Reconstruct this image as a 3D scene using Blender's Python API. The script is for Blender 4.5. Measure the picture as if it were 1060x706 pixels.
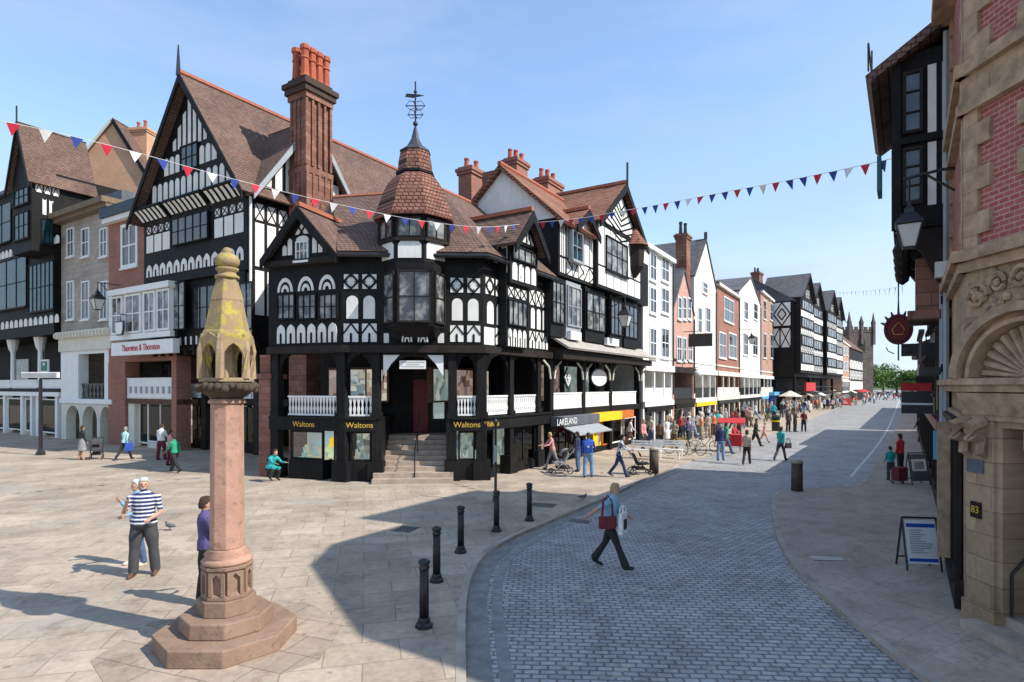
import bpy, bmesh, math, random
import numpy as np
from mathutils import Vector, Matrix
R = math.radians
random.seed(7)
for o in list(bpy.data.objects): bpy.data.objects.remove(o)
SC = bpy.context.scene
COL = SC.collection
# ------------------------------------------------------------ camera, sky, sun, exposure
H, FP, HY = 3.6, 610.0, 400.0          # eye height, focal length in photo pixels, horizon row
cd = bpy.data.cameras.new('camera'); cam = bpy.data.objects.new('camera', cd); COL.objects.link(cam)
cam.location = (0, 0, H); cam.rotation_euler = (R(90), 0, 0)
cd.sensor_width = 36; cd.lens = 36*FP/1060; cd.shift_y = (HY-353)/1060
cd.clip_start = .05; cd.clip_end = 4000
SC.camera = cam
SUNV = Vector((.93, -.36, 0)).normalized()*math.cos(R(44)) + Vector((0, 0, math.sin(R(44))))
w = bpy.data.worlds.new("World"); SC.world = w; w.use_nodes = True
wn = w.node_tree.nodes; wl = w.node_tree.links
sk = wn.new('ShaderNodeTexSky'); sk.sky_type = 'NISHITA'; sk.sun_disc = False
sk.sun_elevation = R(44); sk.sun_rotation = math.atan2(SUNV.x, SUNV.y)
sk.air_density = 1.0; sk.dust_density = .25; sk.ozone_density = 2.2; sk.altitude = 200
tcw = wn.new('ShaderNodeTexCoord'); mpw = wn.new('ShaderNodeMapping'); mpw.inputs['Scale'].default_value = (1.2, 1.2, 4.5); wl.new(tcw.outputs['Generated'], mpw.inputs[0])
nzw = wn.new('ShaderNodeTexNoise'); nzw.inputs['Scale'].default_value = 2.1; nzw.inputs['Detail'].default_value = 9; nzw.inputs['Roughness'].default_value = .58; wl.new(mpw.outputs[0], nzw.inputs['Vector'])
rpw = wn.new('ShaderNodeMapRange'); rpw.inputs[1].default_value = .42; rpw.inputs[2].default_value = .75; rpw.inputs[3].default_value = .12; rpw.inputs[4].default_value = .85; wl.new(nzw.outputs[0], rpw.inputs[0])
mnw = wn.new('ShaderNodeMix'); mnw.data_type = 'RGBA'; mnw.blend_type = 'DARKEN'; mnw.inputs[0].default_value = .85; wl.new(sk.outputs[0], mnw.inputs[6]); mnw.inputs[7].default_value = (2.5, 3.0, 3.6, 1)
mxw = wn.new('ShaderNodeMix'); mxw.data_type = 'RGBA'; wl.new(rpw.outputs[0], mxw.inputs[0]); wl.new(mnw.outputs[2], mxw.inputs[6]); mxw.inputs[7].default_value = (1.75, 2.3, 3.2, 1)   # thin high cloud
wl.new(mxw.outputs[2], wn['Background'].inputs[0]); wn['Background'].inputs[1].default_value = .15
sd = bpy.data.lights.new('sun', 'SUN'); sd.energy = 3.0; sd.angle = R(.5); sd.color = (1, .95, .87)
so = bpy.data.objects.new('sun', sd); COL.objects.link(so)
so.rotation_euler = SUNV.to_track_quat('Z', 'Y').to_euler()
SC.view_settings.view_transform = 'Standard'; SC.view_settings.look = 'None'
SC.view_settings.gamma = 1; SC.view_settings.use_curve_mapping = False
SC.view_settings.exposure = 1.0
SC.render.engine = 'CYCLES'
# ------------------------------------------------------------ materials
def newmat(name):
    m = bpy.data.materials.new(name); m.use_nodes = True
    return m, m.node_tree.nodes, m.node_tree.links, m.node_tree.nodes['Principled BSDF']
def ramp(n, l, fac, stops):
    r = n.new('ShaderNodeValToRGB'); e = r.color_ramp.elements
    e[0].position, e[0].color = stops[0][0], (*stops[0][1], 1); e[1].position, e[1].color = stops[-1][0], (*stops[-1][1], 1)
    for p, c in stops[1:-1]:
        q = e.new(p); q.color = (*c, 1)
    l.new(fac, r.inputs[0]); return r.outputs[0]
def mul(c, k): return tuple(min(1, max(0, x*k)) for x in c)
def mixc(n, l, a, b, fac, mode='MIX'):
    m = n.new('ShaderNodeMix'); m.data_type = 'RGBA'; m.blend_type = mode
    for s, v in ((6, a), (7, b), (0, fac)):
        if hasattr(v, 'links'): l.new(v, m.inputs[s])
        elif s == 0: m.inputs[0].default_value = v
        else: m.inputs[s].default_value = (*v, 1)
    return m.outputs[2]
def coords(n, l, kind='obj'):
    if kind == 'wall':   # (x+y, z) so courses run round corners
        tc = n.new('ShaderNodeTexCoord'); sp = n.new('ShaderNodeSeparateXYZ'); l.new(tc.outputs['Object'], sp.inputs[0])
        ad = n.new('ShaderNodeMath'); l.new(sp.outputs[0], ad.inputs[0]); l.new(sp.outputs[1], ad.inputs[1])
        cb = n.new('ShaderNodeCombineXYZ'); l.new(ad.outputs[0], cb.inputs[0]); l.new(sp.outputs[2], cb.inputs[1])
        return cb.outputs[0]
    tc = n.new('ShaderNodeTexCoord'); return tc.outputs['Object']
def noise(n, l, vec, scale, detail=6, rough=.6):
    t = n.new('ShaderNodeTexNoise'); t.inputs['Scale'].default_value = scale; t.inputs['Detail'].default_value = detail
    t.inputs['Roughness'].default_value = rough
    if vec is not None: l.new(vec, t.inputs['Vector'])
    return t.outputs[0]
def bump(n, l, b, hgt, strength, dist):
    q = n.new('ShaderNodeBump'); q.inputs['Strength'].default_value = strength; q.inputs['Distance'].default_value = dist
    l.new(hgt, q.inputs['Height']); l.new(q.outputs[0], b.inputs['Normal'])
def plain(name, c, rough=.7, var=.25, scale=3, metal=0, bmp=.15, spec=.3):
    m, n, l, b = newmat(name); v = coords(n, l); nz = noise(n, l, v, scale)
    c2 = ramp(n, l, nz, [(.3, mul(c, 1-var)), (.7, mul(c, 1+var*.6))])
    l.new(c2, b.inputs['Base Color']); b.inputs['Roughness'].default_value = rough
    b.inputs['Metallic'].default_value = metal; b.inputs['Specular IOR Level'].default_value = spec
    if bmp: bump(n, l, b, noise(n, l, v, scale*9), bmp, .02)
    return m
def brickm(name, c1, c2, mort, bw=.225, bh=.075, ms=.012, rough=.85, offs=.5, bmp=.4, dirt=.3, kind='wall', rot=0, dist=.015, varc=None, freq=2, wob=.2, spots=0):
    m, n, l, b = newmat(name); v = coords(n, l, kind)
    if rot or kind == 'flat':
        mp = n.new('ShaderNodeMapping'); mp.inputs['Rotation'].default_value = (0, 0, rot); l.new(v, mp.inputs[0]); v = mp.outputs[0]
    # slight wobble
    nz = n.new('ShaderNodeTexNoise'); nz.inputs['Scale'].default_value = .9; l.new(v, nz.inputs['Vector'])
    ad = n.new('ShaderNodeVectorMath'); ad.operation = 'MULTIPLY_ADD'; l.new(nz.outputs[1], ad.inputs[0]); k = bh*wob
    ad.inputs[1].default_value = (k, k, 0); l.new(v, ad.inputs[2])
    t = n.new('ShaderNodeTexBrick'); t.inputs['Scale'].default_value = 1; t.offset = offs; t.offset_frequency = freq
    t.inputs['Brick Width'].default_value = bw; t.inputs['Row Height'].default_value = bh; t.inputs['Mortar Size'].default_value = ms
    t.inputs['Mortar Smooth'].default_value = .3; t.inputs['Bias'].default_value = 0
    t.inputs['Color1'].default_value = (*c1, 1); t.inputs['Color2'].default_value = (*c2, 1); t.inputs['Mortar'].default_value = (*mort, 1)
    l.new(ad.outputs[0], t.inputs['Vector'])
    big = noise(n, l, v, .45, 8, .65)
    dk = ramp(n, l, big, [(.3, (1-dirt,)*3), (.72, (1+dirt*.45,)*3)])
    c = mixc(n, l, t.outputs[0], dk, 1.0, 'MULTIPLY')
    fine = ramp(n, l, noise(n, l, v, 9, 4), [(.25, (.82,)*3), (.75, (1.12,)*3)])
    c = mixc(n, l, c, fine, 1.0, 'MULTIPLY')
    if varc:
        c = mixc(n, l, c, varc[0], ramp(n, l, noise(n, l, v, varc[1], 5), [(varc[2], (0, 0, 0)), (varc[2]+.12, (1, 1, 1))]))
    if spots:
        vo = n.new('ShaderNodeTexVoronoi'); vo.inputs['Scale'].default_value = spots; l.new(v, vo.inputs['Vector'])
        c = mixc(n, l, c, ramp(n, l, vo.outputs['Distance'], [(.05, (.62,)*3), (.085, (1, 1, 1))]), 1.0, 'MULTIPLY')
        st = noise(n, l, v, 1.7, 10, .75); c = mixc(n, l, c, ramp(n, l, st, [(.36, (.72, .70, .68)), (.48, (1, 1, 1))]), 1.0, 'MULTIPLY')
    l.new(c, b.inputs['Base Color']); b.inputs['Roughness'].default_value = rough; b.inputs['Specular IOR Level'].default_value = .25
    inv = n.new('ShaderNodeMath'); inv.operation = 'MULTIPLY_ADD'; inv.inputs[1].default_value = -1; inv.inputs[2].default_value = 1
    l.new(t.outputs[1], inv.inputs[0])
    a2 = n.new('ShaderNodeMath'); a2.operation = 'MULTIPLY_ADD'; l.new(noise(n, l, v, 14, 5), a2.inputs[0]); a2.inputs[1].default_value = .5; l.new(inv.outputs[0], a2.inputs[2])
    bump(n, l, b, a2.outputs[0], bmp, dist)
    return m
def glass(name, c=(.03, .035, .04), rough=.06, curtain=None, spec=.8):
    m, n, l, b = newmat(name); v = coords(n, l)
    nz = ramp(n, l, noise(n, l, v, 1.7, 3), [(.42, c), (.62, curtain or mul(c, 2.2))])
    l.new(nz, b.inputs['Base Color']); b.inputs['Roughness'].default_value = rough; b.inputs['Specular IOR Level'].default_value = spec
    bump(n, l, b, noise(n, l, v, 2.5, 2), .08, .05)
    return m
def cglass(name):
    m, n, l, b = newmat(name); o = n['Material Output']
    tr = n.new('ShaderNodeBsdfTransparent'); tr.inputs[0].default_value = (.9, .93, .92, 1)
    gl = n.new('ShaderNodeBsdfGlossy'); gl.inputs['Roughness'].default_value = .03
    fr = n.new('ShaderNodeFresnel'); fr.inputs[0].default_value = 1.45
    mx = n.new('ShaderNodeMixShader'); l.new(fr.outputs[0], mx.inputs[0]); l.new(tr.outputs[0], mx.inputs[1]); l.new(gl.outputs[0], mx.inputs[2])
    l.new(mx.outputs[0], o.inputs[0]); return m
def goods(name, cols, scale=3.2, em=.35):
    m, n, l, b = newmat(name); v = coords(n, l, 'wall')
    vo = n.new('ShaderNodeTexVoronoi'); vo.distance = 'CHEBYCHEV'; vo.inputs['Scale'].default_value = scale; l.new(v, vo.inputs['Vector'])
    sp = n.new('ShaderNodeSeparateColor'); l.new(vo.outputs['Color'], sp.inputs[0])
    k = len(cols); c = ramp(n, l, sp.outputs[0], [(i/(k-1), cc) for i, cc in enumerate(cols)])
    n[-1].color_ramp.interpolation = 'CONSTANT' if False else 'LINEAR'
    l.new(c, b.inputs['Base Color']); l.new(c, b.inputs['Emission Color']); b.inputs['Emission Strength'].default_value = em  # goods glow in their own colour, standing in for shop lighting
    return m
M = {}

M['timber2'] = plain('brown_black_timber', (.03, .023, .02), .65, .4, 2.5, spec=.15)
def grained(name, c, rough, streak, amt, dirtc, bmp=.3, spec=.2):
    m, n, l, b = newmat(name); v = coords(n, l); mp = n.new('ShaderNodeMapping'); mp.inputs['Scale'].default_value = streak; l.new(v, mp.inputs[0])
    g = noise(n, l, mp.outputs[0], 1, 8, .7); big = noise(n, l, v, .8, 5)
    c1 = ramp(n, l, g, [(.35, mul(c, 1-amt)), (.65, mul(c, 1.05))]); c2 = mixc(n, l, c1, dirtc, ramp(n, l, big, [(.5, (0, 0, 0)), (.8, (.55, .55, .55))]))
    l.new(c2, b.inputs['Base Color']); b.inputs['Roughness'].default_value = rough; b.inputs['Specular IOR Level'].default_value = spec
    bump(n, l, b, g, bmp, .012); return m
M['plaster'] = grained('white_plaster', (.80, .79, .75), .85, (6, 6, 1.2), .14, (.52, .49, .43))
M['timber'] = grained('black_timber', (.014, .0135, .014), .6, (14, 14, 1.5), .5, (.035, .032, .03), .6, .15)
M['cream'] = plain('cream_paint', (.68, .65, .55), .7, .12, 1.2)
M['white'] = plain('white_paint', (.80, .80, .78), .5, .08, 2)
M['offwhite'] = plain('off_white_render', (.74, .71, .66), .8, .12, .8)
M['grey'] = plain('grey_paint', (.33, .35, .37), .6, .15, 2)
M['black'] = plain('black_iron', (.018, .018, .02), .38, .3, 6, spec=.5)
M['lead'] = plain('lead', (.12, .13, .15), .5, .3, 3)
M['teal'] = plain('teal_paint', (.04, .13, .15), .5, .2, 2)
M['green'] = plain('green_sign', (.01, .18, .10), .5, .1)
M['red'] = plain('red_paint', (.55, .03, .035), .5, .15)
M['dkred'] = plain('dark_red_paint', (.16, .012, .015), .45, .2)
M['orange'] = plain('orange_paint', (.55, .14, .03), .5, .15)
M['yellow'] = plain('yellow_paint', (.85, .55, .02), .5, .1)
M['blue'] = plain('blue_paint', (.02, .09, .42), .5, .15)
M['ltblue'] = plain('light_blue_paint', (.12, .42, .62), .5, .15)
M['gold'] = plain('gold_leaf', (.75, .48, .08), .4, .1, metal=.3)
M['brick'] = brickm('red_brick', (.30, .085, .055), (.42, .14, .09), (.34, .27, .22), dirt=.25)
M['brickL'] = brickm('pale_red_brick', (.42, .20, .14), (.52, .29, .20), (.45, .38, .32), dirt=.22)
M['brickO'] = brickm('orange_brick', (.66, .31, .17), (.72, .40, .23), (.55, .40, .30), dirt=.2)
M['brickP'] = brickm('pink_brick', (.56, .27, .20), (.64, .35, .27), (.55, .42, .36), dirt=.18)
M['bricktop'] = brickm('fine_red_brick', (.37, .10, .085), (.46, .14, .115), (.52, .34, .29), .24, .08, .011, dirt=.3)
M['stone'] = brickm('grey_buff_ashlar', (.38, .33, .28), (.46, .40, .34), (.25, .22, .19), .7, .32, .012, dirt=.35, bmp=.3)
M['sand'] = brickm('yellow_sandstone', (.42, .29, .18), (.52, .37, .235), (.28, .19, .13), .75, .36, .008, dirt=.45, bmp=.5)
M['sandp'] = plain('carved_sandstone', (.44, .30, .19), .85, .45, 3.5, bmp=.5)
M['redst'] = brickm('red_sandstone', (.23, .10, .07), (.34, .17, .125), (.13, .08, .06), .5, .28, .012, dirt=.45, bmp=.4)
M['tile'] = brickm('brown_clay_tile', (.17, .105, .082), (.25, .155, .12), (.06, .04, .035), .17, .12, .012, dirt=.4, bmp=.8, dist=.03, varc=((.11, .09, .07), .6, .6))
M['tileR'] = brickm('orange_clay_tile', (.33, .13, .08), (.42, .21, .135), (.10, .05, .04), .22, .16, .022, dirt=.4, bmp=.9, dist=.04, varc=((.20, .12, .08), 1.3, .55))
M['tileT'] = brickm('turret_tile', (.27, .11, .075), (.38, .18, .13), (.06, .03, .025), .22, .15, .022, dirt=.35, bmp=.9, dist=.04, varc=((.18, .11, .08), 1.6, .56))
M['ridge'] = plain('red_ridge_tile', (.40, .14, .085), .8, .2, 4)
M['slate'] = brickm('slate', (.11, .11, .12), (.16, .155, .16), (.05, .05, .05), .3, .2, .01, dirt=.3, bmp=.6, dist=.02)
M['pot'] = plain('chimney_pot_clay', (.42, .11, .06), .8, .25, 4)
M['glass'] = glass('window_glass'); M['glassL'] = glass('window_glass_with_curtain', (.035, .04, .045), .07, (.30, .30, .28))
M['glassT'] = glass('teal_window_glass', (.012, .045, .055), .1, (.02, .09, .10), .22)
M['clear'] = cglass('shop_glass')
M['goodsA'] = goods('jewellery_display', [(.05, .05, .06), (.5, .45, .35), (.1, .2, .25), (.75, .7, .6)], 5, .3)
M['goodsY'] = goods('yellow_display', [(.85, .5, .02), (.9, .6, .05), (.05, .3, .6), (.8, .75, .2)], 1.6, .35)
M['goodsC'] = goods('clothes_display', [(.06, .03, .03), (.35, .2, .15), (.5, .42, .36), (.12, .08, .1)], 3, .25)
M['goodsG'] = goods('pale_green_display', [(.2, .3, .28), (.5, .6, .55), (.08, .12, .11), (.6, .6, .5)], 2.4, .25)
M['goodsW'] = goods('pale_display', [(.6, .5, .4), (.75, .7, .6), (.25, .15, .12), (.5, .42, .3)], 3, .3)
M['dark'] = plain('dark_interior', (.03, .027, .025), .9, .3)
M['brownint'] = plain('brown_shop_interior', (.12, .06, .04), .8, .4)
M['stepst'] = plain('worn_step_stone', (.42, .33, .26), .85, .25, 3, bmp=.3)
M['lamp_glass'] = plain('lamp_glass', (.62, .64, .60), .2, .1)
# ------------------------------------------------------------ mesh builder
def tag(o, label=None, cat=None, group=None, kind=None):
    if label: o['label'] = label
    if cat: o['category'] = cat
    if group: o['group'] = group
    if kind: o['kind'] = kind
    return o
def empty(name, loc=(0, 0, 0), rz=0, **k):
    o = bpy.data.objects.new(name, None); COL.objects.link(o); o.location = loc; o.rotation_euler = (0, 0, rz); o.empty_display_size = .3
    return tag(o, **k)
class MB:
    def __init__(s, fac=None): s.v = []; s.f = []; s.T = fac.T if fac else None
    def add(s, vs, fs):
        b = len(s.v); s.v += [tuple(s.T @ Vector(p)) if s.T else tuple(p) for p in vs]
        s.f += [tuple(b+i for i in f) for f in fs]; return s
    def box(s, x0, x1, y0, y1, z0, z1):
        if x0 > x1: x0, x1 = x1, x0
        if y0 > y1: y0, y1 = y1, y0
        if z0 > z1: z0, z1 = z1, z0
        return s.add([(x0, y0, z0), (x1, y0, z0), (x1, y1, z0), (x0, y1, z0), (x0, y0, z1), (x1, y0, z1), (x1, y1, z1), (x0, y1, z1)],
              [(0, 3, 2, 1), (4, 5, 6, 7), (0, 1, 5, 4), (1, 2, 6, 5), (2, 3, 7, 6), (3, 0, 4, 7)])
    def pr(s, pts, y0, y1):      # outline in (x,z), thickness in y
        n = len(pts); return s.add([(x, y0, z) for x, z in pts]+[(x, y1, z) for x, z in pts],
              [tuple(range(n)), tuple(range(2*n-1, n-1, -1))]+[(i, i+n, (i+1) % n+n, (i+1) % n) for i in range(n)])
    def prz(s, pts, z0, z1):
        n = len(pts); return s.add([(x, y, z0) for x, y in pts]+[(x, y, z1) for x, y in pts],
              [tuple(range(n-1, -1, -1)), tuple(range(n, 2*n))]+[(i, (i+1) % n, (i+1) % n+n, i+n) for i in range(n)])
    def prx(s, pts, x0, x1):     # outline in (y,z), extruded along x
        n = len(pts); return s.add([(x0, y, z) for y, z in pts]+[(x1, y, z) for y, z in pts],
              [tuple(range(n)), tuple(range(2*n-1, n-1, -1))]+[(i, i+n, (i+1) % n+n, (i+1) % n) for i in range(n)])
    def slab(s, pts, t=.12):     # 3d polygon given a thickness along its normal
        P = [Vector(p) for p in pts]; nr = (P[1]-P[0]).cross(P[2]-P[0]).normalized()
        if nr.z < 0: nr = -nr
        n = len(P); Q = [p-nr*t for p in P]
        return s.add(P+Q, [tuple(range(n)), tuple(range(2*n-1, n-1, -1))]+[(i, i+n, (i+1) % n+n, (i+1) % n) for i in range(n)])
    def bar(s, a, b, wd, y0, y1):   # straight timber between (x,z) points
        a = Vector((a[0], a[1])); b = Vector((b[0], b[1])); d = (b-a).normalized(); p = Vector((-d.y, d.x))*wd/2
        return s.pr([tuple(a+p), tuple(b+p), tuple(b-p), tuple(a-p)], y0, y1)
    def tube(s, pts, r, n=6):
        P = [Vector(p) for p in pts]; rs = r if isinstance(r, (list, tuple)) else [r]*len(P); vs = []; fs = []
        for i, p in enumerate(P):
            d = (P[min(i+1, len(P)-1)]-P[max(i-1, 0)]).normalized()
            a = d.cross(Vector((0, 0, 1))); a = a.normalized() if a.length > .01 else Vector((1, 0, 0)); b = d.cross(a)
            vs += [p+(a*math.cos(t)+b*math.sin(t))*rs[i] for t in [2*math.pi*k/n for k in range(n)]]
        for i in range(len(P)-1):
            fs += [(i*n+k, i*n+(k+1) % n, (i+1)*n+(k+1) % n, (i+1)*n+k) for k in range(n)]
        fs += [tuple(range(n-1, -1, -1)), tuple(range(len(vs)-n, len(vs)))]
        return s.add(vs, fs)
    def lathe(s, prof, c=(0, 0), n=8, rot=0, sc=(1, 1)):
        vs = []; fs = []
        for r, z in prof:
            r = max(r, .001); vs += [(c[0]+r*sc[0]*math.cos(rot+2*math.pi*k/n), c[1]+r*sc[1]*math.sin(rot+2*math.pi*k/n), z) for k in range(n)]
        m = len(prof)
        for i in range(m-1): fs += [(i*n+k, i*n+(k+1) % n, (i+1)*n+(k+1) % n, (i+1)*n+k) for k in range(n)]
        fs += [tuple(range(n-1, -1, -1)), tuple(range((m-1)*n, m*n))]
        return s.add(vs, fs)
    def ball(s, c, r, n=10, m=7, sc=(1, 1, 1)):
        return s.lathe_at(c, [(r*math.sin(math.pi*i/m), -r*math.cos(math.pi*i/m)) for i in range(m+1)], n, sc)
    def lathe_at(s, c, prof, n, sc=(1, 1, 1)):
        return s.lathe([(a, c[2]+z*sc[2]) for a, z in prof], (c[0], c[1]), n, 0, (sc[0], sc[1]))
    def build(s, name, m, parent=None, smooth=False, bev=0):
        me = bpy.data.meshes.new(name); me.from_pydata(s.v, [], s.f)
        bm = bmesh.new(); bm.from_mesh(me); bmesh.ops.recalc_face_normals(bm, faces=bm.faces)
        bm.to_mesh(me); bm.free()
        if smooth:
            for p in me.polygons: p.use_smooth = True
        o = bpy.data.objects.new(name, me); COL.objects.link(o)
        for mm in (m if isinstance(m, list) else [m]): me.materials.append(mm)
        if parent: o.parent = parent
        if bev:
            b = o.modifiers.new('bevel', 'BEVEL'); b.width = bev; b.segments = 2; b.limit_method = 'ANGLE'
        return o
def copy_tree(o, parent=None):
    c = o.copy(); COL.objects.link(c); c.parent = parent
    for ch in list(o.children): copy_tree(ch, c)
    return c
# ground point of a photo pixel, and the plane of a facade
def G(px, py, z=0.0):
    Y = FP*(H-z)/(py-HY); return Vector(((px-530)/FP*Y, Y, z))
def PT(px, py, Y): return Vector(((px-530)/FP*Y, Y, H+(HY-py)/FP*Y))
class Fac:
    def __init__(s, O, d, root=None):
        s.O = Vector((O[0], O[1])); s.d = Vector((d[0], d[1])).normalized(); s.n = Vector((-s.d.y, s.d.x))
        s.ang = math.atan2(s.d.y, s.d.x); s.root = root
        m = Matrix.Translation((s.O.x, s.O.y, 0)) @ Matrix.Rotation(s.ang, 4, 'Z')
        if root is not None:
            rm = Matrix.Translation(root.location) @ Matrix.Rotation(root.rotation_euler[2], 4, 'Z'); s.T = rm.inverted() @ m
        else: s.T = m
    def mkroot(s, name, label, cat, group=None):
        s.root = empty(name, (s.O.x, s.O.y, 0), s.ang, label=label, cat=cat, group=group); s.T = None; return s.root
    def X(s, px, w=0):
        dx = (px-530)/FP; A = s.O+s.n*w; return (dx*A.y-A.x)/(s.d.x-dx*s.d.y)
    def D(s, px, w=0): return (s.O+s.n*w).y+s.X(px, w)*s.d.y
    def Z(s, px, py, w=0): return H+(HY-py)/FP*s.D(px, w)
    def r(s, px0, py0, px1, py1, w=0):    # pixel box on the plane -> x0,x1,z0,z1
        pm = (px0+px1)/2; return s.X(px0, w), s.X(px1, w), s.Z(pm, py1, w), s.Z(pm, py0, w)
    def P(s, x, y, z): q = s.O+s.d*x+s.n*y; return Vector((q.x, q.y, z))
# ------------------------------------------------------------ patterns of plaster between timbers
def archp(x0, x1, z0, z1, pointed=False, n=6):
    cx = (x0+x1)/2; r = (x1-x0)/2; h = min((z1-z0)*.6, r*(1.5 if pointed else 1.0)); p = [(x0, z0), (x1, z0)]
    for i in range(n+1):
        a = math.pi*i/n; c = math.cos(a); s_ = math.sin(a)
        if pointed: s_ = s_**.6*(1-.25*abs(c)) if s_ > 0 else 0
        p.append((cx+r*c, z1-h+h*s_))
    return p
def pat(W, B, x0, x1, z0, z1, y, kind, n=1, g=.05):
    cw = (x1-x0)/n; f, k = y-.025, y+.01
    for i in range(n):
        a, b = x0+i*cw+g, x0+(i+1)*cw-g; c = (a+b)/2; m = (z0+z1)/2; hw = (b-a)/2; hh = (z1-z0)/2
        if kind == 'stud': W.box(a, b, f, k, z0, z1)
        elif kind == 'arch': W.pr(archp(a, b, z0, z1), f, k)
        elif kind == 'ogee':
            W.pr(archp(a, b, z0, z1, True), f, k)
            B.pr(archp(c-hw*.22, c+hw*.22, z0-.01, z0+(z1-z0)*.55, True), f-.02, f+.005)
        elif kind == 'chev':      # tall lancet with spandrels
            W.box(a, b, f, k, z0, z1); t = hw*.22
            B.bar((a-.01, z0+hh*.9), (c, z1), t, f-.02, f+.005); B.bar((b+.01, z0+hh*.9), (c, z1), t, f-.024, f+.005)
            B.pr(archp(c-t*.7, c+t*.7, z0-.01, z0+hh, True), f-.022, f+.005)
        elif kind == 'quat':
            W.box(a, b, f, k, z0, z1); t = hw*.3
            for q, (p1, p2) in enumerate((((a, m), (c, z1)), ((c, z1), (b, m)), ((b, m), (c, z0)), ((c, z0), (a, m)))):
                B.bar(p1, p2, t, f-.02-q*.001, f+.005)
            B.box(c-t*.18, c+t*.18, f-.018, f+.005, m+hh*.45, z1); B.box(c-t*.18, c+t*.18, f-.018, f+.005, z0, m-hh*.45)
            B.box(a, c-hw*.45, f-.017, f+.005, m-t*.18, m+t*.18); B.box(c+hw*.45, b, f-.017, f+.005, m-t*.18, m+t*.18)
        elif kind == 'cross':
            W.box(a, b, f, k, z0, z1); B.bar((a, z0), (b, z1), hw*.22, f-.02, f+.005); B.bar((a, z1), (b, z0), hw*.22, f-.023, f+.005)
        elif kind == 'dia':
            W.box(a, b, f, k, z0, z1)
            for s_ in (1, .5):
                for q, (p1, p2) in enumerate((((c-hw*s_, m), (c, m+hh*s_)), ((c, m+hh*s_), (c+hw*s_, m)), ((c+hw*s_, m), (c, m-hh*s_)), ((c, m-hh*s_), (c-hw*s_, m)))):
                    B.bar(p1, p2, hw*.16, f-.02-q*.001, f+.005)
        elif kind == 'fan':
            for (r0, r1) in ((1, .72), (.5, .25)):
                pts = [(c+hw*r0*math.cos(t), z0+2*hh*r0*math.sin(t)) for t in [math.pi*j/10 for j in range(11)]]
                pts += [(c+hw*r1*math.cos(t), z0+2*hh*r1*math.sin(t)) for t in [math.pi*j/10 for j in range(10, -1, -1)]]
                W.pr(pts, f, k)
        elif kind == 'brace':
            W.box(a, b, f, k, z0, z1); B.bar((a, z0), (b, z1) if i % 2 else (b, z0+hh), hw*.2, f-.02, f+.005)
            if not i % 2: B.bar((a, z1), (b, z1-hh), hw*.2, f-.023, f+.005)
def window(F, x0, x1, z0, z1, y=0, nx=2, nz=2, fm='white', gm='glass', bw=.06, name='window', sill=True, root=None, pr=.07, bars=.6):
    root = root or F.root; q = MB(F)
    q.box(x0, x0+bw, y-pr, y+.02, z0, z1); q.box(x1-bw, x1, y-pr, y+.02, z0, z1)
    q.box(x0+bw, x1-bw, y-pr, y+.02, z0, z0+bw); q.box(x0+bw, x1-bw, y-pr, y+.02, z1-bw, z1)
    for i in range(1, nx): c = x0+(x1-x0)*i/nx; q.box(c-bw*bars/2, c+bw*bars/2, y-pr*.8, y+.01, z0+bw, z1-bw)
    for i in range(1, nz): c = z0+(z1-z0)*i/nz; q.box(x0+bw, x1-bw, y-pr*.72, y+.008, c-bw*bars/2, c+bw*bars/2)
    o = q.build(name, M[fm], root)
    MB(F).box(x0+bw*.8, x1-bw*.8, y-.02, y+.004, z0+bw*.8, z1-bw*.8).build('pane', M[gm], o)
    if sill: MB(F).box(x0-.06, x1+.06, y-pr-.07, y-.001, z0-.09, z0-.003).build('sill', M[fm if fm != 'glass' else 'white'], o)
    return o
def pwin(F, px0, py0, px1, py1, y=0, **k):
    a, b, c, d = F.r(px0, py0, px1, py1, y); return window(F, a, b, c, d, y, **k)
def text(F, s, x, z, y, size, m, parent, name='lettering', xs=1.0):
    cu = bpy.data.curves.new('txt', 'FONT'); cu.body = s; cu.size = size; cu.extrude = .006; cu.align_x = 'CENTER'; cu.align_y = 'CENTER'
    to = bpy.data.objects.new('txt', cu); COL.objects.link(to); dg = bpy.context.evaluated_depsgraph_get()
    me = bpy.data.meshes.new_from_object(to.evaluated_get(dg)); bpy.data.objects.remove(to)
    q = MB(F); q.add([(x+v.co.x*xs, y-v.co.z, z+v.co.y) for v in me.vertices], [tuple(p.vertices) for p in me.polygons])
    bpy.data.meshes.remove(me)
    return q.build(name, M[m], parent)
def balustrade(F, x0, x1, z0, z1, y, kind='splat', fm='white', n=None, name='balustrade'):
    q = MB(F); t = .07; hh = z1-z0
    q.box(x0, x1, y-.05, y+.05, z1-t, z1); q.box(x0, x1, y-.04, y+.04, z0, z0+t)
    n = n or max(2, int((x1-x0)/.16))
    for i in range(n):
        c = x0+(x1-x0)*(i+.5)/n
        if kind == 'splat':
            wd = (x1-x0)/n
            q.pr([(c-wd*.16, z0+t), (c+wd*.16, z0+t), (c+wd*.36, z0+hh*.35), (c+wd*.14, z0+hh*.55), (c+wd*.36, z1-t-hh*.1), (c+wd*.36, z1-t), (c-wd*.36, z1-t), (c-wd*.36, z1-t-hh*.1), (c-wd*.14, z0+hh*.55), (c-wd*.36, z0+hh*.35)], y-.015, y+.015)
        elif kind == 'bal': q.lathe([(.03, z0+t), (.05, z0+hh*.3), (.025, z0+hh*.55), (.045, z0+hh*.8), (.03, z1-t)], (c, y), 6)
        elif kind == 'rod': q.box(c-.012, c+.012, y-.012, y+.012, z0+t, z1-t)
    if kind == 'panel': q.box(x0+.02, x1-.02, y-.02, y+.02, z0+t, z1-t)
    return q.build(name, M[fm], F.root)
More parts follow.
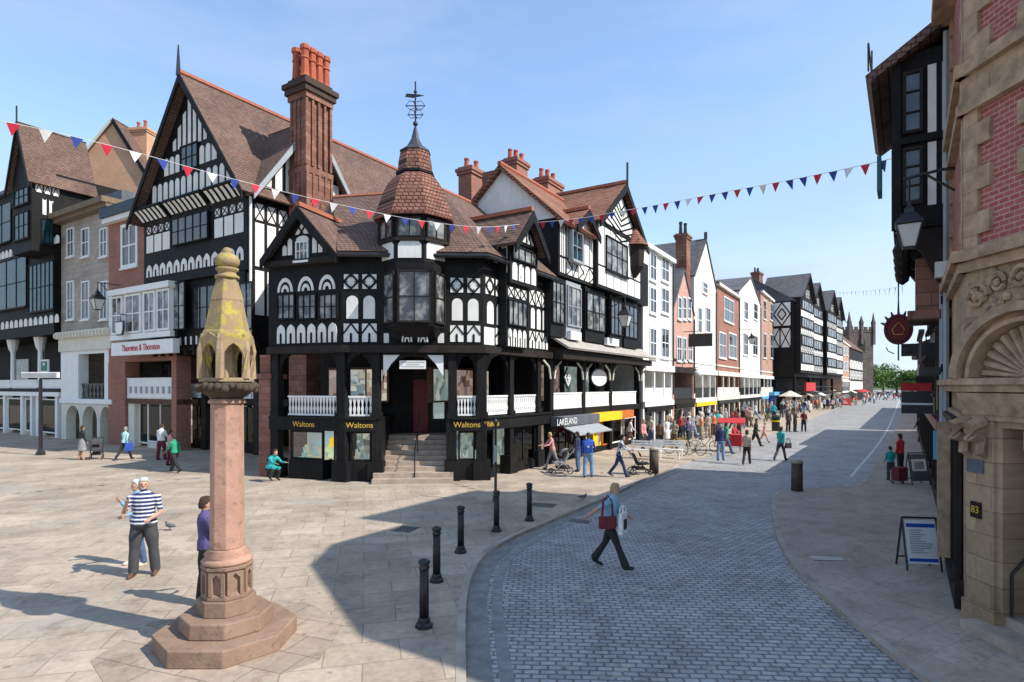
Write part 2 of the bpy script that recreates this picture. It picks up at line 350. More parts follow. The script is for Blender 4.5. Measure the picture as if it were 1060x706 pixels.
def shopwin(F, x0, x1, z0, z1, y=.05, depth=1.0, gm='goodsA', fm='timber', nx=1, items=True, name='shop_window', plinth=None, seed=0):
    rnd = random.Random(seed+int(x0*100)); bw = .07; q = MB(F)
    q.box(x0, x0+bw, y-.03, y+.06, z0, z1); q.box(x1-bw, x1, y-.03, y+.06, z0, z1)
    q.box(x0+bw, x1-bw, y-.03, y+.06, z0, z0+bw); q.box(x0+bw, x1-bw, y-.03, y+.06, z1-bw, z1)
    for i in range(1, nx): c = x0+(x1-x0)*i/nx; q.box(c-.025, c+.025, y-.02, y+.05, z0+bw, z1-bw)
    o = q.build(name, M[fm], F.root)
    MB(F).box(x0+bw, x1-bw, y+.01, y+.018, z0+bw, z1-bw).build('pane', M['clear'], o)
    d = MB(F); d.box(x0, x1, y+depth-.05, y+depth, z0, z1); d.box(x0, x1, y+.1, y+depth-.06, z0-.05, z0+.03)
    if items:
        for k in range(int((x1-x0)*5)):
            cx = rnd.uniform(x0+.15, x1-.15); cy = rnd.uniform(y+.2, y+depth-.2); h = rnd.uniform(.12, .55)*(z1-z0)
            if rnd.random() < .5: d.box(cx-.08, cx+.08, cy-.06, cy+.06, z0+.04, z0+h)
            else: d.lathe([(.04, z0+.04), (.10, z0+h*.5), (.12, z0+h*.8), (.03, z0+h*.9), (.06, z0+h)], (cx, cy), 7)
    d.build('display', M[gm], o); return o
def dormergable(F, x0, x1, zb, za, y0, y1, rm='tile', wm='plaster', ov=.25, over=.3, parent=None, barge='timber', names=('roof', 'gable_wall', 'bargeboard'), kind=None, t=.12, xa=None, ridge=True):
    """gable standing over facade strip x0..x1; wall at y0, roof runs back to y1"""
    c = (x0+x1)/2 if xa is None else xa; root = parent or F.root; sl = (za-zb)/((x1-x0)/2)
    MB(F).pr([(x0, zb), (x1, zb), (c, za)], y0, y0+.2).build(names[1], M[wm], root)
    e = ov
    q = MB(F)
    for xe, s_ in ((x0, -1), (x1, 1)):
        k = (za-zb)/abs(c-xe)
        q.slab([(c, y0-over, za+t*1.5), (xe+s_*e, y0-over, zb-k*e+t*1.5), (xe+s_*e, y1, zb-k*e+t*1.5), (c, y1, za+t*1.5)], t)
    r_ = q.build(names[0], M[rm], root)
    if ridge:
        MB(F).prx([(y0-over, za+t*1.4), (y0-over, za+t*1.4+.16), (y1, za+t*1.4+.16), (y1, za+t*1.4)], c-.1, c+.1).build('ridge', M['ridge'], r_)
    b = MB(F)
    for xe, s_ in ((x0, -1), (x1, 1)):
        k = (za-zb)/abs(c-xe)
        b.pr([(c, za+t*1.2), (xe+s_*e, zb-k*e+t*1.2), (xe+s_*e, zb-k*e-.22), (c, za-.30)], y0-over-.06, y0-over+.02)
    b.build(names[2], M[barge], root)
    return r_
def chimney(F, x, y, w_, d_, z0, z1, npots=3, bm='brick', root=None, pots='pot', poth=.7):
    q = MB(F); q.box(x-w_/2, x+w_/2, y-d_/2, y+d_/2, z0, z1-.45)
    q.box(x-w_/2-.08, x+w_/2+.08, y-d_/2-.08, y+d_/2+.08, z1-.448, z1-.28); q.box(x-w_/2-.14, x+w_/2+.14, y-d_/2-.14, y+d_/2+.14, z1-.278, z1-.1)
    q.box(x-w_/2-.03, x+w_/2+.03, y-d_/2-.03, y+d_/2+.03, z1-.098, z1)
    o = q.build('chimney', M[bm], root or F.root)
    for i in range(npots):
        cx = x-w_/2+w_*(i+.5)/npots
        MB(F).lathe([(.16, z1), (.12, z1+poth*.8), (.15, z1+poth*.82), (.15, z1+poth)], (cx, y+(-1)**i*d_*.12), 8).build('chimney_pot', M[pots], o)
    return o
# ------------------------------------------------------------ ground
def smooth_curve(P, n=6):
    out = []
    for i in range(len(P)-1):
        p0, p1, p2, p3 = P[max(i-1, 0)], P[i], P[i+1], P[min(i+2, len(P)-1)]
        for k in range(n):
            t = k/n; out.append(.5*((2*p1)+(-p0+p2)*t+(2*p0-5*p1+4*p2-p3)*t*t+(-p0+3*p1-3*p2+p3)*t**3))
    out.append(P[-1]); return out
KL = smooth_curve([G(*p) for p in ((500, 1000), (485, 760), (482, 660), (484, 615), (492, 588), (507, 570), (532, 555), (562, 542), (600, 526), (640, 509), (672, 493), (700, 482), (755, 463), (800, 448), (860, 425), (885, 414), (897, 408))])
KR = smooth_curve([G(*p) for p in ((1120, 830), (985, 722), (930, 682), (897, 655), (870, 632), (845, 610), (820, 583), (806, 560), (800, 538), (799, 520), (806, 508), (840, 505), (882, 503), (894, 497), (904, 483), (918, 462), (928, 440), (932, 422), (934, 411), (934.5, 406))])
RZ = -.07
mroad = brickm('granite_setts', (.38, .375, .37), (.52, .51, .495), (.22, .21, .20), .21, .12, .017, .62, dirt=.3, bmp=1.0, kind='obj', dist=.025, rot=R(3), varc=((.50, .48, .36), 2.6, .60), wob=.6, spots=1.3)
mfar = brickm('far_paving', (.25, .25, .26), (.31, .31, .32), (.18, .18, .19), .4, .2, .015, .8, dirt=.2, bmp=.2, kind='obj', rot=R(-31))
mplaza = brickm('sandstone_flags', (.42, .34, .26), (.51, .42, .325), (.29, .24, .185), 1.0, .66, .011, .75, dirt=.36, bmp=.3, kind='obj', rot=R(-14), varc=((.36, .32, .27), .35, .56), spots=1.6, wob=.1)
mpave = brickm('grey_brown_flags', (.43, .35, .275), (.49, .40, .32), (.37, .31, .255), .6, .45, .01, .85, dirt=.22, bmp=.2, kind='obj', rot=R(-33), spots=2.1)
mkerb = plain('kerb_stone', (.40, .35, .29), .8, .3, 1.5, bmp=.4)
b = MB(); b.add([(-2500, -300, -.16), (2500, -300, -.16), (2500, 3500, -.16), (-2500, 3500, -.16)], [(0, 1, 2, 3)])
tag(b.build('ground', plain('distant_ground', (.10, .12, .07), .9, .3, .02)), kind='structure')
b = MB(); b.add([(-60, -20, RZ), (60, -20, RZ), (60, 30, RZ), (400, 600, RZ), (260, 600, RZ), (-60, 30, RZ)], [(0, 1, 2, 3, 4, 5)])
tag(b.build('road', mroad), kind='structure')
def sheet(name, pts, m, z0=-.12, z1=0):
    q = MB(); q.prz([(p[0], p[1]) for p in pts], z0, z1); me = q.build(name, m)
    bm = bmesh.new(); bm.from_mesh(me.data); bmesh.ops.triangulate(bm, faces=[f for f in bm.faces if len(f.verts) > 4]); bm.to_mesh(me.data); bm.free()
    return tag(me, kind='structure')
sheet('plaza', KL+[Vector((300, 560, 0)), Vector((0, 560, 0)), Vector((-150, 100, 0)), Vector((-60, -15, 0)), Vector((-2, -15, 0))], mplaza)
sheet('pavement', KR+[Vector((340, 480, 0)), Vector((300, 60, 0)), Vector((60, -10, 0)), Vector((20, 1, 0))], mpave)
def strip(pts, o0, o1, z0, z1, name, m):
    q = MB(); n = len(pts); L = []; Rr = []
    for i, p in enumerate(pts):
        d = (pts[min(i+1, n-1)]-pts[max(i-1, 0)]); d = Vector((d.x, d.y)).normalized(); nn = Vector((-d.y, d.x))
        L.append(Vector((p.x, p.y))+nn*o0); Rr.append(Vector((p.x, p.y))+nn*o1)
    for i in range(n-1):
        q.add([(*L[i], z0), (*L[i+1], z0), (*Rr[i+1], z0), (*Rr[i], z0), (*L[i], z1), (*L[i+1], z1), (*Rr[i+1], z1), (*Rr[i], z1)],
              [(0, 3, 2, 1), (4, 5, 6, 7), (0, 1, 5, 4), (2, 3, 7, 6)])
    return tag(q.build(name, m), kind='structure')
strip(KL, .004, .13, -.12, .006, 'kerb', mkerb); strip(KR, -.13, -.004, -.12, .006, 'kerb', mkerb)
strip(KL[:66], -.34, -.012, -.12, RZ+.006, 'gutter', plain('gutter_setts', (.24, .24, .22), .8, .3, 5))
strip(KL[:66], -.60, -.42, -.12, RZ+.005, 'gutter', plain('gutter_setts_pale', (.27, .27, .255), .8, .3, 5))
strip(KR[80:], .5, .62, RZ-.05, RZ+.004, 'road_line', plain('road_paint', (.6, .6, .57), .7, .2))
def flatpatch(name, px, py, wx, wy, ang, m, z=.004, label=None, cat=None, bars=0):
    c = G(px, py); e = empty(name, (c.x, c.y, 0), R(ang), label=label, cat=cat)
    MB().box(-wx/2, wx/2, -wy/2, wy/2, z-.03, z+.004).build('cover', m, e)
    q = MB()
    q.box(-wx/2-.03, wx/2+.03, -wy/2-.03, -wy/2-.002, z-.03, z+.006); q.box(-wx/2-.03, wx/2+.03, wy/2+.002, wy/2+.03, z-.03, z+.006)
    q.build('frame', M['lead'], e)
mcov = brickm('cast_cover', (.17, .16, .15), (.22, .2, .19), (.05, .05, .05), .1, .1, .015, .6, kind='obj')
flatpatch('drain_cover', 856, 578, .62, .3, -4, plain('pale_cover', (.5, .46, .4), .7), label='pale rectangular service cover in the pavement before the white notice board', cat='drain cover')
flatpatch('drain_cover', 562, 523, .75, .5, -20, mcov, label='dark rectangular cover in the flags beside the right end of the bollard row', cat='drain cover')
flatpatch('drain_cover', 600, 537, .55, .3, -25, mcov, z=RZ+.004, label='grating set in the setts beside the kerb, behind the walking woman', cat='drain cover')
flatpatch('drain_cover', 420, 548, .5, .5, -20, mcov, label='small square cover in the shaded flags left of the iron bollards', cat='drain cover')
# ------------------------------------------------------------ left street
DL = Vector((.849, -.528))
def XYp(px, Y): return Vector(((px-530)/FP*Y, Y))
def FL(px): p = G(px, HY+.1055*(px+450)); return Fac((p.x, p.y), DL)
# far-left black and white building with a projecting gabled bay
F = FL(-110); F.mkroot('timbered_building', 'black timbered building at the far left edge, with green glazed bays and a gabled turret', 'building')
x1 = F.X(62); rt = F.root; T, P = MB(), MB()
zr = F.Z(30, 373); ze = F.Z(30, 205)
b = MB(); b.box(0, x1, 1.2, 12, 0, 3.2); b.box(0, x1, 0, 12, 2.9, 3.3) if 0 else b.box(0, x1, 0, 2.5, 3.201, 3.45); b.box(0, x1, 3, 12, 3.201, 7.2)
b.box(0, x1, -.35, 12, 7.201, F.Z(30, 212)); b.build('wall', M['timber'], rt)
MB().box(0, F.X(13, -.5), -.5, 6, F.Z(30, 191)-.249, F.Z(30, 191)).build('roof', M['lead'], rt)
MB().box(0, x1, -.2, 6, F.Z(30, 212)+.01, F.Z(30, 191)-.25).build('attic_wall', M['timber'], rt)
for a, c in ((-30, 28), (30, 56)):    # green glazed first-floor bays
    pwin(F, a, 272, c, 322, -.42, nx=6, nz=2, fm='timber', gm='glassT', name='bay_window', bars=.9)
for a, c in ((-25, 12), (30, 55)):
    pwin(F, a, 215, c, 255, -.42, nx=4, nz=2, fm='timber', gm='glassT', name='window')
x0_, x1_, z0_, z1_ = F.r(-40, 258, 62, 266, -.35); pat(P, T, x0_, x1_, z0_, z1_, -.36, 'arch', 26, .06)
x0_, x1_, z0_, z1_ = F.r(-40, 332, 62, 340, -.35); pat(P, T, x0_, x1_, z0_, z1_, -.36, 'arch', 22, .14)
# gabled turret
tx0, tx1 = F.X(13, -1.6), F.X(33, -1.6); zt = F.Z(22, 185, -1.6); za = F.Z(22, 130, -1.6)
b = MB(); b.box(tx0, tx1, -1.6, 4, F.Z(22, 262, -1.6), zt); b.build('turret', M['timber'], rt)
dormergable(F, tx0, tx1, zt, za, -1.6, 2.2, wm='timber', barge='timber', ov=.35, ridge=False)
MB().tube([((tx0+tx1)/2, -1.9, za), ((tx0+tx1)/2, -1.9, za+1.2)], .05).build('finial', M['black'], rt)
pwin(F, 15, 195, 30, 212, -1.62, nx=3, nz=2, fm='timber', gm='glassT'); pwin(F, 15, 220, 30, 248, -1.62, nx=3, nz=2, fm='timber', gm='glassT')
Sd = Fac(F.P(tx1, -1.6, 0)[:2], F.n, rt)       # side of the turret
L = Sd.X(62)
Wp, Bp = MB(Sd), MB(Sd); zz = Sd.Z(45, 200); pat(Wp, Bp, .15, L, zz, Sd.Z(45, 183), 0, 'cross', 3)
pat(Wp, Bp, .5, L*.8, Sd.Z(45, 222), Sd.Z(45, 207), 0, 'arch', 2, .3); Wp.build('plaster_panel', M['plaster'], rt); Bp.build('timber_brace', M['timber'], rt)
window(Sd, .5, L-.4, Sd.Z(45, 252), Sd.Z(45, 226), -.02, nx=3, nz=2, fm='timber', gm='glassT', root=rt)
P.build('plaster_panel', M['plaster'], rt); T.build('timber_brace', M['timber'], rt)
for px in (8, 36, 61): MB().lathe([(.25, 3.5), (.18, 3.9), (.16, 6.2), (.3, 6.5), (.42, 7.2)], (F.X(px), .35), 10).build('column', M['white'], rt)
balustrade(F, F.X(8)+.2, F.X(36)-.2, 3.3, 4.1, .2, 'panel'); balustrade(F, F.X(36)+.2, F.X(60), 3.3, 4.1, .2, 'panel'); balustrade(F, 0, F.X(8)-.2, 3.3, 4.1, .2, 'panel')
pwin(F, 14, 372, 30, 395, 2.95, fm='white', gm='glassL', nx=1)
for a, c in ((-40, 2), (6, 20), (24, 30), (40, 56)): shopwin(F, F.X(a), F.X(c), .3, 2.7, .15, 1.0, 'goodsG', 'white', 1)
q = MB()
for px in (4, 22, 32, 38, 58): q.box(F.X(px)-.18, F.X(px)+.18, 0, .5, 0, 2.9)
q.box(0, x1, -.1, .4, 2.9, 3.2); q.build('shopfront', M['white'], rt)
e = F.P(F.X(50), -.2, 0); s = empty('hanging_sign', (e.x, e.y, F.Z(50, 379)), F.ang, label='small square green sign with white frame hanging in the far left gallery', cat='sign')
MB().box(-.62, .62, -.04, .04, -.45, .45).build('frame', M['white'], s); MB().box(-.5, .5, -.06, .06, -.34, .34).build('board', M['green'], s)
MB().tube([(0, 0, .45), (0, 0, 1.9)], .03).build('bracket', M['black'], s)
MB().pr(archp(-.15, .15, .05, .25), -.075, -.06).build('emblem', M['white'], s)
# stone house
F = FL(63); F.mkroot('stone_house', 'narrow buff stone house with three sash windows a floor, left of the red brick one', 'building'); rt = F.root; x1 = F.X(117)
zc = F.Z(90, 224); zd = F.Z(90, 342)
b = MB(); b.box(0, x1, .02, 11, zd, zc); b.build('wall', M['stone'], rt)
b = MB(); b.box(-.15, x1+.1, -.45, 1, zc+.001, zc+.25); b.box(-.25, x1+.15, -.7, 1, zc+.251, zc+.6); b.build('cornice', plain('dark_cornice', (.2, .15, .1), .8), rt)
MB().box(0, x1, .5, 10, zc+.6, zc+1.3).build('roof', M['lead'], rt)
for (a, c) in ((70, 77), (85, 93), (104, 112)):
    pwin(F, a, 236, c, 266, 0, nx=2, nz=2, bw=.09); pwin(F, a, 291, c, 331, 0, nx=2, nz=2, bw=.09)
b = MB(); b.box(0, x1, -.35, .6, zd-.45, zd-.003); b.box(0, x1, -.15, .6, zd-1.3, zd-.451)
for i in range(16): c = x1*(i+.5)/16; b.box(c-.08, c+.08, -.5, -.352, zd-.4, zd-.1)
b.build('dentil_cornice', M['cream'], rt)
zb = F.Z(90, 413); b = MB()
b.box(0, F.X(81), 0, .6, zb, zd-1.301); b.box(F.X(108), x1, 0, .6, zb, zd-1.301); b.box(0, x1, -.1, 3, zb-.3, zb-.001)
b.box(F.X(81), F.X(108), 0, .3, F.Z(94, 366), zd-1.301); b.build('portico', M['white'], rt)
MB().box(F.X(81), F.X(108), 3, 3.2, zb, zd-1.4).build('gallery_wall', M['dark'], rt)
balustrade(F, F.X(81), F.X(108), zb, F.Z(94, 397), .2, 'splat', 'black', 7)
b = MB()     # arched ground floor
pts = [(68, 82), (85, 100), (103, 115)]; xs = [0]
zt_ = zb-.31; zs = F.Z(90, 436)
for i, (a, c) in enumerate(pts):
    a, c = F.X(a), F.X(c); b.box(xs[-1], a, .02, .6, 0, zt_); xs.append(c)
    ring = [(c-(c-a)*(1-math.cos(math.pi*k/10))/2, zs+(zt_-zs-.15)*math.sin(math.pi*k/10)) for k in range(11)]
    for k in range(10): p, q_ = ring[k], ring[k+1]; b.pr([(q_[0], q_[1]), (p[0], p[1]), (p[0], zt_), (q_[0], zt_)], .02, .6)
b.box(xs[-1], x1, .02, .6, 0, zt_); b.box(0, x1, 3, 3.2, 0, zt_); b.build('arcade', M['cream'], rt)
MB().box(F.X(84), F.X(101), 2.6, 2.95, .6, 2.4).build('shop_window', M['goodsG'], rt)
MB(F).box(0, x1, .6, 11, .0, .01).build('floor', M['stepst'], rt)
q_ = MB(); q_.box(0, .2, .6, 11, 0, zd); q_.box(x1-.2, x1, .6, 11, 0, zd); q_.build('side_wall', M['stone'], rt)
# brick gabled house behind
O = XYp(65, 51); Fb = Fac(O, (1, -.12)); Fb.mkroot('brick_gabled_house', 'orange brick gable end with pale verge rising behind the stone house', 'building'); rb = Fb.root
xw = Fb.X(153); xa_ = Fb.X(117.5); za = Fb.Z(118, 126); ze = Fb.Z(66, 190)
b = MB(); b.box(0, xw, 0, 8, 0, ze); b.pr([(0, ze), (xw, ze), (xa_, za)], 0, 8); b.build('wall', M['brickO'], rb)
q = MB()
for xe, s_ in ((0, -1), (xw, 1)):
    k = (za-ze)/abs(xa_-xe); q.slab([(xa_, -.12, za+.3), (xe+s_*.4, -.12, ze-k*.4+.3), (xe+s_*.4, 8.2, ze-k*.4+.3), (xa_, 8.2, za+.3)], .2)
q.build('roof', M['tile'], rb)
q = MB(); q.bar((-.4, ze-.25), (xa_, za+.15), .22, -.22, -.13); q.build('bargeboard', M['cream'], rb); q = MB(); q.bar((xw+.4, ze-.3), (xa_, za+.1), .3, -.22, -.13); q.build('bargeboard', M['timber'], rb)
chimney(Fb, Fb.X(147, 2), 2, 1.7, 1.0, ze-1, Fb.Z(147, 134, 2), 2, 'brickO', rb)
# red brick house
F = FL(112.5); F.mkroot('red_brick_house', 'red brick house with white bay window beside the big timbered gable', 'building'); rt = F.root; x1 = F.X(183)
zc = F.Z(150, 222); zt = F.Z(150, 296)
b = MB(); b.box(0, x1, 0, 10, zt, zc); b.build('wall', M['brick'], rt)
b = MB(); b.box(-.1, x1+.05, -.35, 1, zc+.001, zc+.3); b.build('cornice', M['white'], rt)
b = MB(); b.box(-.1, x1+.05, -.5, 1.2, zc+.301, zc+.9); b.box(0, x1, 1.2, 10, zc+.001, zc+1.2); b.build('parapet', plain('blue_black_gutter', (.03, .055, .07), .5), rt)
pwin(F, 126, 231, 143, 277, -.0, nx=2, nz=2, bw=.2, bars=.5); pwin(F, 172, 224, 186, 274, -.0, nx=2, nz=2, bw=.2, bars=.5)
zb0 = F.Z(145, 349); xb0, xb1 = F.X(114, -.8), F.X(176, -.8)
b = MB(); b.box(0, x1, .0, 2.5, zb0, zt-.001); b.box(xb0-.1, xb1+.1, -.95, -.001, F.Z(145, 302, -.8), F.Z(145, 296, -.8)); b.box(xb0, xb1, -.8, -.001, zb0-.2, zb0+.1); b.box(xb0+.05, xb1-.05, -.7, -.001, zb0+.1, F.Z(145, 302, -.8)); b.build('bay', M['white'], rt)
za_, zb_ = F.Z(145, 344, -.8), F.Z(145, 303, -.8)
for a, c in ((115, 126), (129, 145), (148, 160), (162, 175)): window(F, F.X(a, -.8), F.X(c, -.8), za_, zb_, -.74, nx=2, nz=2, gm='glassL', sill=False, bw=.11)
zs0, zs1 = F.Z(148, 367, -.8), F.Z(148, 353, -.8)
sg = MB(); sg.box(F.X(118, -.8), F.X(182, -.8), -.95, -.6, zs0, zs1); so_ = sg.build('shop_sign', M['white'], rt)
text(F, 'Thornton & Thornton', (F.X(118, -.8)+F.X(182, -.8))/2, (zs0+zs1)/2, -.97, .52, 'red', so_, xs=.88)
zf = F.Z(150, 412)
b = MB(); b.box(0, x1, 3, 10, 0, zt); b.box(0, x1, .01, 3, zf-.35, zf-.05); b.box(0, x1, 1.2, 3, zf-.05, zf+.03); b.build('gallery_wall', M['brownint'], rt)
b = MB(); b.box(0, F.X(130), -.03, .8, 0, zs0-.3); b.box(F.X(178), x1, -.03, .8, 0, zs0-.3); b.box(0, x1, .0, .8, zs0-.3, zb0-.01); b.build('pier', M['brick'], rt)
pwin(F, 148, 378, 176, 395, 2.95, fm='grey', gm='glassL', nx=3, nz=1)
balustrade(F, F.X(130), F.X(178), zf, F.Z(154, 391), .1, 'panel')
q = MB()
for i in range(8): c = F.X(134)+(F.X(174)-F.X(134))*i/7; q.lathe([(.09, .0), (.09, .02)], (0, 0), 4); q.box(c-.1, c+.1, .03, .078, zf+.28, zf+.68)
q.build('quatrefoil_openings', M['grey'], rt)
shopwin(F, F.X(138), F.X(150), .2, 2.9, .35, 1.0, 'goodsG', 'white'); shopwin(F, F.X(151), F.X(177), .35, 2.9, .12, 1.1, 'goodsW', 'white', 2)
b = MB(); b.box(F.X(131), F.X(137), .1, .5, 0, 3.1); b.box(F.X(131), F.X(178), .05, .6, 2.95, zf-.36); b.box(F.X(151), F.X(177), .1, .4, 0, .33); b.build('shopfront', M['cream'], rt)
s = empty('hanging_sign', F.P(F.X(126, -1), -1.1, F.Z(126, 340, -1)), F.ang, label='small white shield shaped hanging sign with black rim in front of the white bay window', cat='sign')
MB().pr([(-.48, .42), (.48, .42), (.48, -.1), (.3, -.42), (-.3, -.42), (-.48, -.1)], -.04, .04).build('frame', M['black'], s)
MB().pr([(-.40, .34), (.40, .34), (.40, -.08), (.25, -.34), (-.25, -.34), (-.40, -.08)], -.06, .06).build('board', M['white'], s)
MB().tube([(.1, 0, .42), (.1, 0, .8), (.1, 1.1, .8)], .03).build('bracket', M['black'], s)
# ------------------------------------------------------------ big gabled timber house with the tall chimney
F = FL(158.5); F.mkroot('gabled_timber_house', 'tall timbered house with one great gable and cluster chimney, behind the stone cross', 'building'); rt = F.root
x1 = F.X(266); za = F.Z(191, 86, -.6); zg = F.Z(215, 203, -.5); z3 = F.Z(215, 287, -.3); z2 = F.Z(215, 357); Dp = 16
b = MB(); b.box(0, x1, -.5, Dp, z3, zg); b.box(0, x1, -.2, Dp, z2, z3-.001); b.box(0, x1, 5, Dp, 0, z2-.001)
b.build('wall', M['timber'], rt)
dormergable(F, 0, x1, zg, za, -.6, Dp, wm='timber', ov=.55, over=.55, ridge=True)
MB().tube([(x1/2, -1.2, za), (x1/2, -1.2, za+.9), (x1/2, -1.2, za+1.6)], [.12, .07, .03]).build('finial', M['black'], rt)
Wp, T = MB(), MB(); y = -.6
def row(px0, py0, px1, py1, kind, n, y=-.6, g=.06, F=F):
    a, c, d, e = F.r(px0, py0, px1, py1, y); pat(Wp, T, a, c, d, e, y, kind, n, g)
xc = x1/2; hw = x1/2; gh = za-zg
for i in range(-3, 4):    # studs near the apex
    c = xc+i*.48; zt_ = zg+gh*(1-abs(c-xc)/hw)-.9; zb_ = zg+gh*.46
    if zt_-.25 > zb_: Wp.pr([(c-.14, zb_), (c+.14, zb_), (c+.14, zt_-(.16 if i > 0 else 0)), (c-.14, zt_-(.16 if i < 0 else 0))], y-.025, y+.01)
za1, za2 = zg+gh*.27, zg+gh*.42
pat(Wp, T, xc-hw*.52, xc-hw*.18, za1, za2, y, 'arch', 3, .07); pat(Wp, T, xc+hw*.18, xc+hw*.52, za1, za2, y, 'arch', 3, .07)
window(F, xc-hw*.17, xc+hw*.17, za1-.1, za2+.3, y-.02, nx=3, nz=2, fm='timber', gm='glass', sill=False)
pat(Wp, T, xc-hw*.78, xc+hw*.78, zg+gh*.05, zg+gh*.22, y, 'arch', 13, .09)
y = -.5
zA, zB, zC, zD, zE = [F.Z(215, p, -.5) for p in (276, 262, 246, 222, 208)]
pat(Wp, T, .25, x1-.25, zA, zB, y, 'ogee', 13, .06)
for (a, c) in ((.25, x1*.29), (x1*.71, x1-.25)):
    pat(Wp, T, a, c, zC-.12, zC+.84, y, 'stud', 3 if c-a < 3 else 4, .07); pat(Wp, T, a, c, zC+.95, zC+1.34, y, 'cross', 4, .12)
window(F, x1*.32, x1*.68, zC-.1, zD+.2, -.62, nx=5, nz=2, fm='timber', gm='glass', sill=False)
zE += .4; cv = MB(); cw = MB()    # coved hoods over the windows
for (a, c) in ((.1, x1*.29), (x1*.32, x1*.68), (x1*.71, x1-.1)):
    cv.prx([(-.5, zE-.9), (-.52, zE), (-1.1, zE), (-1.15, zE-.12), (-.9, zE-.35), (-.62, zE-.62)], a, c)
    n = int((c-a)/.42)
    for i in range(n):
        q0 = a+(c-a)*(i+.22)/n; q1 = a+(c-a)*(i+.78)/n
        cw.add([(q0, -1.13, zE-.20), (q1, -1.13, zE-.20), (q1, -.93, zE-.38), (q0, -.93, zE-.38), (q1, -.67, zE-.68), (q0, -.67, zE-.68)], [(0, 1, 2, 3), (3, 2, 4, 5)])
cv.build('coved_hood', M['timber'], rt); cw.build('hood_panel', M['plaster'], rt)
# first floor bays
for (a, c) in ((166, 192), (236, 262)): pwin(F, a, 293, c, 342, -.55, nx=4, nz=2, fm='timber', gm='glassL', name='bay_window', sill=False)
MB().box(F.X(164), F.X(194), -.55, -.2, F.Z(180, 350), z3-.05).build('bay', M['timber'], rt); MB().box(F.X(234), F.X(264), -.55, -.2, F.Z(248, 350), z3-.05).build('bay', M['timber'], rt)
pwin(F, 200, 295, 230, 340, -.22, nx=4, nz=2, fm='timber', gm='glass', sill=False)
a, c, d, e = F.r(168, 356, 262, 350, -.25); pat(Wp, T, a, c, z2+.05, z2+.5, -.22, 'arch', 16, .2)
Wp.build('plaster_panel', M['plaster'], rt); T.build('timber_brace', M['timber'], rt)
# gallery, set back under the jetty
yb = 1.3
q = MB()
for px in (191, 214, 240, 268): x = F.X(px, yb); q.box(x-.2, x+.2, yb-.2, yb+.25, 0, z2)
q.build('post', M['timber2'], rt)
spans = ((193, 212), (216, 238), (242, 266))
for a, c in spans:
    a, c = F.X(a, yb)+.1, F.X(c, yb)-.1
    balustrade(F, a, c, 2.95, 3.75, yb, 'bal')
    shopwin(F, a, c, .5, 2.5, yb+.1, 1.0, 'goodsG', 'timber', 2)
    MB().box(a, c, yb+.05, yb+.6, 0, .49).build('stall_riser', M['timber'], rt)
    window(F, a+.3, c-.3, 3.3, 5, 4.95, fm='timber', gm='glassL', nx=2, nz=1, sill=False)
MB().box(F.X(191, yb), x1+1, yb-.1, 4, 2.6, 2.94).build('gallery_floor', M['timber'], rt)
q = MB()
for k in range(12): x = x1*(k+.5)/12; q.pr([(x-.08, z2-.5), (x+.08, z2-.5), (x+.08, z2-.003), (x-.08, z2-.003)], -.2, yb)
q.box(0, x1, -.1, .15, z2-.25, z2-.004); q.build('jetty_joists', M['timber2'], rt)
# side wall with cross gable and chimney
S = Fac(F.P(x1, -.5, 0)[:2], F.n, rt); zE2 = zg
Wp, T = MB(S), MB(S)
sx0, sx1 = .4, 6.6; sa = S.Z(316, 128)
sg = MB(S); sg.pr([(sx0, zE2), (sx1, zE2), ((sx0+sx1)/2, sa)], -.12, .4); sg.build('side_gable', M['timber'], rt)
for i in range(9):
    c = sx0+(sx1-sx0)*(i+1)/10; zt_ = zE2+(sa-zE2)*(1-abs(c-(sx0+sx1)/2)/((sx1-sx0)/2))-.25
    if zt_ > zE2+.3: Wp.box(c-.2, c+.2, -.145, -.11, zE2+.15, zt_)
q = MB(S); c = (sx0+sx1)/2
for xe, s_ in ((sx0, -1), (sx1, 1)):
    k = (sa-zE2)/abs(c-xe); q.slab([(c, -.6, sa+.2), (xe+s_*.5, -.6, zE2-k*.5+.2), (xe+s_*.5, 4.5, zE2-k*.5+.2), (c, 4.5, sa+.2)], .14)
q.build('roof', M['tile'], rt)
q = MB(S)
for xe, s_ in ((sx0, -1), (sx1, 1)): k = (sa-zE2)/abs(c-xe); q.pr([(c, sa+.2), (xe+s_*.5, zE2-k*.5+.2), (xe+s_*.5, zE2-k*.5-.15), (c, sa-.25)], -.68, -.602)
q.build('bargeboard', M['grey'], rt)
pat(Wp, T, .3, 3.0, zE2-3.9, zE2-1.75, 0, 'stud', 4, .09); pat(Wp, T, .3, 3.0, zE2-1.6, zE2-.8, 0, 'cross', 4, .09); pat(Wp, T, .3, 3.0, zE2-6.3, zE2-4.1, 0, 'stud', 4, .09)
pat(Wp, T, 5, 9, zE2-2.6, zE2-.3, 0, 'stud', 6, .09)
Wp.build('plaster_panel', M['plaster'], rt); T.build('timber_brace', M['timber'], rt)
cx = (S.X(303, -.9)+S.X(341, -.9))/2; cwid = 1.65; zt_ = S.Z(318, 92, -.9)-.75
q = MB(S); q.box(cx-cwid/2, cx+cwid/2, -1.5, -.15, 0, zt_-3.5)
for i in range(3): c = cx+(i-1)*cwid*.30; q.box(c-cwid*.17, c+cwid*.17, -1.4+.02*i, -.25, zt_-3.5, zt_)
q.box(cx-cwid*.42, cx+cwid*.42, -1.3, -.3, zt_-3.5, zt_-.01)
q.box(cx-cwid*.53, cx+cwid*.53, -1.55, -.1, zt_-3.8, zt_-3.499); q.box(cx-cwid*.53, cx+cwid*.53, -1.56, -.1, 10.4, 10.7)
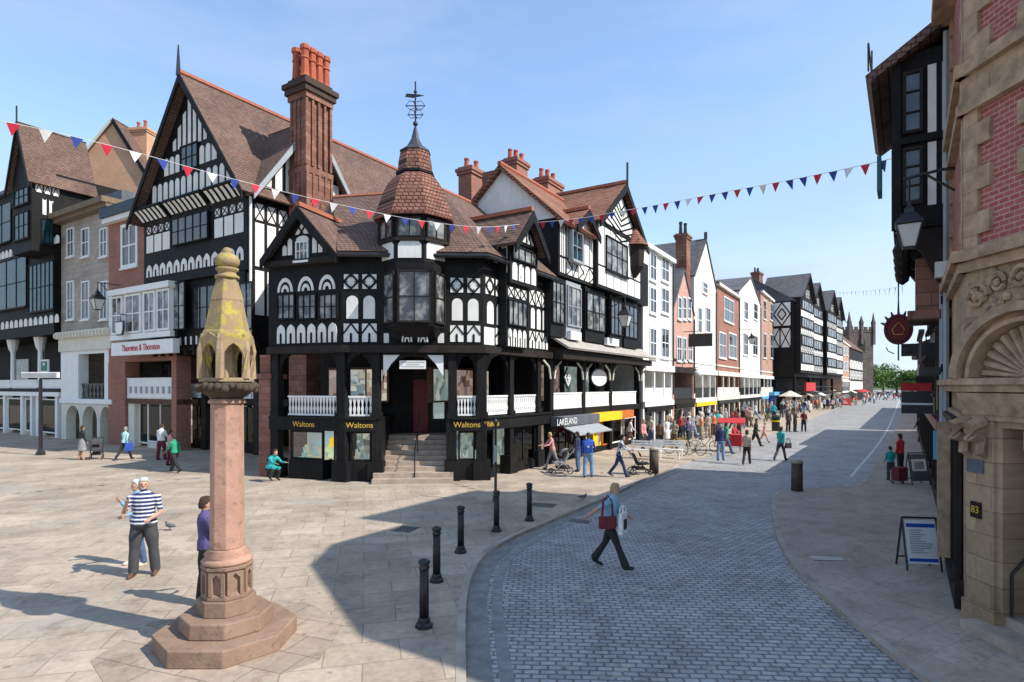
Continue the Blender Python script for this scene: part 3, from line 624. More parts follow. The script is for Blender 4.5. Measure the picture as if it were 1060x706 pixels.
q.box(cx-cwid*.53, cx+cwid*.53, -1.55, -.1, zt_+.001, zt_+.3)
for i in range(5): c = cx+(i-2)*cwid*.235; q.box(c-.07, c+.07, -1.56, -1.39, 10.7, zt_-3.8); q.box(c-.07, c+.07, -1.50, -1.3, zt_-3.4, zt_-.01)
for i in range(4): c = -1.3+i*.33; q.box(cx-cwid*.5-.06, cx-cwid*.5+.02, c-.06, c+.06, 10.7, zt_-3.8); q.box(cx-cwid*.47-.06, cx-cwid*.4, c-.06, c+.06, zt_-3.4, zt_-.01); q.box(cx+cwid*.4, cx+cwid*.47+.06, c-.06, c+.06, zt_-3.4, zt_-.01)
ch = q.build('chimney', M['redst'], rt)
q = MB(S); q.box(cx-cwid*.60, cx+cwid*.60, -1.65, 0, zt_+.301, zt_+.6); q.box(cx-cwid*.66, cx+cwid*.66, -1.75, .1, zt_+.601, zt_+.85); q.box(cx-cwid*.52, cx+cwid*.52, -1.5, -.1, zt_+.851, zt_+1.1); q.build('cap', plain('sooty_cap', (.07, .045, .035), .85), ch)
q = MB(S); c = cx; q.box(c-.42, c+.42, -1.56, -1.51, zt_-6.6, zt_-5.2); q.pr([(c-.55, zt_-5.2), (c+.55, zt_-5.2), (c, zt_-4.5)], -1.58, -1.51); q.build('carved_panel', M['redst'], ch)
for i in range(8):
    px_ = cx+(i % 4-1.5)*cwid*.27; py_ = -1.2 if i < 4 else -.55
    MB(S).lathe([(.25, zt_+1.1), (.21, zt_+1.25), (.18, zt_+2.0), (.23, zt_+2.05), (.19, zt_+2.15), (.19, zt_+2.45), (.25, zt_+2.5), (.25, zt_+2.7), (.2, zt_+2.75)], (px_, py_), 8).build('chimney_pot', M['pot'], ch)
MB(S).tube([(.05, -.15, 3), (.05, -.15, zE2-.6)], .07).build('drainpipe', M['white'], rt)
# ------------------------------------------------------------ corner building at the junction
DR = Vector((.524, .852))
def XY(px, Y): return Vector(((px-530)/FP*Y, Y))
ra = empty('corner_timber_building', (-3.7, 24.5, 0), 0, label='black and white corner building with a tiled turret over the entrance steps', cat='building'); rt = ra
PA = [XY(278, 23.5), XY(354, 22.3), XY(392, 22.3), XY(465, 22.5), XY(500, 22.7)]
PE = PA[4]+DR*5.44; IN = Vector((-.852, .524))
A1 = Fac(PA[0], PA[1]-PA[0], rt); A2 = Fac(PA[1], PA[2]-PA[1], rt); A3 = Fac(PA[2], PA[3]-PA[2], rt); A3b = Fac(PA[3], PA[4]-PA[3], rt); A4 = Fac(PA[4], DR, rt)
LA1, LA2, LA3, LA3b = [(PA[i+1]-PA[i]).length for i in range(4)]
W0 = Fac((0, 0), (1, 0), rt)      # world coordinates
ZJ, ZE, ZF = 5.16, 8.5, 2.42
back = [PE+IN*8, Vector((-4, 33)), PA[0]+A1.n*7.5]
b = MB(W0); b.prz([tuple(p) for p in PA+[PE]+back], ZJ, ZE)
def inset(d): return [tuple(PA[0]+A1.n*d), tuple(PA[1]+A1.n*d+Vector((.2, 0))), tuple(PA[4]+Vector((-.8*d, d*1.0))), tuple(PE+IN*d)]+[tuple(p) for p in back]
b.prz(inset(3.2), 0, ZJ-.002); b.build('wall', M['timber'], rt)
b = MB(W0)    # jetty moulding and gallery ceiling
b.prz([tuple(p+o) for p, o in zip(PA+[PE], [Vector((0, -.22))]*4+[Vector((.1, -.2)), Vector((.19, -.12))])]+[tuple(PE+IN*.5), tuple(PA[4]+Vector((-.3, .6))), tuple(PA[0]+A1.n*.5)], ZJ-.28, ZJ-.003)
b.build('jetty_beam', M['timber2'], rt)
b = MB(W0)
b.prz([tuple(p) for p in PA[:3]]+[tuple(PA[2]+Vector((0, 3.4))), tuple(PA[0]+A1.n*3.2)], ZF-.3, ZF); b.prz([tuple(PA[3]), tuple(PA[4]), tuple(PE), tuple(PE+IN*3.2), tuple(PA[3]+Vector((0, 3.4)))], ZF-.3, ZF)
b.build('gallery_floor', M['timber'], rt)
Wp, T = MB(), MB()
class Both(MB): pass
def mkrow(F): 
    Wq, Tq = MB(F), MB(F)
    def row(px0, py0, px1, py1, kind, n, y=0, g=.05):
        a, c, d, e = F.r(px0, py0, px1, py1, y); pat(Wq, Tq, a, c, d, e, y, kind, n, g)
    def done(m='plaster'):
        if Wq.v: Wq.build('plaster_panel', M[m], rt)
        if Tq.v: Tq.build('timber_brace', M['timber'], rt)
    return row, done, Wq, Tq
# wing
row, done, Wq, Tq = mkrow(A1)
row(285, 286, 350, 301, 'fan', 3, 0, .12); row(286, 335, 350, 355, 'ogee', 6)
for a, c in ((287, 306), (308, 328), (330, 350)): pwin(A1, a, 304, c, 331, -.03, nx=3, nz=2, fm='timber', gm='glassL', sill=False, bars=.5)
xa = A1.X(314, -.3); gw0, gw1 = A1.X(281), A1.X(353); zb_, za_ = A1.Z(314, 277, -.3), A1.Z(308, 219, -.3)
dormergable(A1, gw0, gw1, ZE+.02, za_, -.18, 2.6, wm='timber', ov=.12, over=.28)
yg = -.18; a, c, d, e = A1.r(307, 250, 320, 270, yg); window(A1, a, c, d, e, yg-.01, nx=3, nz=2, fm='white', gm='glassL', sill=True, bw=.05)
Wq.pr(archp(a, c, e-.02, e+.22), yg-.03, yg+.01)
for px in (295, 300.5, 326, 332, 339): Wq.pr(archp(A1.X(px, yg)-.10, A1.X(px, yg)+.10, ZE+.2, ZE+(.85 if px < 328 and px > 296 else .6), True), yg-.03, yg+.01)
gc = (gw0+gw1)/2; Wq.pr([(gc-.32, za_-.85), (gc+.32, za_-.85), (gc, za_-.42)], yg-.03, yg+.01); Tq.bar((gc-.2, za_-.5), (gc+.1, za_-.9), .07, yg-.05, yg); Tq.bar((gc+.2, za_-.5), (gc-.1, za_-.9), .07, yg-.053, yg)
MB(A1).box(gw0-.1, gw1+.1, -.32, -.003, ZE-.22, ZE-.003).build('tie_beam', M['timber2'], rt)
done()
# chamfer face
row, done, Wq, Tq = mkrow(A2)
row(354, 284, 392, 299, 'quat', 2, 0, .08); row(356, 306, 391, 330, 'arch', 2, 0, .1); row(354, 335, 392, 354, 'chev', 2, 0, .07); done()
# face right of the oriel
row, done, Wq, Tq = mkrow(A3b)
row(464, 288, 499, 303, 'quat', 2, 0, .08); row(465, 309, 498, 332, 'arch', 2, 0, .1); row(464, 337, 499, 354, 'chev', 2, 0, .07); done()
# right facade
row, done, Wq, Tq = mkrow(A4)
row(501, 289, 522, 306, 'quat', 2, 0, .08); row(502, 313, 522, 336, 'arch', 2, 0, .12); row(500, 339, 512, 357, 'stud', 1, 0, .05); row(512, 340, 522, 357, 'chev', 1, 0, .05)
row(547, 302, 566, 317, 'cross', 3, 0, .05); row(548, 320, 566, 341, 'arch', 3, 0, .1); row(547, 344, 567, 361, 'chev', 3, 0, .05)
row(525, 341, 545, 359, 'ogee', 4, -.4, .05); row(525, 299, 545, 309, 'cross', 3, -.4, .05)
bx0, bx1 = A4.X(524, -.4), A4.X(546, -.4); MB(A4).box(bx0, bx1, -.4, -.002, ZJ+.01, ZE+.6).build('bay', M['timber'], rt)
window(A4, bx0+.08, bx1-.08, A4.Z(535, 338, -.4), A4.Z(535, 311, -.4), -.42, nx=4, nz=1, fm='timber', gm='glassL', sill=False)
dx0, dx1 = A4.X(528, -.55), A4.X(556, -.55); zd0, zd1, zda = A4.Z(540, 288, -.55), A4.Z(540, 254, -.55), A4.Z(543, 224, -.55)
MB(A4).box(dx0, dx1, -.55, 2.5, zd0-.3, zd1).build('dormer', M['timber'], rt)
dormergable(A4, dx0, dx1, zd1, zda, -.62, 3.4, wm='timber', ov=.3, over=.35)
pat(Wq, Tq, dx0+.08, dx1-.08, zd0-.15, zd0+.55, -.55, 'arch', 4, .06); window(A4, dx0+.1, dx1-.1, zd0+.65, zd1-.1, -.57, nx=4, nz=1, fm='timber', gm='glassL', sill=False)
dc = (dx0+dx1)/2; Wq.pr([(dx0+.45, zd1+.12), (dx1-.45, zd1+.12), (dc, zda-.35)], -.65, -.6)
for q_ in (-.35, 0, .35): Tq.bar((dc+q_, zd1+.1), (dc+q_*.2, zda-.3), .08, -.67, -.64)
Ds = Fac(A4.P(dx0, 2.5, 0)[:2], -A4.n, rt); Wd, Td = MB(Ds), MB(Ds); pat(Wd, Td, .9, 3.0, zd0+.1, zd1-.1, 0, 'stud', 5, .08); Wd.build('plaster_panel', M['plaster'], rt)
done()
# main roof
Rg = 12.5; E = [Vector((-10.0, 26, ZE)), Vector((-6.5, 21.9, ZE)), Vector((-.9, 22.15, ZE)), Vector((*(PE+Vector((.35, -.2))), ZE))]
R0, R1, R2 = Vector((-8.6, 28.3, Rg)), Vector((-3.2, 27.2, Rg)), Vector((*(Vector((-3.2, 27.2))+DR*5.4), Rg))
q = MB(W0); up = Vector((0, 0, .16))
for P_ in ([E[0], Vector((-6.6, 23.0, ZE+.1)), R0], [E[1], E[2], R1, R0], [E[2], E[3], R2, R1], [R0, R1, Vector((-4, 33.5, ZE)), Vector((-10.5, 32, ZE))], [R1, R2, Vector((*(PE+IN*8), ZE)), Vector((-4, 33.5, ZE))], [E[0], R0, Vector((-10.5, 32, ZE))]):
    q.slab([p+up for p in P_], .16)
rf = q.build('roof', M['tile'], rt)
MB(W0).tube([R0+up, R1+up, R2+up], .11, 6).build('ridge', M['ridge'], rf)
q = MB(W0); q.tube([E[1], E[2], E[3]], .09, 6); q.build('gutter', M['black'], rt)
# oriel under the turret
Cx, Cy = (430-530)/FP*23.0, 23.0
zo0, zo1 = A3.Z(430, 334, -.9), A3.Z(430, 280, -.9)
pf = [(A3.X(397, -.05), .0), (A3.X(410, -.95), -.95), (A3.X(448, -.95), -.95), (A3.X(460, -.05), .0)]
q = MB(A3); q.prz([pf[0], pf[1], pf[2], pf[3]], zo0-.12, zo1+.3)
q.add([(x, y, zo0-.12) for x, y in pf]+[(pf[0][0]+.3, .0, ZJ+.2), (pf[1][0]+.3, -.35, ZJ+.2), (pf[2][0]-.3, -.35, ZJ+.2), (pf[3][0]-.3, .0, ZJ+.2)], [(0, 1, 5, 4), (1, 2, 6, 5), (2, 3, 7, 6), (4, 5, 6, 7)])
q.build('oriel', M['timber'], rt)
for i in range(3):
    p0, p1 = A3.P(*pf[i], 0), A3.P(*pf[i+1], 0); f = Fac(p0[:2], (p1-p0)[:2], rt); L = (p1-p0).length
    window(f, .06, L-.06, zo0, zo1, -.02, nx=2 if i == 1 else 1, nz=2, fm='timber2', gm='glassL', sill=False, bw=.07, name='oriel_window')
row, done, Wq, Tq = mkrow(A3)
row(413, 341, 446, 354, 'fan', 2, -.42, .1); row(396, 345, 404, 355, 'stud', 1, 0); row(452, 345, 461, 355, 'stud', 1, 0); done()
# turret
r8 = 1.38; tq = MB(W0); tq.lathe([(r8*.93, 7.9), (r8, 8.2), (r8, 10.1)], (Cx, Cy), 8, math.pi/8); tu = tq.build('turret', M['timber'], rt)
for k in range(8):
    a0 = math.pi/8+k*math.pi/4; a1 = a0+math.pi/4; am = (a0+a1)/2
    if math.sin(am) > .2: continue
    p0 = Vector((Cx+r8*math.cos(a0), Cy+r8*math.sin(a0))); p1 = Vector((Cx+r8*math.cos(a1), Cy+r8*math.sin(a1))); f = Fac(p0, p1-p0, rt); L = (p1-p0).length
    q = MB(f); q.pr([(.1, 8.34), (L-.1, 8.34), (L-.1, 8.85), (L-.2, 8.96), (.2, 8.96), (.1, 8.85)], -.03, .01); q.build('plaster_panel', M['plaster'], tu)
    window(f, .08, L-.08, 9.1, 9.85, -.03, nx=2, nz=1, fm='timber2', gm='glassL', sill=False, bw=.06, name='lantern_window')
    MB(f).box(-.02, L+.02, -.1, -.001, 8.97, 9.08).build('sill_band', M['timber2'], tu)
tr = MB(W0).lathe([(.3, 10.1), (1.62, 9.93), (1.64, 10.0), (1.50, 10.3), (1.39, 10.62), (1.26, 11.0), (1.08, 11.36), (.89, 11.6), (.72, 11.76)], (Cx, Cy), 8, math.pi/8).build('turret_roof', M['tileT'], rt)
MB(W0).lathe([(.68, 11.76), (.77, 11.79), (.77, 11.88), (.68, 11.91)], (Cx, Cy), 8, math.pi/8).build('neck_band', M['timber'], tr)
MB(W0).lathe([(.69, 11.91), (.66, 12.3), (.58, 12.7)], (Cx, Cy), 8, math.pi/8).build('neck_tiles', M['tileT'], tr)
MB(W0).lathe([(.62, 12.7), (.6, 12.75), (.32, 12.95), (.16, 13.25), (.06, 13.7)], (Cx, Cy), 8, math.pi/8).build('lead_cap', plain('dark_lead', (.05, .055, .065), .5, .3, 4), tr)
q = MB(W0); q.tube([(Cx, Cy, 13.6), (Cx, Cy, 15.5)], .03); q.ball((Cx, Cy, 13.85), .1); q.ball((Cx, Cy, 15.1), .07)
for z, s_ in ((14.2, .3), (14.55, .38)):
    q.tube([(Cx-s_, Cy, z), (Cx+s_, Cy, z)], .02); q.tube([(Cx, Cy-s_, z), (Cx, Cy+s_, z)], .02)
    for sg_ in (-1, 1): q.tube([(Cx+sg_*.05, Cy, z+.15), (Cx+sg_*s_*.6, Cy, z+.2), (Cx+sg_*s_, Cy, z), (Cx+sg_*s_*.6, Cy, z-.14), (Cx+sg_*.05, Cy, z-.1)], .015, 5)
q.pr([(Cx-.4, 14.9), (Cx-.1, 14.86), (Cx+.35, 14.95), (Cx+.1, 15.0), (Cx-.35, 15.03)], Cy-.01, Cy+.01); q.build('weather_vane', M['black'], rt)
# posts, brackets, ground floor piers
def post(F, x, y=.1, w_=.15, z0=0, z1=ZJ-.28, base=True):
    q = MB(F); q.box(x-w_, x+w_, y-w_, y+w_, z0, z1); q.box(x-w_-.05, x+w_+.05, y-w_-.05, y+w_+.05, ZF-.05, ZF+.18)
    for s_ in (-1, 1): q.pr([(x+s_*w_, z1), (x+s_*(w_+.55), z1), (x+s_*(w_+.2), z1-.22), (x+s_*w_, z1-.7)], y-.05, y+.05)
    if base: q.box(x-w_-.14, x+w_+.14, y-w_-.1, y+w_+.12, 0, .75)
    return q.build('post', M['timber'], rt)
post(A1, .35); post(A1, LA1-.02, .12, .19); post(A2, LA2-.1); post(A3b, .12); post(A3b, LA3b-.05, .14, .19)
for px in (529.5, 558): post(A4, A4.X(px), .12)
q = MB(A1); q.box(-.45, .12, -.05, .7, 0, 3.9); q.box(-.55, .22, -.12, .8, 3.9, 4.1); q.box(-.42, .1, -.02, .7, 4.1, ZJ-.3); q.build('pier', M['redst'], rt)
# fascias and balustrades
for F_, a, c in ((A1, .1, LA1), (A2, .0, LA2-.1), (A3b, .12, LA3b), (A4, .0, 5.44)):
    q = MB(F_); q.box(a, c, -.08, .15, ZF-.52, ZF-.004); q.box(a, c, -.14, .15, ZF-.08, ZF-.006); q.build('fascia', M['timber'], rt)
zr = 3.24
balustrade(A1, A1.X(297), A1.X(352), ZF+.05, zr, .1, 'splat', n=17); balustrade(A2, .22, LA2-.25, ZF+.05, zr, .1, 'splat', n=6)
balustrade(A3b, .3, LA3b-.26, ZF+.05, zr, .1, 'splat', n=6)
balustrade(A4, .25, A4.X(528)-.02, ZF+.05, zr, .12, 'bal', n=14); balustrade(A4, A4.X(531)+.05, A4.X(557)-.05, ZF+.05, zr, .12, 'bal', n=12)
for F_, a, c in ((A4, .25, A4.X(528)-.02), (A4, A4.X(531)+.05, A4.X(557)-.05)): MB(F_).box(a, c, .13, .15, ZF+.1, zr-.1).build('balustrade_backing', M['white'], rt)
def shop(F, a, c, z0, z1, gm, lettering=None, nx=1, fm='timber', y=.12):
    shopwin(F, a, c, z0, z1, y, 1.0, gm, fm, nx); MB(F).box(a-.03, c+.03, y-.1, y+.5, 0, z0-.003).build('stall_riser', M['grey'] if False else M['timber'], rt)
    if lettering:
        fo = MB(F).box(a+.05, c-.05, -.085, -.081, ZF-.45, ZF-.14).build('sign_board', M['timber'], rt); text(F, lettering, (a+c)/2, ZF-.29, -.09, .30, 'gold', fo)
shop(A1, A1.X(299), A1.X(333), .75, 1.88, 'goodsY', 'Waltons')
q = MB(A1); q.box(A1.X(337), A1.X(349), .5, .6, 0, 1.9); q.build('door', M['timber2'], rt); MB(A1).box(A1.X(339), A1.X(347), .48, .499, .7, 1.7).build('pane', M['glassL'], rt)
shop(A2, .28, LA2-.3, .75, 1.88, 'goodsA', 'Waltons'); shop(A3b, .35, LA3b-.3, .75, 1.88, 'goodsA', 'Waltons')
shop(A4, A4.X(501.5), A4.X(513), .3, 1.88, 'goodsG', 'Waltons'); shop(A4, A4.X(531), A4.X(556), .35, 1.88, 'goodsG', None, 2)
q = MB(A4); q.box(A4.X(515), A4.X(528), 1.2, 1.25, 0, 1.9); q.build('door', M['timber'], rt); MB(A4).box(A4.X(518), A4.X(525), 1.17, 1.199, .4, 1.7).build('pane', M['glassL'], rt)
# gallery shop windows behind
for F_, a, c, gm in ((A1, .7, 1.5, 'goodsC'), (A1, 1.7, 2.9, 'goodsA'), (A2, .2, 1.2, 'goodsW'), (A4, .4, 1.6, 'goodsG'), (A4, 2.0, 3.3, 'goodsC'), (A4, 3.5, 4.6, 'goodsW')):
    yb = 3.12 if F_ is not A2 else 3.0
    q = MB(F_); q.box(a, c, yb-.3, yb, ZF+.5, ZF+2.0); f = q.build('gallery_window', M['brownint'], rt)
    MB(F_).box(a+.08, c-.08, yb-.34, yb-.301, ZF+.58, ZF+1.9).build('display', M[gm], f)
# entrance steps
nS = 9; rise = 1.58/nS
for i in range(nS):
    y0 = -.45+i*.3 if i > 1 else -.65+i*.32; e_ = .0 if i > 1 else .28
    MB(A3).box(.12-e_, LA3-.12+e_, y0, 3.4, i*rise+.001 if i else 0, (i+1)*rise).build('step', M['stepst'], rt)
for a_, c_ in ((-.1, .115), (LA3-.115, LA3+.1)): MB(A3).box(a_, c_, -.05, 3.2, 0, ZF).build('stair_wall', M['timber'], rt)
q = MB(A3); xm = LA3/2+.05; q.tube([(xm, -.35, .2), (xm, -.35, 1.15), (xm, 2.3, 2.55), (xm, 2.3, 1.5)], .025); q.tube([(xm, 1, 1), (xm, 1, 1.85)], .02); q.build('handrail', M['black'], rt)
q = MB(A3); xl, xr = A3.X(396), A3.X(460); zt_, zs = ZJ-.29, 3.75; c = (xl+xr)/2; hw = (xr-xl)/2
arc = [(c+hw*math.cos(t), zs+(4.75-zs)*math.sin(t)) for t in [math.pi*k/12 for k in range(13)]]
for k in range(12): p, p2 = arc[k], arc[k+1]; q.pr([p, p2, (p2[0], zt_), (p[0], zt_)], -.02, .22)
q.build('entrance_arch', M['timber'], rt)
q = MB(A3)
for s_ in (-1, 1): q.pr([(c+s_*hw*.97, zs+.25), (c+s_*hw*.97, zt_-.08), (c+s_*hw*.45, zt_-.08), (c+s_*hw*.72, 4.45), (c+s_*hw*.9, 4.1)], -.04, -.021)
q.build('spandrel', M['white'], rt)
sb = MB(A3).box(A3.X(414), A3.X(441), -.16, -.06, A3.Z(428, 382), A3.Z(428, 373.5)).build('entrance_sign', M['white'], rt); q = MB(A3)
for z_, l_ in ((4.5, .9), (4.41, .5), (4.33, .85)): q.box(A3.X(427.5)-l_/2, A3.X(427.5)+l_/2, -.165, -.161, z_, z_+.03)
q.build('printed_lines', M['grey'], sb)
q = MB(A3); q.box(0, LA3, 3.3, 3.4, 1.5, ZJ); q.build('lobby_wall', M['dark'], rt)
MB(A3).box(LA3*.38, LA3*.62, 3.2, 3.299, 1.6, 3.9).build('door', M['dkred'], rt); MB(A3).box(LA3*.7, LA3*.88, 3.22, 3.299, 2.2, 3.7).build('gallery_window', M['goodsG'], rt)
# ------------------------------------------------------------ two-gabled building next on the right
F = Fac(PE+DR*.03, DR); F.mkroot('twin_gable_building', 'timbered building with herringbone gable and first-floor bay windows, joined right of the corner building', 'building'); rt = F.root
x1 = F.X(664); zJ, z2, zE = 5.45, 8.75, 11.4
b = MB(); b.box(0, x1, 0, 9, zJ, z2); b.box(0, x1, 3, 9, 0, zJ-.002); b.box(0, x1, -.45, 9, z2+.002, zE); b.build('wall', M['timber'], rt)
gx0, gx1 = F.X(618, -.7), F.X(663, -.7); zgb = 12.2; za = F.Z(644, 195, -.7)
b = MB(); b.box(gx0, gx1, -.7, 4, z2+.004, zgb); b.build('gable_bay', M['timber'], rt)
MB().pr([(0, zE+.003), (5.4, zE+.003), (2.5, 14.0)], 0, 0) if 0 else None
q = MB(); q.prx([(-.45, zE+.003), (5.6, zE+.003), (2.6, 14.1)], 0, .25); q.build('gable_wall', M['plaster'], rt)
q = MB()
q.slab([(-.3, -.9, zE-.25), (gx0-.4, -.9, zE-.25), (gx0-.4, 2.6, 14.35), (-.3, 2.6, 14.35)], .18); q.slab([(gx0-.4, .0, zE+.6), (x1, .0, zE+.6), (x1, 2.6, 14.35), (gx0-.4, 2.6, 14.35)], .18); q.slab([(-.3, 6.2, zE-.25), (x1, 6.2, zE-.25), (x1, 2.6, 14.35), (-.3, 2.6, 14.35)], .18)
rf = q.build('roof', M['tileR'], rt); MB().tube([(-.3, 2.6, 14.4), (x1, 2.6, 14.4)], .12).build('ridge', M['ridge'], rf)
dormergable(F, gx0, gx1, zgb, za, -.7, 4, rm='tileR', wm='timber', ov=.4, over=.35)
MB().tube([((gx0+gx1)/2, -1.1, za), ((gx0+gx1)/2, -1.1, za+1.3)], .06).build('finial', M['black'], rt)
dg0, dg1 = F.X(594, -.6), F.X(614, -.6)
dormergable(F, dg0, dg1, zE-.1, F.Z(603, 220, -.6), -.6, 3, rm='tileR', wm='plaster', ov=.25, over=.3)
Wp, T = MB(), MB()
def row(px0, py0, px1, py1, kind, n, y=0, g=.05):
    a, c, d, e = F.r(px0, py0, px1, py1, y); pat(Wp, T, a, c, d, e, y, kind, n, g)
y = -.45; zz = lambda k: z2+.15+(zE-z2-.25)*k
pat(Wp, T, .1, F.X(585, y), zz(.0), zz(.28), y, 'stud', 3); pat(Wp, T, .1, F.X(585, y), zz(.33), zz(.97), y, 'stud', 3)
pat(Wp, T, F.X(586, y), F.X(615, y), zz(0), zz(.30), y, 'brace', 5, .04); pat(Wp, T, F.X(586, y), F.X(615, y), zz(.34), zz(.97), y, 'stud', 5, .05)
y = -.7; pat(Wp, T, gx0+.1, gx1-.1, z2+.15, z2+1.1, y, 'stud', 6, .05); pat(Wp, T, gx0+.1, gx1-.1, z2+1.2, zgb-.2, y, 'stud', 8, .05)
gc = (gx0+gx1)/2; gh = za-zgb; hw = (gx1-gx0)/2
Wp.pr([(gx0+.5, zgb+.1), (gx1-.5, zgb+.1), (gc, za-.5)], y-.03, y+.01)
for i in range(1, 8):
    zc = zgb+gh*i*.11; T.bar((gc-hw*.9*(1-i*.11), zc-.1), (gc, zc-.75), .09, y-.05-.001*i, y); T.bar((gc+hw*.9*(1-i*.11), zc-.1), (gc, zc-.75), .09, y-.06-.001*i, y)
Wp.build('plaster_panel', M['plaster'], rt); T.build('timber_brace', M['timber'], rt)
pwin(F, 627, 249, 649, 283, -.75, nx=4, nz=2, fm='timber', gm='glassL'); pwin(F, 589, 240, 600, 271, -.55, nx=2, nz=2, fm='grey', gm='glassT', pr=.2)
q = MB(); ox = F.X(657, -.8); q.lathe([(.1, 10.0), (.55, 10.6), (.6, 11.8), (.75, 11.85)], (ox, -.8), 8); q.build('oriel', M['timber2'], rt); MB().lathe([(.85, 11.85), (.5, 12.3), (.1, 12.9)], (ox, -.8), 8).build('oriel_roof', M['tileR'], rt)
# first floor bays
for a, c, fm, gm in ((570, 584, 'timber', 'glassL'), (586, 601, 'grey', 'glassL'), (606, 626, 'timber', 'glassL'), (631, 644, 'timber', 'glass'), (646, 660, 'timber', 'glass')):
    xa_, xb_ = F.X(a, -.35), F.X(c, -.35); MB().box(xa_, xb_, -.35, -.002, zJ+.45, z2-.1).build('bay', M[fm], rt); window(F, xa_+.06, xb_-.06, zJ+1.05, z2-.3, -.37, nx=3, nz=2, fm=fm, gm=gm, name='bay_window', sill=False)
for a, c in ((590, 601), (628, 640)): MB().box(F.X(a, -.5), F.X(c, -.5), -.55, -.36, zJ+.4, zJ+.8).build('flower_box', M['white'], rt)
for px in (603, 629): MB().box(F.X(px)-.15, F.X(px)+.15, -.2, -.003, zJ+.3, z2-.01).build('pilaster', M['cream'], rt)
q = MB(); q.slab([(0, -1.0, zJ-.05), (x1, -1.0, zJ-.05), (x1, -.003, zJ+.55), (0, -.003, zJ+.55)], .1); q.build('pent_roof', plain('pale_lead_pent', (.40, .37, .33), .7, .2, 1.5), rt)
q = MB(); q.box(0, x1, -.7, .1, zJ-.55, zJ-.2); q.build('jetty_beam', M['timber2'], rt)
ZG = 2.5
MB().box(0, x1, -.1, 3, ZG-.3, ZG).build('gallery_floor', M['timber'], rt)
for px in (569.5, 603, 631, 661):
    x = F.X(px); q = MB(); q.box(x-.16, x+.16, -.1, .25, 0, zJ-.55)
    for s_ in (-1, 1): q.pr([(x+s_*.16, zJ-.56), (x+s_*1.1, zJ-.56), (x+s_*.5, zJ-.72), (x+s_*.16, zJ-1.4)], -.05, .08)
    q.build('post', M['timber'], rt)
    q = MB()
    for s_ in (-1, 1): q.tube([(x+s_*.2, -.12, zJ-1.5), (x+s_*.35, -.12, zJ-.95), (x+s_*.9, -.12, zJ-.66)], .05, 5)
    q.build('bracket', M['cream'], rt)
for a, c in ((571, 602), (604.5, 630), (632.5, 658)): balustrade(F, F.X(a), F.X(c), ZG+.02, 3.3, 0, 'panel', n=1)
for a, c, gm in ((574, 598, 'dark'), (606, 627, 'goodsC'), (633, 654, 'goodsG')): MB().box(F.X(a), F.X(c), 2.9, 2.999, ZG+.3, ZG+2.3).build('gallery_window', M[gm], rt)
fs = MB(); fs.box(F.X(568.5), F.X(607), -.75, -.1, ZG-.75, ZG-.31); fo = fs.build('shop_sign', M['lead'], rt); text(F, 'LAKELAND', F.X(588, -.8), ZG-.53, -.77, .42, 'white', fo)
q = MB(); q.slab([(.1, -1.5, ZG-1.1), (F.X(606), -1.5, ZG-1.1), (F.X(606), -.7, ZG-.78), (.1, -.7, ZG-.78)], .05); q.build('awning', M['grey'], rt)
MB().box(F.X(609), F.X(634), -.6, .1, ZG-.75, ZG-.31).build('shop_sign', M['yellow'], rt); MB().box(F.X(635), F.X(648), -.5, .1, ZG-.75, ZG-.31).build('shop_sign', M['orange'], rt)
shopwin(F, .3, F.X(588), .4, ZG-.8, .1, 1, 'goodsC', 'timber', 2); shopwin(F, F.X(590), F.X(602), .4, ZG-.8, .1, 1, 'goodsC', 'timber', 1)
shopwin(F, F.X(608), F.X(616), .3, ZG-.8, .1, 1, 'goodsY', 'yellow'); MB().box(F.X(617), F.X(624), .3, .4, 0, ZG-.8).build('door', M['yellow'], rt); shopwin(F, F.X(625), F.X(631), .3, ZG-.8, .1, 1, 'goodsY', 'orange')
shopwin(F, F.X(634), F.X(645), .3, ZG-.8, .1, 1, 'goodsC', 'white'); shopwin(F, F.X(647), F.X(659), .3, ZG-.8, .1, 1, 'goodsC', 'white')
MB().box(.1, x1-.1, .1, .5, 0, .29).build('stall_riser', M['timber'], rt)
# hanging signs in its gallery
e = F.P(F.X(587, .1), .1, F.Z(587, 391, .1)); s = empty('hanging_sign', e, F.ang, label='dark diamond sign with white cross outline in the gallery above the awning', cat='sign')
MB().pr([(-.42, 0), (0, .55), (.42, 0), (0, -.55)], -.03, .03).build('board', M['black'], s)
q = MB()
for p1, p2 in (((-.3, 0), (0, .4)), ((0, .4), (.3, 0)), ((.3, 0), (0, -.4)), ((0, -.4), (-.3, 0)), ((-.15, 0), (.15, 0)), ((0, .2), (0, -.2))): q.bar(p1, p2, .06, -.05-.001*len(q.v), -.029)
q.build('emblem', M['white'], s); MB().tube([(0, 0, .5), (0, 0, 1.0)], .02).build('bracket', M['black'], s)
e = F.P(F.X(620, .1), .1, F.Z(620, 391, .1)); s = empty('hanging_sign', e, F.ang, label='white oval sign with dark rim in the gallery above the yellow shop', cat='sign')
MB().lathe([(.01, -.03), (1, -.03), (1, .03), (.01, .03)], (0, 0), 24).build('x', M['black'], s) if 0 else None
def oval(rx, rz, y0, y1): return MB().pr([(rx*math.cos(t), rz*math.sin(t)) for t in [2*math.pi*k/28 for k in range(28)]], y0, y1)
oval(1.15, .52, -.03, .03).build('frame', M['black'], s); bo = oval(1.06, .45, -.045, .045).build('board', M['white'], s)
MB().tube([(-.5, 0, .4), (-.5, 0, .9)], .02).build('bracket', M['black'], s)
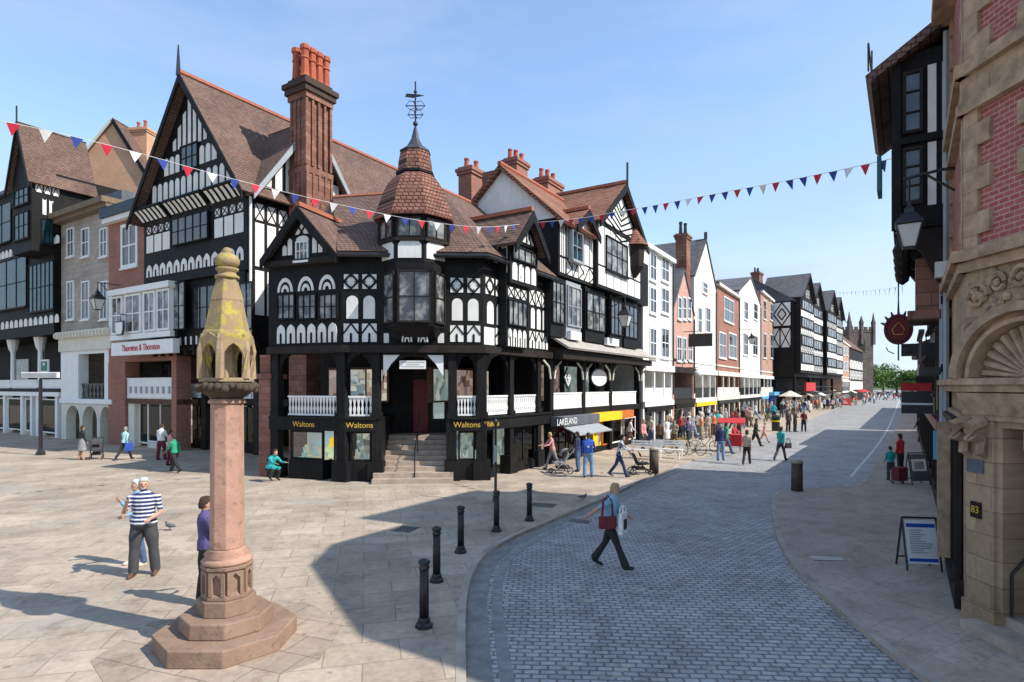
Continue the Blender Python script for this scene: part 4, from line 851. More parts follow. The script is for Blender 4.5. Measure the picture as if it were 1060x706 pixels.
# chimneys behind the corner building, belonging to this block
for px, py, Y, wd, n in ((488, 172, 33.5, 1.25, 2), (534, 163, 36, 1.3, 4), (568, 184, 37, 1.9, 5)):
    p = PT(px, py, Y); lc = Matrix.Rotation(-F.ang, 4, 'Z') @ (p-Vector((F.O.x, F.O.y, 0)))
    chimney(F, lc.x, lc.y, wd, .9, 9, p.z-.6+.4, n, 'brick', rt, poth=.55)
p = PT(513, 180, 30.5); lc = Matrix.Rotation(-F.ang, 4, 'Z') @ (p-Vector((F.O.x, F.O.y, 0))); MB().box(lc.x-.5, lc.x+.6, lc.y-.8, lc.y+.5, 8, lc.z).build('chimney_stack', M['redst'], rt)
# ------------------------------------------------------------ right-hand run of the street
def house(px0, px1, py_e, name, label, wall, wins=(), roof='slate', gable=None, depth=10, gal=None, panel=None, opening=None, fascia='white', shopg='goodsC', doorm=None, eave_px=None, wfm='white', zc=None, ground='timber', fr=0, base=None, ridge_dz=2.5, shopfm='white', nsh=2):
    F = Fac(*(base or ((PA[4]+DR*0), DR)))
    o = F.P(F.X(px0), 0, 0); F = Fac(o[:2], F.d); F.mkroot(name, label, 'building'); rt = F.root; x1 = F.X(px1); pm = eave_px or px0
    ze = F.Z(pm, py_e, -.0); zg = 2.6; zt = 5.1
    x0w = .03
    b = MB(); b.box(x0w, x1, 0, depth, zt, ze); b.box(x0w, x1, 2.5, depth, 0, zt-.002); b.box(x0w, x0w+.3, 0, 2.5, 0, zt-.002); b.box(x1-.3, x1, 0, 2.5, 0, zt-.002); b.build('wall', M[wall], rt)
    if gable:
        xa = x1/2; za = F.Z((px0+px1)/2, gable, 0)
        q = MB(); q.pr([(x0w, ze), (x1, ze), (xa, za)], 0, .3); q.build('gable_wall', M[wall], rt)
        q = MB()
        for xe, s_ in ((x0w, -1), (x1, 1)): q.slab([(xa, -.1, za+.15), (xe+s_*.15, -.1, ze), (xe+s_*.15, depth, ze), (xa, depth, za+.15)], .15)
        q.build('roof', M[roof], rt)
    else:
        q = MB(); q.slab([(x0w, -.25, ze), (x1, -.25, ze), (x1, depth*.5, ze+ridge_dz), (x0w, depth*.5, ze+ridge_dz)], .15); q.slab([(x0w, depth, ze), (x1, depth, ze), (x1, depth*.5, ze+ridge_dz), (x0w, depth*.5, ze+ridge_dz)], .15)
        q.prx([(0.05, ze), (depth-.1, ze), (depth*.5, ze+ridge_dz-.15)], x0w+.1, x0w+.3)
        q.build('roof', M[roof], rt)
        MB().box(x0w, x1, -.3, -.002, ze-.3, ze-.02).build('cornice', M[fascia], rt)
    for (a, c, y0, y1, nx, nz) in wins:
        pwin(F, a, y0, c, y1, 0, nx=nx, nz=nz, fm=wfm, gm='glassL' if (a*7) % 2 > 1 else 'glass', bw=.12, bars=.5)
    MB().box(x0w, x1, -.15, 2.5, zg-.35, zg).build('gallery_floor', M[fascia], rt); MB().box(x0w, x1, -.2, .2, zt-.45, zt-.004).build('fascia', M[fascia], rt)
    MB().box(.4, x1-.4, 2.4, 2.499, zg+.4, zt-.7).build('gallery_window', M['glass'], rt)
    balustrade(F, .35, x1-.35, zg+.02, 3.5, 0, 'panel' if panel else 'rod', panel or 'black', n=1 if panel else None)
    MB().tube([(x1-.12, -.1, 3), (x1-.12, -.1, ze-.35)], .06).build('drainpipe', M['black'], rt)
    MB().box(x0w, x1-.2, -.07, -.002, zt+.45, zt+.6).build('string_course', M[fascia], rt)
    if x1 > 6:
        q = MB()
        for k in range(1, int(x1/3.2)+1): c = x1*k/(int(x1/3.2)+1); q.box(c-.1, c+.1, -.08, .1, 0, zt-.45)
        q.build('post', M[fascia], rt)
    for k in range(nsh):
        a = .4+(x1-.8)*k/nsh; c = .4+(x1-.8)*(k+1)/nsh-.15; shopwin(F, a, c, .35, zg-.7, .1, 1.2, shopg, shopfm, 1)
    MB().box(.32, x1-.32, -.05, .4, 0, .34).build('stall_riser', M[ground], rt)
    MB().box(.32, x1-.32, -.18, .05, zg-.7, zg-.36).build('shop_sign', M[doorm or ground], rt)
    return F
W_ = house(665.5, 696, 250, 'white_house', 'tall white rendered house with two columns of sash windows beside the herringbone gable', 'plaster',
    [(672, 679, 262, 291, 2, 2), (684, 692, 266, 292, 2, 2), (672, 679, 297, 325, 2, 2), (684, 692, 298, 325, 2, 2), (672, 679, 339, 371, 2, 2), (684, 692, 339, 371, 2, 2)], panel='white', shopg='goodsC', ridge_dz=.6, shopfm='grey')
h = house(696.5, 718, 318, 'pink_gabled_house', 'narrow pink brick house with steep pointed gable and white mullioned windows', 'brickP',
    [(701, 705, 307, 331, 1, 2), (706, 710, 307, 331, 1, 2), (711, 715, 308, 331, 1, 2), (700, 705, 348, 374, 2, 2), (706, 710, 349, 374, 2, 2), (712, 716, 350, 374, 2, 2)], gable=279, roof='slate', shopg='goodsW', fascia='timber2', panel='black')
h = house(718.5, 741, 285, 'white_gabled_house', 'tall white stone fronted house with pointed gable and finial, dark slate roof behind', 'offwhite',
    [(727, 732, 292, 304, 1, 2), (722, 726, 318, 345, 1, 2), (730, 735, 318, 345, 1, 2)], gable=248, roof='slate', depth=14, shopg='goodsC', doorm='yellow', fascia='white', shopfm='timber2')
xm = h.X(741)/2; MB().tube([(xm, 0, h.Z(730, 250)), (xm, 0, h.Z(730, 240))], .15).build('finial', M['black'], h.root)
p = PT(707, 243, 49); lc = Matrix.Rotation(-h.ang, 4, 'Z') @ (p-Vector((h.O.x, h.O.y, 0)))
chimney(h, lc.x, lc.y, 1.2, .9, 10, lc.z, 2, 'redst', h.root, pots='black', poth=1)
h = house(741.8, 765, 292, 'red_brick_shop_house', 'bright red brick house with white stone window surrounds beside the narrow white gable', 'brick',
    [(749, 759, 309, 334, 2, 2), (744, 751, 344, 371, 2, 2), (754, 762, 345, 371, 2, 2)], panel='white', ridge_dz=1.2, shopg='goodsC', doorm='black', fascia='cream', shopfm='timber')
h = house(765.3, 787, 300, 'white_gable_shop_house', 'small white rendered house with shallow gable between red and pale brick houses', 'plaster',
    [(770, 774, 312, 331, 1, 2), (780, 784, 314, 331, 1, 2), (769, 774, 345, 368, 2, 2), (779, 784, 347, 368, 2, 2)], gable=287, depth=12, shopg='goodsG', fascia='white', shopfm='timber2')
h = house(787.3, 809, 300, 'pale_brick_house', 'pale red brick house with tall sash windows above the bright blue shopfront', 'brickL',
    [(790, 793, 311, 331, 1, 2), (797, 800, 314, 332, 1, 2), (803, 806, 316, 333, 1, 2), (790, 793, 345, 371, 1, 2), (797, 800, 346, 371, 1, 2), (803, 806, 347, 371, 1, 2)], ridge_dz=1.0, shopg='goodsW', fascia='white', doorm='ltblue', panel='cream')
a, c = h.X(795), h.X(806); MB().box(a, c, -.5, .05, .2, 2.3).build('blue_shopfront', M['blue'], h.root); MB().box(a-.3, c+.3, -.9, -.2, 2.31, 2.8).build('shop_sign', M['ltblue'], h.root)
q = MB()
for k in range(3): q.box(a+(c-a)*(k+.15)/3, a+(c-a)*(k+.85)/3, -.55, -.501, .6, 1.9)
q.build('shop_window', M['glass'], h.root)
house(809.3, 822, 318, 'buff_brick_house', 'buff brick house with plain windows, before the long timbered block', 'brickO',
    [(811, 814, 328, 345, 1, 2), (816, 819, 329, 345, 1, 2), (811, 814, 355, 376, 1, 2), (816, 819, 356, 376, 1, 2)], ridge_dz=.8, shopg='goodsW', fascia='cream', panel='cream')
bd = (XY(822, 86), XY(872, 118)-XY(822, 86))
house(822.2, 832, 334, 'low_brick_house', 'low brick house with dark shop window at the foot of the timbered block', 'brickL', [(824, 827, 338, 352, 1, 2), (828, 831, 338, 352, 1, 2)], ridge_dz=.8, shopg='goodsC', depth=6, nsh=1)
# long timbered block
F = Fac((bd[0]+Vector((0, 0)))[:], bd[1]); F.mkroot('timbered_row', 'long black and white timbered block with a row of gables, far down the street', 'building'); rt = F.root
x1 = F.X(871); ze = F.Z(845, 322)
b = MB(); b.box(0, x1, 0, 12, 5, ze); b.box(0, x1, 2.5, 12, 0, 4.99); b.build('wall', M['timber'], rt)
q = MB(); q.slab([(0, -.3, ze), (x1, -.3, ze), (x1, 6, ze+4), (0, 6, ze+4)], .2); q.slab([(0, 12, ze), (x1, 12, ze), (x1, 6, ze+4), (0, 6, ze+4)], .2); q.prx([(0, ze), (12, ze), (6, ze+3.8)], .1, .4); q.build('roof', M['slate'], rt)
Wp, T = MB(), MB(); n = 4; gw = x1/n
for i in range(n):
    a, c = i*gw+.3, (i+1)*gw-.3; yy = -.8 if i % 2 == 0 else -.3
    MB().box(a, c, yy, 4, 5.6, ze+.5).build('bay', M['timber'], rt)
    dormergable(F, a, c, ze+.5, ze+4.4, yy, 5, rm='slate', wm='timber', ov=.2, over=.4, ridge=False)
    for k in range(4):
        z0 = 6+k*(ze-5.6)/4; pat(Wp, T, a+.2, c-.2, z0, z0+.9, yy, ('stud', 'cross', 'ogee', 'stud')[(k+i) % 4], 7, .12); window(F, a+.8, c-.8, z0+1.1, z0+2.5, yy-.03, nx=5, nz=1, fm='timber', gm='glassL', sill=False)
    pat(Wp, T, (a+c)/2-1.3, (a+c)/2+1.3, ze+.8, ze+2, yy, 'cross', 4, .1)
    MB().box(a, a+.4, -.1, .3, 0, 5).build('post', M['timber'], rt)
Wp.build('plaster_panel', M['plaster'], rt); T.build('timber_brace', M['timber'], rt)
S = Fac(F.P(0, 9, 0)[:2], -F.n, rt); Wp, T = MB(S), MB(S); zz = S.Z(830, 326); pat(Wp, T, 1, 8.6, ze-3.6, ze-.2, 0, 'dia', 3, .1); pat(Wp, T, 1, 8.6, ze-6.8, ze-4, 0, 'cross', 5, .1); Wp.build('plaster_panel', M['plaster'], rt); T.build('timber_brace', M['timber'], rt)
MB().box(0, x1, -.2, 2.5, 2.4, 2.7).build('gallery_floor', M['timber'], rt); MB().box(F.X(828), F.X(838), -.9, -.6, 2.9, 4.2).build('shop_sign', M['red'], rt)
balustrade(F, .3, x1-.3, 2.7, 3.6, 0, 'rod', 'black', n=60)
for k in range(6): shopwin(F, .5+k*(x1-1)/6, (k+1)*(x1-1)/6, .4, 2.2, .1, 1.2, 'goodsC', 'white')
chimney(F, F.X(812, 6)+2 if 0 else 3, 6, 2, 1.2, ze, ze+5.2, 3, 'redst', rt, pots='black')
# houses at the end of the street, and the church tower
bd2 = (XY(871, 122), Vector((.55, .83)))
house(871.2, 879, 352, 'brick_house', 'small distant red brick house just past the timbered block', 'brickL', [(873, 875, 358, 368, 1, 2), (876, 878, 359, 368, 1, 2), (873, 875, 374, 384, 1, 2), (876, 878, 374, 384, 1, 2)], base=bd2, ridge_dz=1)
F = Fac(XY(879.3, 142), (.6, .8)); F.mkroot('timbered_house', 'distant black and white timbered house in front of the church tower', 'building'); rt = F.root
x1 = F.X(893); ze = F.Z(885, 362); b = MB(); b.box(0, x1, 0, 10, 0, ze); b.build('wall', M['timber'], rt)
q = MB(); q.slab([(0, -.4, ze), (x1, -.4, ze), (x1, 5, ze+5), (0, 5, ze+5)], .2); q.slab([(0, 10.4, ze), (x1, 10.4, ze), (x1, 5, ze+5), (0, 5, ze+5)], .2); q.prx([(0, ze), (10, ze), (5, ze+4.8)], .05, .3); q.build('roof', M['tile'], rt)
Wp, T = MB(), MB()
for k in range(3): pat(Wp, T, .3, x1-.3, 2.8+k*2.6, 4.9+k*2.6, 0, ('stud', 'cross', 'brace')[k], 9, .2)
Wp.build('plaster_panel', M['plaster'], rt); T.build('timber_brace', M['timber'], rt)
F = Fac(XY(879, 235), (1, .25)); F.mkroot('church_tower', 'square sandstone church tower with corner pinnacles at the far end of the street', 'church'); rt = F.root
x1 = F.X(904); zt_ = F.Z(890, 341)
stn = brickm('dark_tower_stone', (.10, .08, .075), (.15, .12, .11), (.06, .05, .05), 1, .5, .03, dirt=.4)
MB().box(0, x1, 0, x1, 0, zt_).build('tower', stn, rt)
q = MB()
for k in range(5): a = x1*(k+.2)/5; q.box(a, a+x1*.12, -.1, .4, zt_+.001, zt_+1.1); q.box(-.1, .4, a, a+x1*.12, zt_+.001, zt_+1.1)
q.box(-.2, x1+.2, -.2, x1+.2, zt_-1, zt_-.6); q.build('battlement', stn, rt)
for a, c in ((0, 0), (x1, 0), (0, x1), (x1, x1), (x1/2, 0)):
    MB().lathe([(.8, zt_-6), (.8, zt_+2.4), (1.0, zt_+2.5), (.5, zt_+4), (.1, zt_+(7 if a != x1/2 else 5.5))], (a, c), 4, math.pi/4).build('pinnacle', stn, rt)
MB().pr(archp(x1*.35, x1*.65, zt_-9, zt_-3, True), -.15, .05).build('belfry_window', M['dark'], rt)
# ------------------------------------------------------------ right-hand side of the street
RO = Vector((7.05, 9.15)); RDir = Vector((-.5556, -.8314))
F = Fac(RO, RDir); F.mkroot('sandstone_corner_building', 'red brick and carved yellow sandstone corner building with an arched doorway, at the right edge', 'building'); rt = F.root
RC = Fac(RO, (.03, -1), rt); RW = Fac((0, 0), (1, 0), rt)
def w2(v): return (v[0], v[1])
far0, c0, c1 = F.P(-3.4, 0, 0), F.P(0, 0, 0), RC.P(2.15, 0, 0)
tail = [(8.9, 4.4), (14.2, 1.1), (24, -5), (24, 12), w2(F.P(-3.4, 12, 0))]
n0, n1, n2, n3 = [w2(RC.P(x, y, 0)) for x, y in ((.66, 0), (.66, 1.2), (1.85, 1.2), (1.85, 0))]
q = MB(RW); q.prz([w2(far0), w2(c0), n0, n1, n2, n3, w2(c1)]+tail, 0, 3.0); q.prz([w2(far0), w2(c0), w2(c1)]+tail, 3.0, 5.55)
q.build('stone_base', M['sand'], rt)
c1b = RC.P(1.6, 0, 0); q = MB(RW); q.prz([w2(far0), w2(c0), w2(c1b)]+tail, 5.551, 10.9); q.build('brick_wall', M['bricktop'], rt)
q = MB(RW); q.prz([(v[0]-.35, v[1]+.1) for v in (far0, c0, c1b)]+[(8.6, 4.3), (14, .8), (24.2, -5.5)]+tail[3:], 10.901, 11.2); q.build('cornice', M['sandp'], rt)
q = MB(RW); B0 = [Vector((*w2(v), 11.2)) for v in (far0, c0, c1b)]+[Vector((8.6, 4.4, 11.2)), Vector((24, -5.2, 11.2))]
top = [Vector((*w2(F.P(-3.4, 3, 0)), 13)), Vector((*w2(F.P(-1.2, 3.2, 0)), 13)), Vector((10.8, 7.0, 13)), Vector((12, 6.2, 13)), Vector((26, -2, 13))]
for i in range(4): q.slab([B0[i], B0[i+1], top[i+1], top[i]], .15)
q.build('roof', M['slate'], rt)
# stone dressings: quoins, string courses, window surround
q = MB(F); q2 = MB(RC); z = 5.56; k = 0
while z < 10.6:
    l = .5 if k % 2 else .28
    q.box(-l, -.0, -.05, .1, z, z+.33); q2.box(-.0, l, -.05, .1, z+.001, z+.331) if False else q2.box(.02, l, -.06, .1, z, z+.33)
    a = .95 if k % 2 else 1.12
    if 6.15 < z: q2.box(a, 1.55, -.055, .1, z, z+.33)
    q.box(-3.4, -3.4+l*.7, -.05, .1, z, z+.33)
    z += .335; k += 1
q.build('quoins', M['sandp'], rt); q2.build('quoins', M['sandp'], rt)
for F_, a, c in ((F, -3.45, .06), (RC, -.06, 2.2)):
    for (z0, z1, pr) in ((7.78, 7.95, .16), (7.955, 8.35, .07), (8.355, 8.55, .2), (5.35, 5.5, .14), (5.505, 5.68, .26), (3.52, 3.62, .22), (3.625, 3.72, .32), (3.1, 3.18, .10)):
        c_ = 1.6 if F_ is RC and z0 > 5.6 else c; pr *= .75; MB(F_).box(a-(pr if F_ is F else 0), c_+(pr if F_ is F else 0)-.05, -pr, .05, z0, z1).build('string_course', M['sandp'], rt)

# arched pediment over the door
cx, rx, rz, zb = 1.22, 1.2, 1.02, 3.73
for (s0, s1, pr) in ((1, .88, .30), (.88, .80, .16), (.80, .74, .24)):
    q = MB(RC); n = 20
    for i in range(n):
        t0, t1 = math.pi*i/n, math.pi*(i+1)/n
        q.pr([(cx+rx*s*math.cos(t), zb+rz*s*math.sin(t)) for s, t in ((s0, t0), (s0, t1), (s1, t1), (s1, t0))], -pr, .02)
    q.build('arch_moulding', M['sandp'], rt)
q = MB(RC)
for i in range(15):
    t = math.pi*(i+.5)/15; q.tube([(cx+.12*math.cos(t), -.06, zb+.1*math.sin(t)), (cx+rx*.7*math.cos(t), -.03, zb+rz*.7*math.sin(t))], [.02, .06], 5)
q.ball((cx, -.06, zb+.05), .14); q.build('shell_carving', M['sandp'], rt)
q = MB(RC); rnd = random.Random(3)      # scrolled foliage carving above the arch
def scroll(x, z, r, s_=1, turns=1.6):
    q.tube([(x+s_*r*(1-i/22)*math.cos(i*turns*6.28/20), -.04, z+r*(1-i/22)*math.sin(i*turns*6.28/20)) for i in range(20)], [.05-.0016*i for i in range(20)], 5)
for x, z, r, s_ in ((.25, 4.95, .22, 1), (.62, 5.1, .16, -1), (.2, 4.45, .15, -1), (1.0, 5.12, .18, 1), (1.45, 5.15, .2, -1), (1.9, 5.1, .18, 1), (.52, 4.72, .1, 1)):
    scroll(x, z, r, s_); q.ball((x, -.05, z), r*.3, 7, 5)
for i in range(40):
    x, z = rnd.uniform(.05, 2.05), rnd.uniform(4.3, 5.3)
    if ((x-cx)/1.4)**2+((z-zb)/1.1)**2 > 1: q.ball((x, -.02, z), rnd.uniform(.04, .09), 6, 4, (1, .8, 1))
q.build('carved_frieze', M['sandp'], rt)
# door jambs, bracket capitals, recess, sign, steps
for a, c in ((.0, .66), (1.85, 2.15)):
    q = MB(RC); q.box(a+.03, c-.03, -.10, -.001, 0, .35); q.box(a+.08, c-.1, -.05, -.001, .351, 3.09); q.build('pilaster', M['sand'], rt)
q = MB(RC)
for a in (.12, .42): q.tube([(a, -.08, 3.08), (a, -.30, 3.0), (a, -.28, 2.86), (a, -.12, 2.8), (a, -.14, 2.62), (a, -.03, 2.55)], [.09, .11, .1, .08, .07, .04], 7)
q.build('scroll_bracket', M['sandp'], rt)
q = MB(RC); q.prx([(-.1, 3.18), (-.2, 3.5), (0, 3.5), (0, 3.18)], .05, 2.1); q.build('frieze', M['sandp'], rt)
MB(RC).box(.66, 1.85, 1.1, 1.19, 0, 3.0).build('door', M['timber2'], rt)
o = MB(RC).box(1.02, 1.75, -.02, .06, 2.72, 2.98).build('door_sign', M['lamp_glass'], rt)
for i in range(3): MB(RC).box(.55-.1*(2-i), 1.95, -.38+.42*i, 1.09, .001+i*.14, .14+i*.14).build('step', M['stepst'], rt)
q = MB(RC); q.tube([(.70, .1, .9), (.72, .5, 1.35), (.74, 1.0, 1.62)], .02); q.tube([(.7, .1, .9), (.7, .1, .3)], .02); q.build('handrail', M['black'], rt)
o = MB(RC).box(.17, .36, -.075, -.052, 1.62, 1.86).build('number_plate', M['timber2'], rt); text(RC, '83', .265, 1.74, -.08, .15, 'gold', o)
o = MB(RC).box(.10, .4, -.075, -.052, 2.3, 2.5).build('plaque', M['lead'], rt)
# street side: dark shopfront under the stone
for a, c in ((-3.2, -1.9), (-1.7, -.5)):
    window(F, a, c, .5, 2.9, -.04, nx=2, nz=1, fm='timber2', root=rt, name='shop_window')
MB(F).box(-3.3, -.4, -.16, -.002, 3.0, 3.1).build('shop_fascia', M['timber2'], rt); MB(F).box(-3.35, -.4, -.12, -.003, 0, .48).build('stall_riser', M['timber2'], rt)
MB(F).tube([(-3.3, -.1, .3), (-3.3, -.1, 10.8)], .055).build('drainpipe', M['grey'], rt)
MB(F).box(-1.9, -1.72, -.3, -.05, .5, 2.95).build('pilaster', M['sandp'], rt)
MB(F).box(-2.4, -2.36, -.34, -.12, 2.2, 2.75).build('banner', M['ltblue'], rt)
q = MB(F); q.box(-3.0, -2.75, -.3, -.06, 5.75, 6.05); q.build('alarm_box', M['lamp_glass'], rt)
# jettied timbered building
F2 = Fac(F.P(-3.42, 0, 0)[:2], RDir); F2.mkroot('jettied_timber_building', 'tall black timbered building leaning out over the right pavement beyond the brick corner', 'building'); rt = F2.root
L = -4.6
b = MB(); b.box(L, 0, 0, 10, 2.7, 6.9); b.box(L, 0, 1.2, 10, 0, 2.699); b.build('wall', M['timber2'], rt)
b = MB(); b.box(L, 0, -1.0, 8, 6.901, 10.6); b.build('upper_storey', M['timber'], rt)
q = MB(); q.slab([(L-.2, -1.5, 10.25), (.25, -1.5, 10.25), (.25, .1, 11.3), (L-.2, .1, 11.3)], .18); q.slab([(L-.2, .1, 11.3), (.25, .1, 11.3), (.25, 3.2, 16.2), (L-.2, 3.2, 16.2)], .18); q.slab([(L-.2, 6.3, 11.3), (.25, 6.3, 11.3), (.25, 3.2, 16.2), (L-.2, 3.2, 16.2)], .18); q.prx([(.2, 10.6), (6.2, 10.6), (6.2, 11.3), (3.2, 16), (.2, 11.3)], L+.1, -.02); q.build('roof', M['tile'], rt)
q = MB()
for i in range(10): q.tube([(L+.4+i*.45, -1.45, 10.2), (L+.4+i*.45, -.8, 10.52)], .045, 4)
q.build('rafter_ends', M['cream'], rt)
E2 = Fac(F2.P(0, -1.0, 0)[:2], F2.n, rt)   # near end of the upper storey
Wp, T = MB(E2), MB(E2); pat(Wp, T, .55, 1.04, 7.35, 8.65, 0, 'stud', 2, .05); pat(Wp, T, .55, 1.04, 8.85, 10.25, 0, 'stud', 2, .05); window(E2, .17, .52, 7.4, 8.6, -.02, nx=1, nz=3, fm='timber2', sill=False, root=rt); window(E2, .17, .52, 8.9, 10.2, -.02, nx=1, nz=3, fm='timber2', sill=False, root=rt); Wp.build('plaster_panel', M['plaster'], rt)
q = MB(E2)
for a, c, z0, z1 in ((-.03, .14, 6.9, 10.5), (1.05, 1.3, 6.9, 10.5), (.14, 1.05, 6.9, 7.25), (.14, 1.05, 8.68, 8.82)): q.box(a, c, -.09, -.003, z0, z1)
q.build('timber_frame', M['timber'], rt)
q = MB(); 
for i in range(4): x = -.1-i*1.4; q.prx([(-.98, 6.9), (0, 6.9), (0, 5.5), (-.25, 5.8), (-.5, 6.4)], x-.08, x+.08)
q.build('jetty_bracket', M['timber2'], rt)
q = MB(); q.box(-1.6, -.1, -.75, -.002, 5.0, 5.2); q.box(-1.5, -.2, -.6, -.003, 5.201, 6.3); q.build('carved_oriel', M['redst'], rt)
q = MB()
for i in range(9): q.box(-.25-i*.5, -.12-i*.5, -.14, -.003, 2.9, 6.85)
for z_ in (3.9, 5.3, 6.6): q.box(L, -.02, -.18, -.004, z_, z_+.16)
q.build('timber_frame', M['timber'], rt)
for i in range(4): x = -.6-i*1.1; MB().lathe([(.02, 6.3), (.14, 6.4), (.18, 6.6), (.10, 6.8), (.14, 6.89)], (x, -.85), 8).build('carved_boss', M['timber2'], rt)
q = MB(); q.tube([(.1, -1.45, 10.4), (.1, -1.45, 11.0), (-3, -1.45, 11.0)], .02); q.tube([(-1.5, -1.45, 10.5), (-1.5, -1.45, 11.6)], .02); q.tube([(-3, -1.45, 10.5), (-3, -1.45, 11.0)], .02); q.build('roof_rail', M['black'], rt)
q = MB(); q.box(-.8, -.1, -1.3, -1.22, 7.85, 8.6); q.build('open_shutter', M['teal'], rt)
balustrade(F2, -3.2, -.1, 4.0, 4.8, -.5, 'rod', 'black', 24); MB().box(-3.2, -.1, -.55, -.002, 3.85, 4.0).build('balcony', M['black'], rt)
for i in range(2): window(F2, -2-i*2.1, -.4-i*2.1, 2.9+.0, 3.7, -.03, nx=3, nz=1, fm='timber', name='window', sill=False)
for i in range(2): shopwin(F2, -2.0-i*2.1, -.2-i*2.1, .4, 2.4, 0, 1.1, 'goodsC', 'timber2')
MB().box(L, 0, -.1, .3, 2.45, 2.69).build('shop_sign', M['timber'], rt); MB().box(L, 0, -.05, .3, 0, .39).build('stall_riser', M['timber2'], rt)
MB().tube([(-.15, -.15, .2), (-.15, -.15, 6.8)], .06).build('drainpipe', M['grey'], rt)
# the rest of the right-hand row, seen edge on
labs = ('brown timbered building beyond the leaning one, mostly hidden behind hanging signs', 'plain brick building far along the right pavement, seen edge on', 'last timbered building of the right row, seen edge on in the distance')
x = -4.65
for i, (ln, hgt, wl, rf_) in enumerate(((8.5, 8.9, 'timber', 'slate'), (14, 5.4, 'brick', 'slate'), (16, 6.0, 'timber2', 'tile'))):
    Fx = Fac(F2.P(x, 0, 0)[:2], RDir); Fx.mkroot(('timbered_shop', 'brick_shop', 'timbered_shop')[i], labs[i], 'building'); r_ = Fx.root
    b = MB(); b.box(-ln+.03, 0, 0, 10, 2.7, hgt); b.box(-ln+.03, 0, 1.2, 10, 0, 2.699); b.build('wall', M[wl], r_)
    q = MB(); q.slab([(-ln, -.4, hgt-.1), (0, -.4, hgt-.1), (0, 4, hgt+1.6), (-ln, 4, hgt+1.6)], .18); q.build('roof', M[rf_], r_)
    n = int(ln/2.4)
    for k in range(n):
        a = -ln+.4+k*ln/n; c = a+ln/n-.6; window(Fx, a, c, 3.4, 4.9, -.03, nx=3, nz=2, fm='timber2', root=r_); (window(Fx, a, c, 5.6, 6.9, -.03, nx=3, nz=2, fm='timber2', root=r_) if hgt > 7 else None)
        shopwin(Fx, a, c, .4, 2.3, 0, 1.1, 'goodsC', 'timber2')
    MB().box(-ln+.03, 0, -.1, .3, 2.4, 2.69).build('shop_sign', M[('dkred', 'green', 'timber')[i]], r_); MB().box(-ln+.03, 0, -.02, .3, 0, .39).build('stall_riser', M['timber2'], r_)
    x -= ln+.03
Fz = Fac(F2.P(x-2, 2, 0)[:2], RDir); Fz.mkroot('distant_terrace', 'long low terrace closing the right side of the far street', 'building'); r_ = Fz.root
b = MB(); b.box(-60, 0, 0, 10, 0, 5.6); b.build('wall', M['brickL'], r_); q = MB(); q.slab([(-60, -.4, 5.6), (0, -.4, 5.6), (0, 5, 8), (-60, 5, 8)], .2); q.build('roof', M['slate'], r_)
# lantern and hanging signs on the right
def hang(name, label, cat, px, py, Y): p = PT(px, py, Y); return empty(name, p, F.ang, label=label, cat=cat)
s = hang('wall_lantern', 'large black four sided lantern hanging from the leaning timbered building at the right', 'lantern', 941, 240, 11.6)
def lantern(s, r=.3, h=.5, bracket=None):
    q = MB(); n = 4
    q.lathe([(r*.55, -h*.55), (r*.5, -h*.6)], (0, 0), 4, math.pi/4)
    for k in range(4):
        a = math.pi/4+k*math.pi/2; q.tube([(r*.52*math.cos(a), r*.52*math.sin(a), -h*.55), (r*math.cos(a), r*math.sin(a), h*.25)], .018, 4)
        a2 = a+math.pi/2; q.tube([(r*math.cos(a), r*math.sin(a), h*.25), (r*math.cos(a2), r*math.sin(a2), h*.25)], .02, 4)
    q.build('frame', M['black'], s)
    MB().lathe([(r*.50, -h*.54), (r*.96, h*.24)], (0, 0), 4, math.pi/4).build('lamp_glass', M['lamp_glass'], s)
    MB().lathe([(r*1.15, h*.25), (r*1.1, h*.32), (r*.75, h*.5), (r*.6, h*.62), (r*.38, h*.66), (r*.38, h*.8), (r*.15, h*.95), (.03, h*1.1)], (0, 0), 4, math.pi/4).build('lamp_hood', M['black'], s)
lantern(s, .30, .55)
q = MB(); q.tube([(0, 0, .6), (0, 0, 1.05)], .025); q.tube([(0, 1.4, 1.05), (0, .5, 1.12), (0, -.1, 1.05)], .03); q.tube([(0, 1.3, .5), (0, .7, .7), (0, .3, 1.05)], .025); q.build('bracket', M['black'], s)
s = hang('hanging_sign', 'dark red round hanging sign with scrolled crown, on an iron bracket over the right pavement', 'sign', 930, 341, 17)
s.rotation_euler[2] = F.ang+R(90)
oval(.36, .44, -.05, .05).build('board', M['dkred'], s); oval(.30, .37, -.062, .062).build('inner_board', M['timber2'], s); oval(.27, .34, -.067, .067).build('painted_board', M['dkred'], s)
q = MB()
for k in range(7): t = math.pi*(k-3)/8+math.pi/2; q.tube([(.36*math.cos(t), 0, .42*math.sin(t)), (.47*math.cos(t), 0, .56*math.sin(t))], [.05, .015], 5)
q.tube([(0, 0, -.44), (0, 0, -.9)], .02); q.tube([(-.1, 0, -.7), (-.25, 0, -.62), (-.3, 0, -.5)], .015); q.tube([(.1, 0, -.7), (.25, 0, -.62), (.3, 0, -.5)], .015); q.build('scrollwork', M['black'], s)
q = MB(); q.tube([(.0, 0, .5), (.0, 0, 1.5), (.15, -.06, 1.62), (.35, -.1, 1.6), (1.6, 0, 1.5)], .03); q.tube([(1.4, 0, .9), (.7, 0, .9), (.3, 0, 1.5)], .025); q.build('bracket', M['black'], s)
q = MB(); q.tube([(-.15, -.075, 0), (0, -.075, .2), (.15, -.075, 0), (.1, -.075, -.15), (-.1, -.075, -.15), (-.15, -.075, 0)], .012, 5); q.build('emblem', M['gold'], s)
s = hang('hanging_sign', 'black rectangular sign with a red band along its top, low over the right pavement', 'sign', 949, 412, 19)
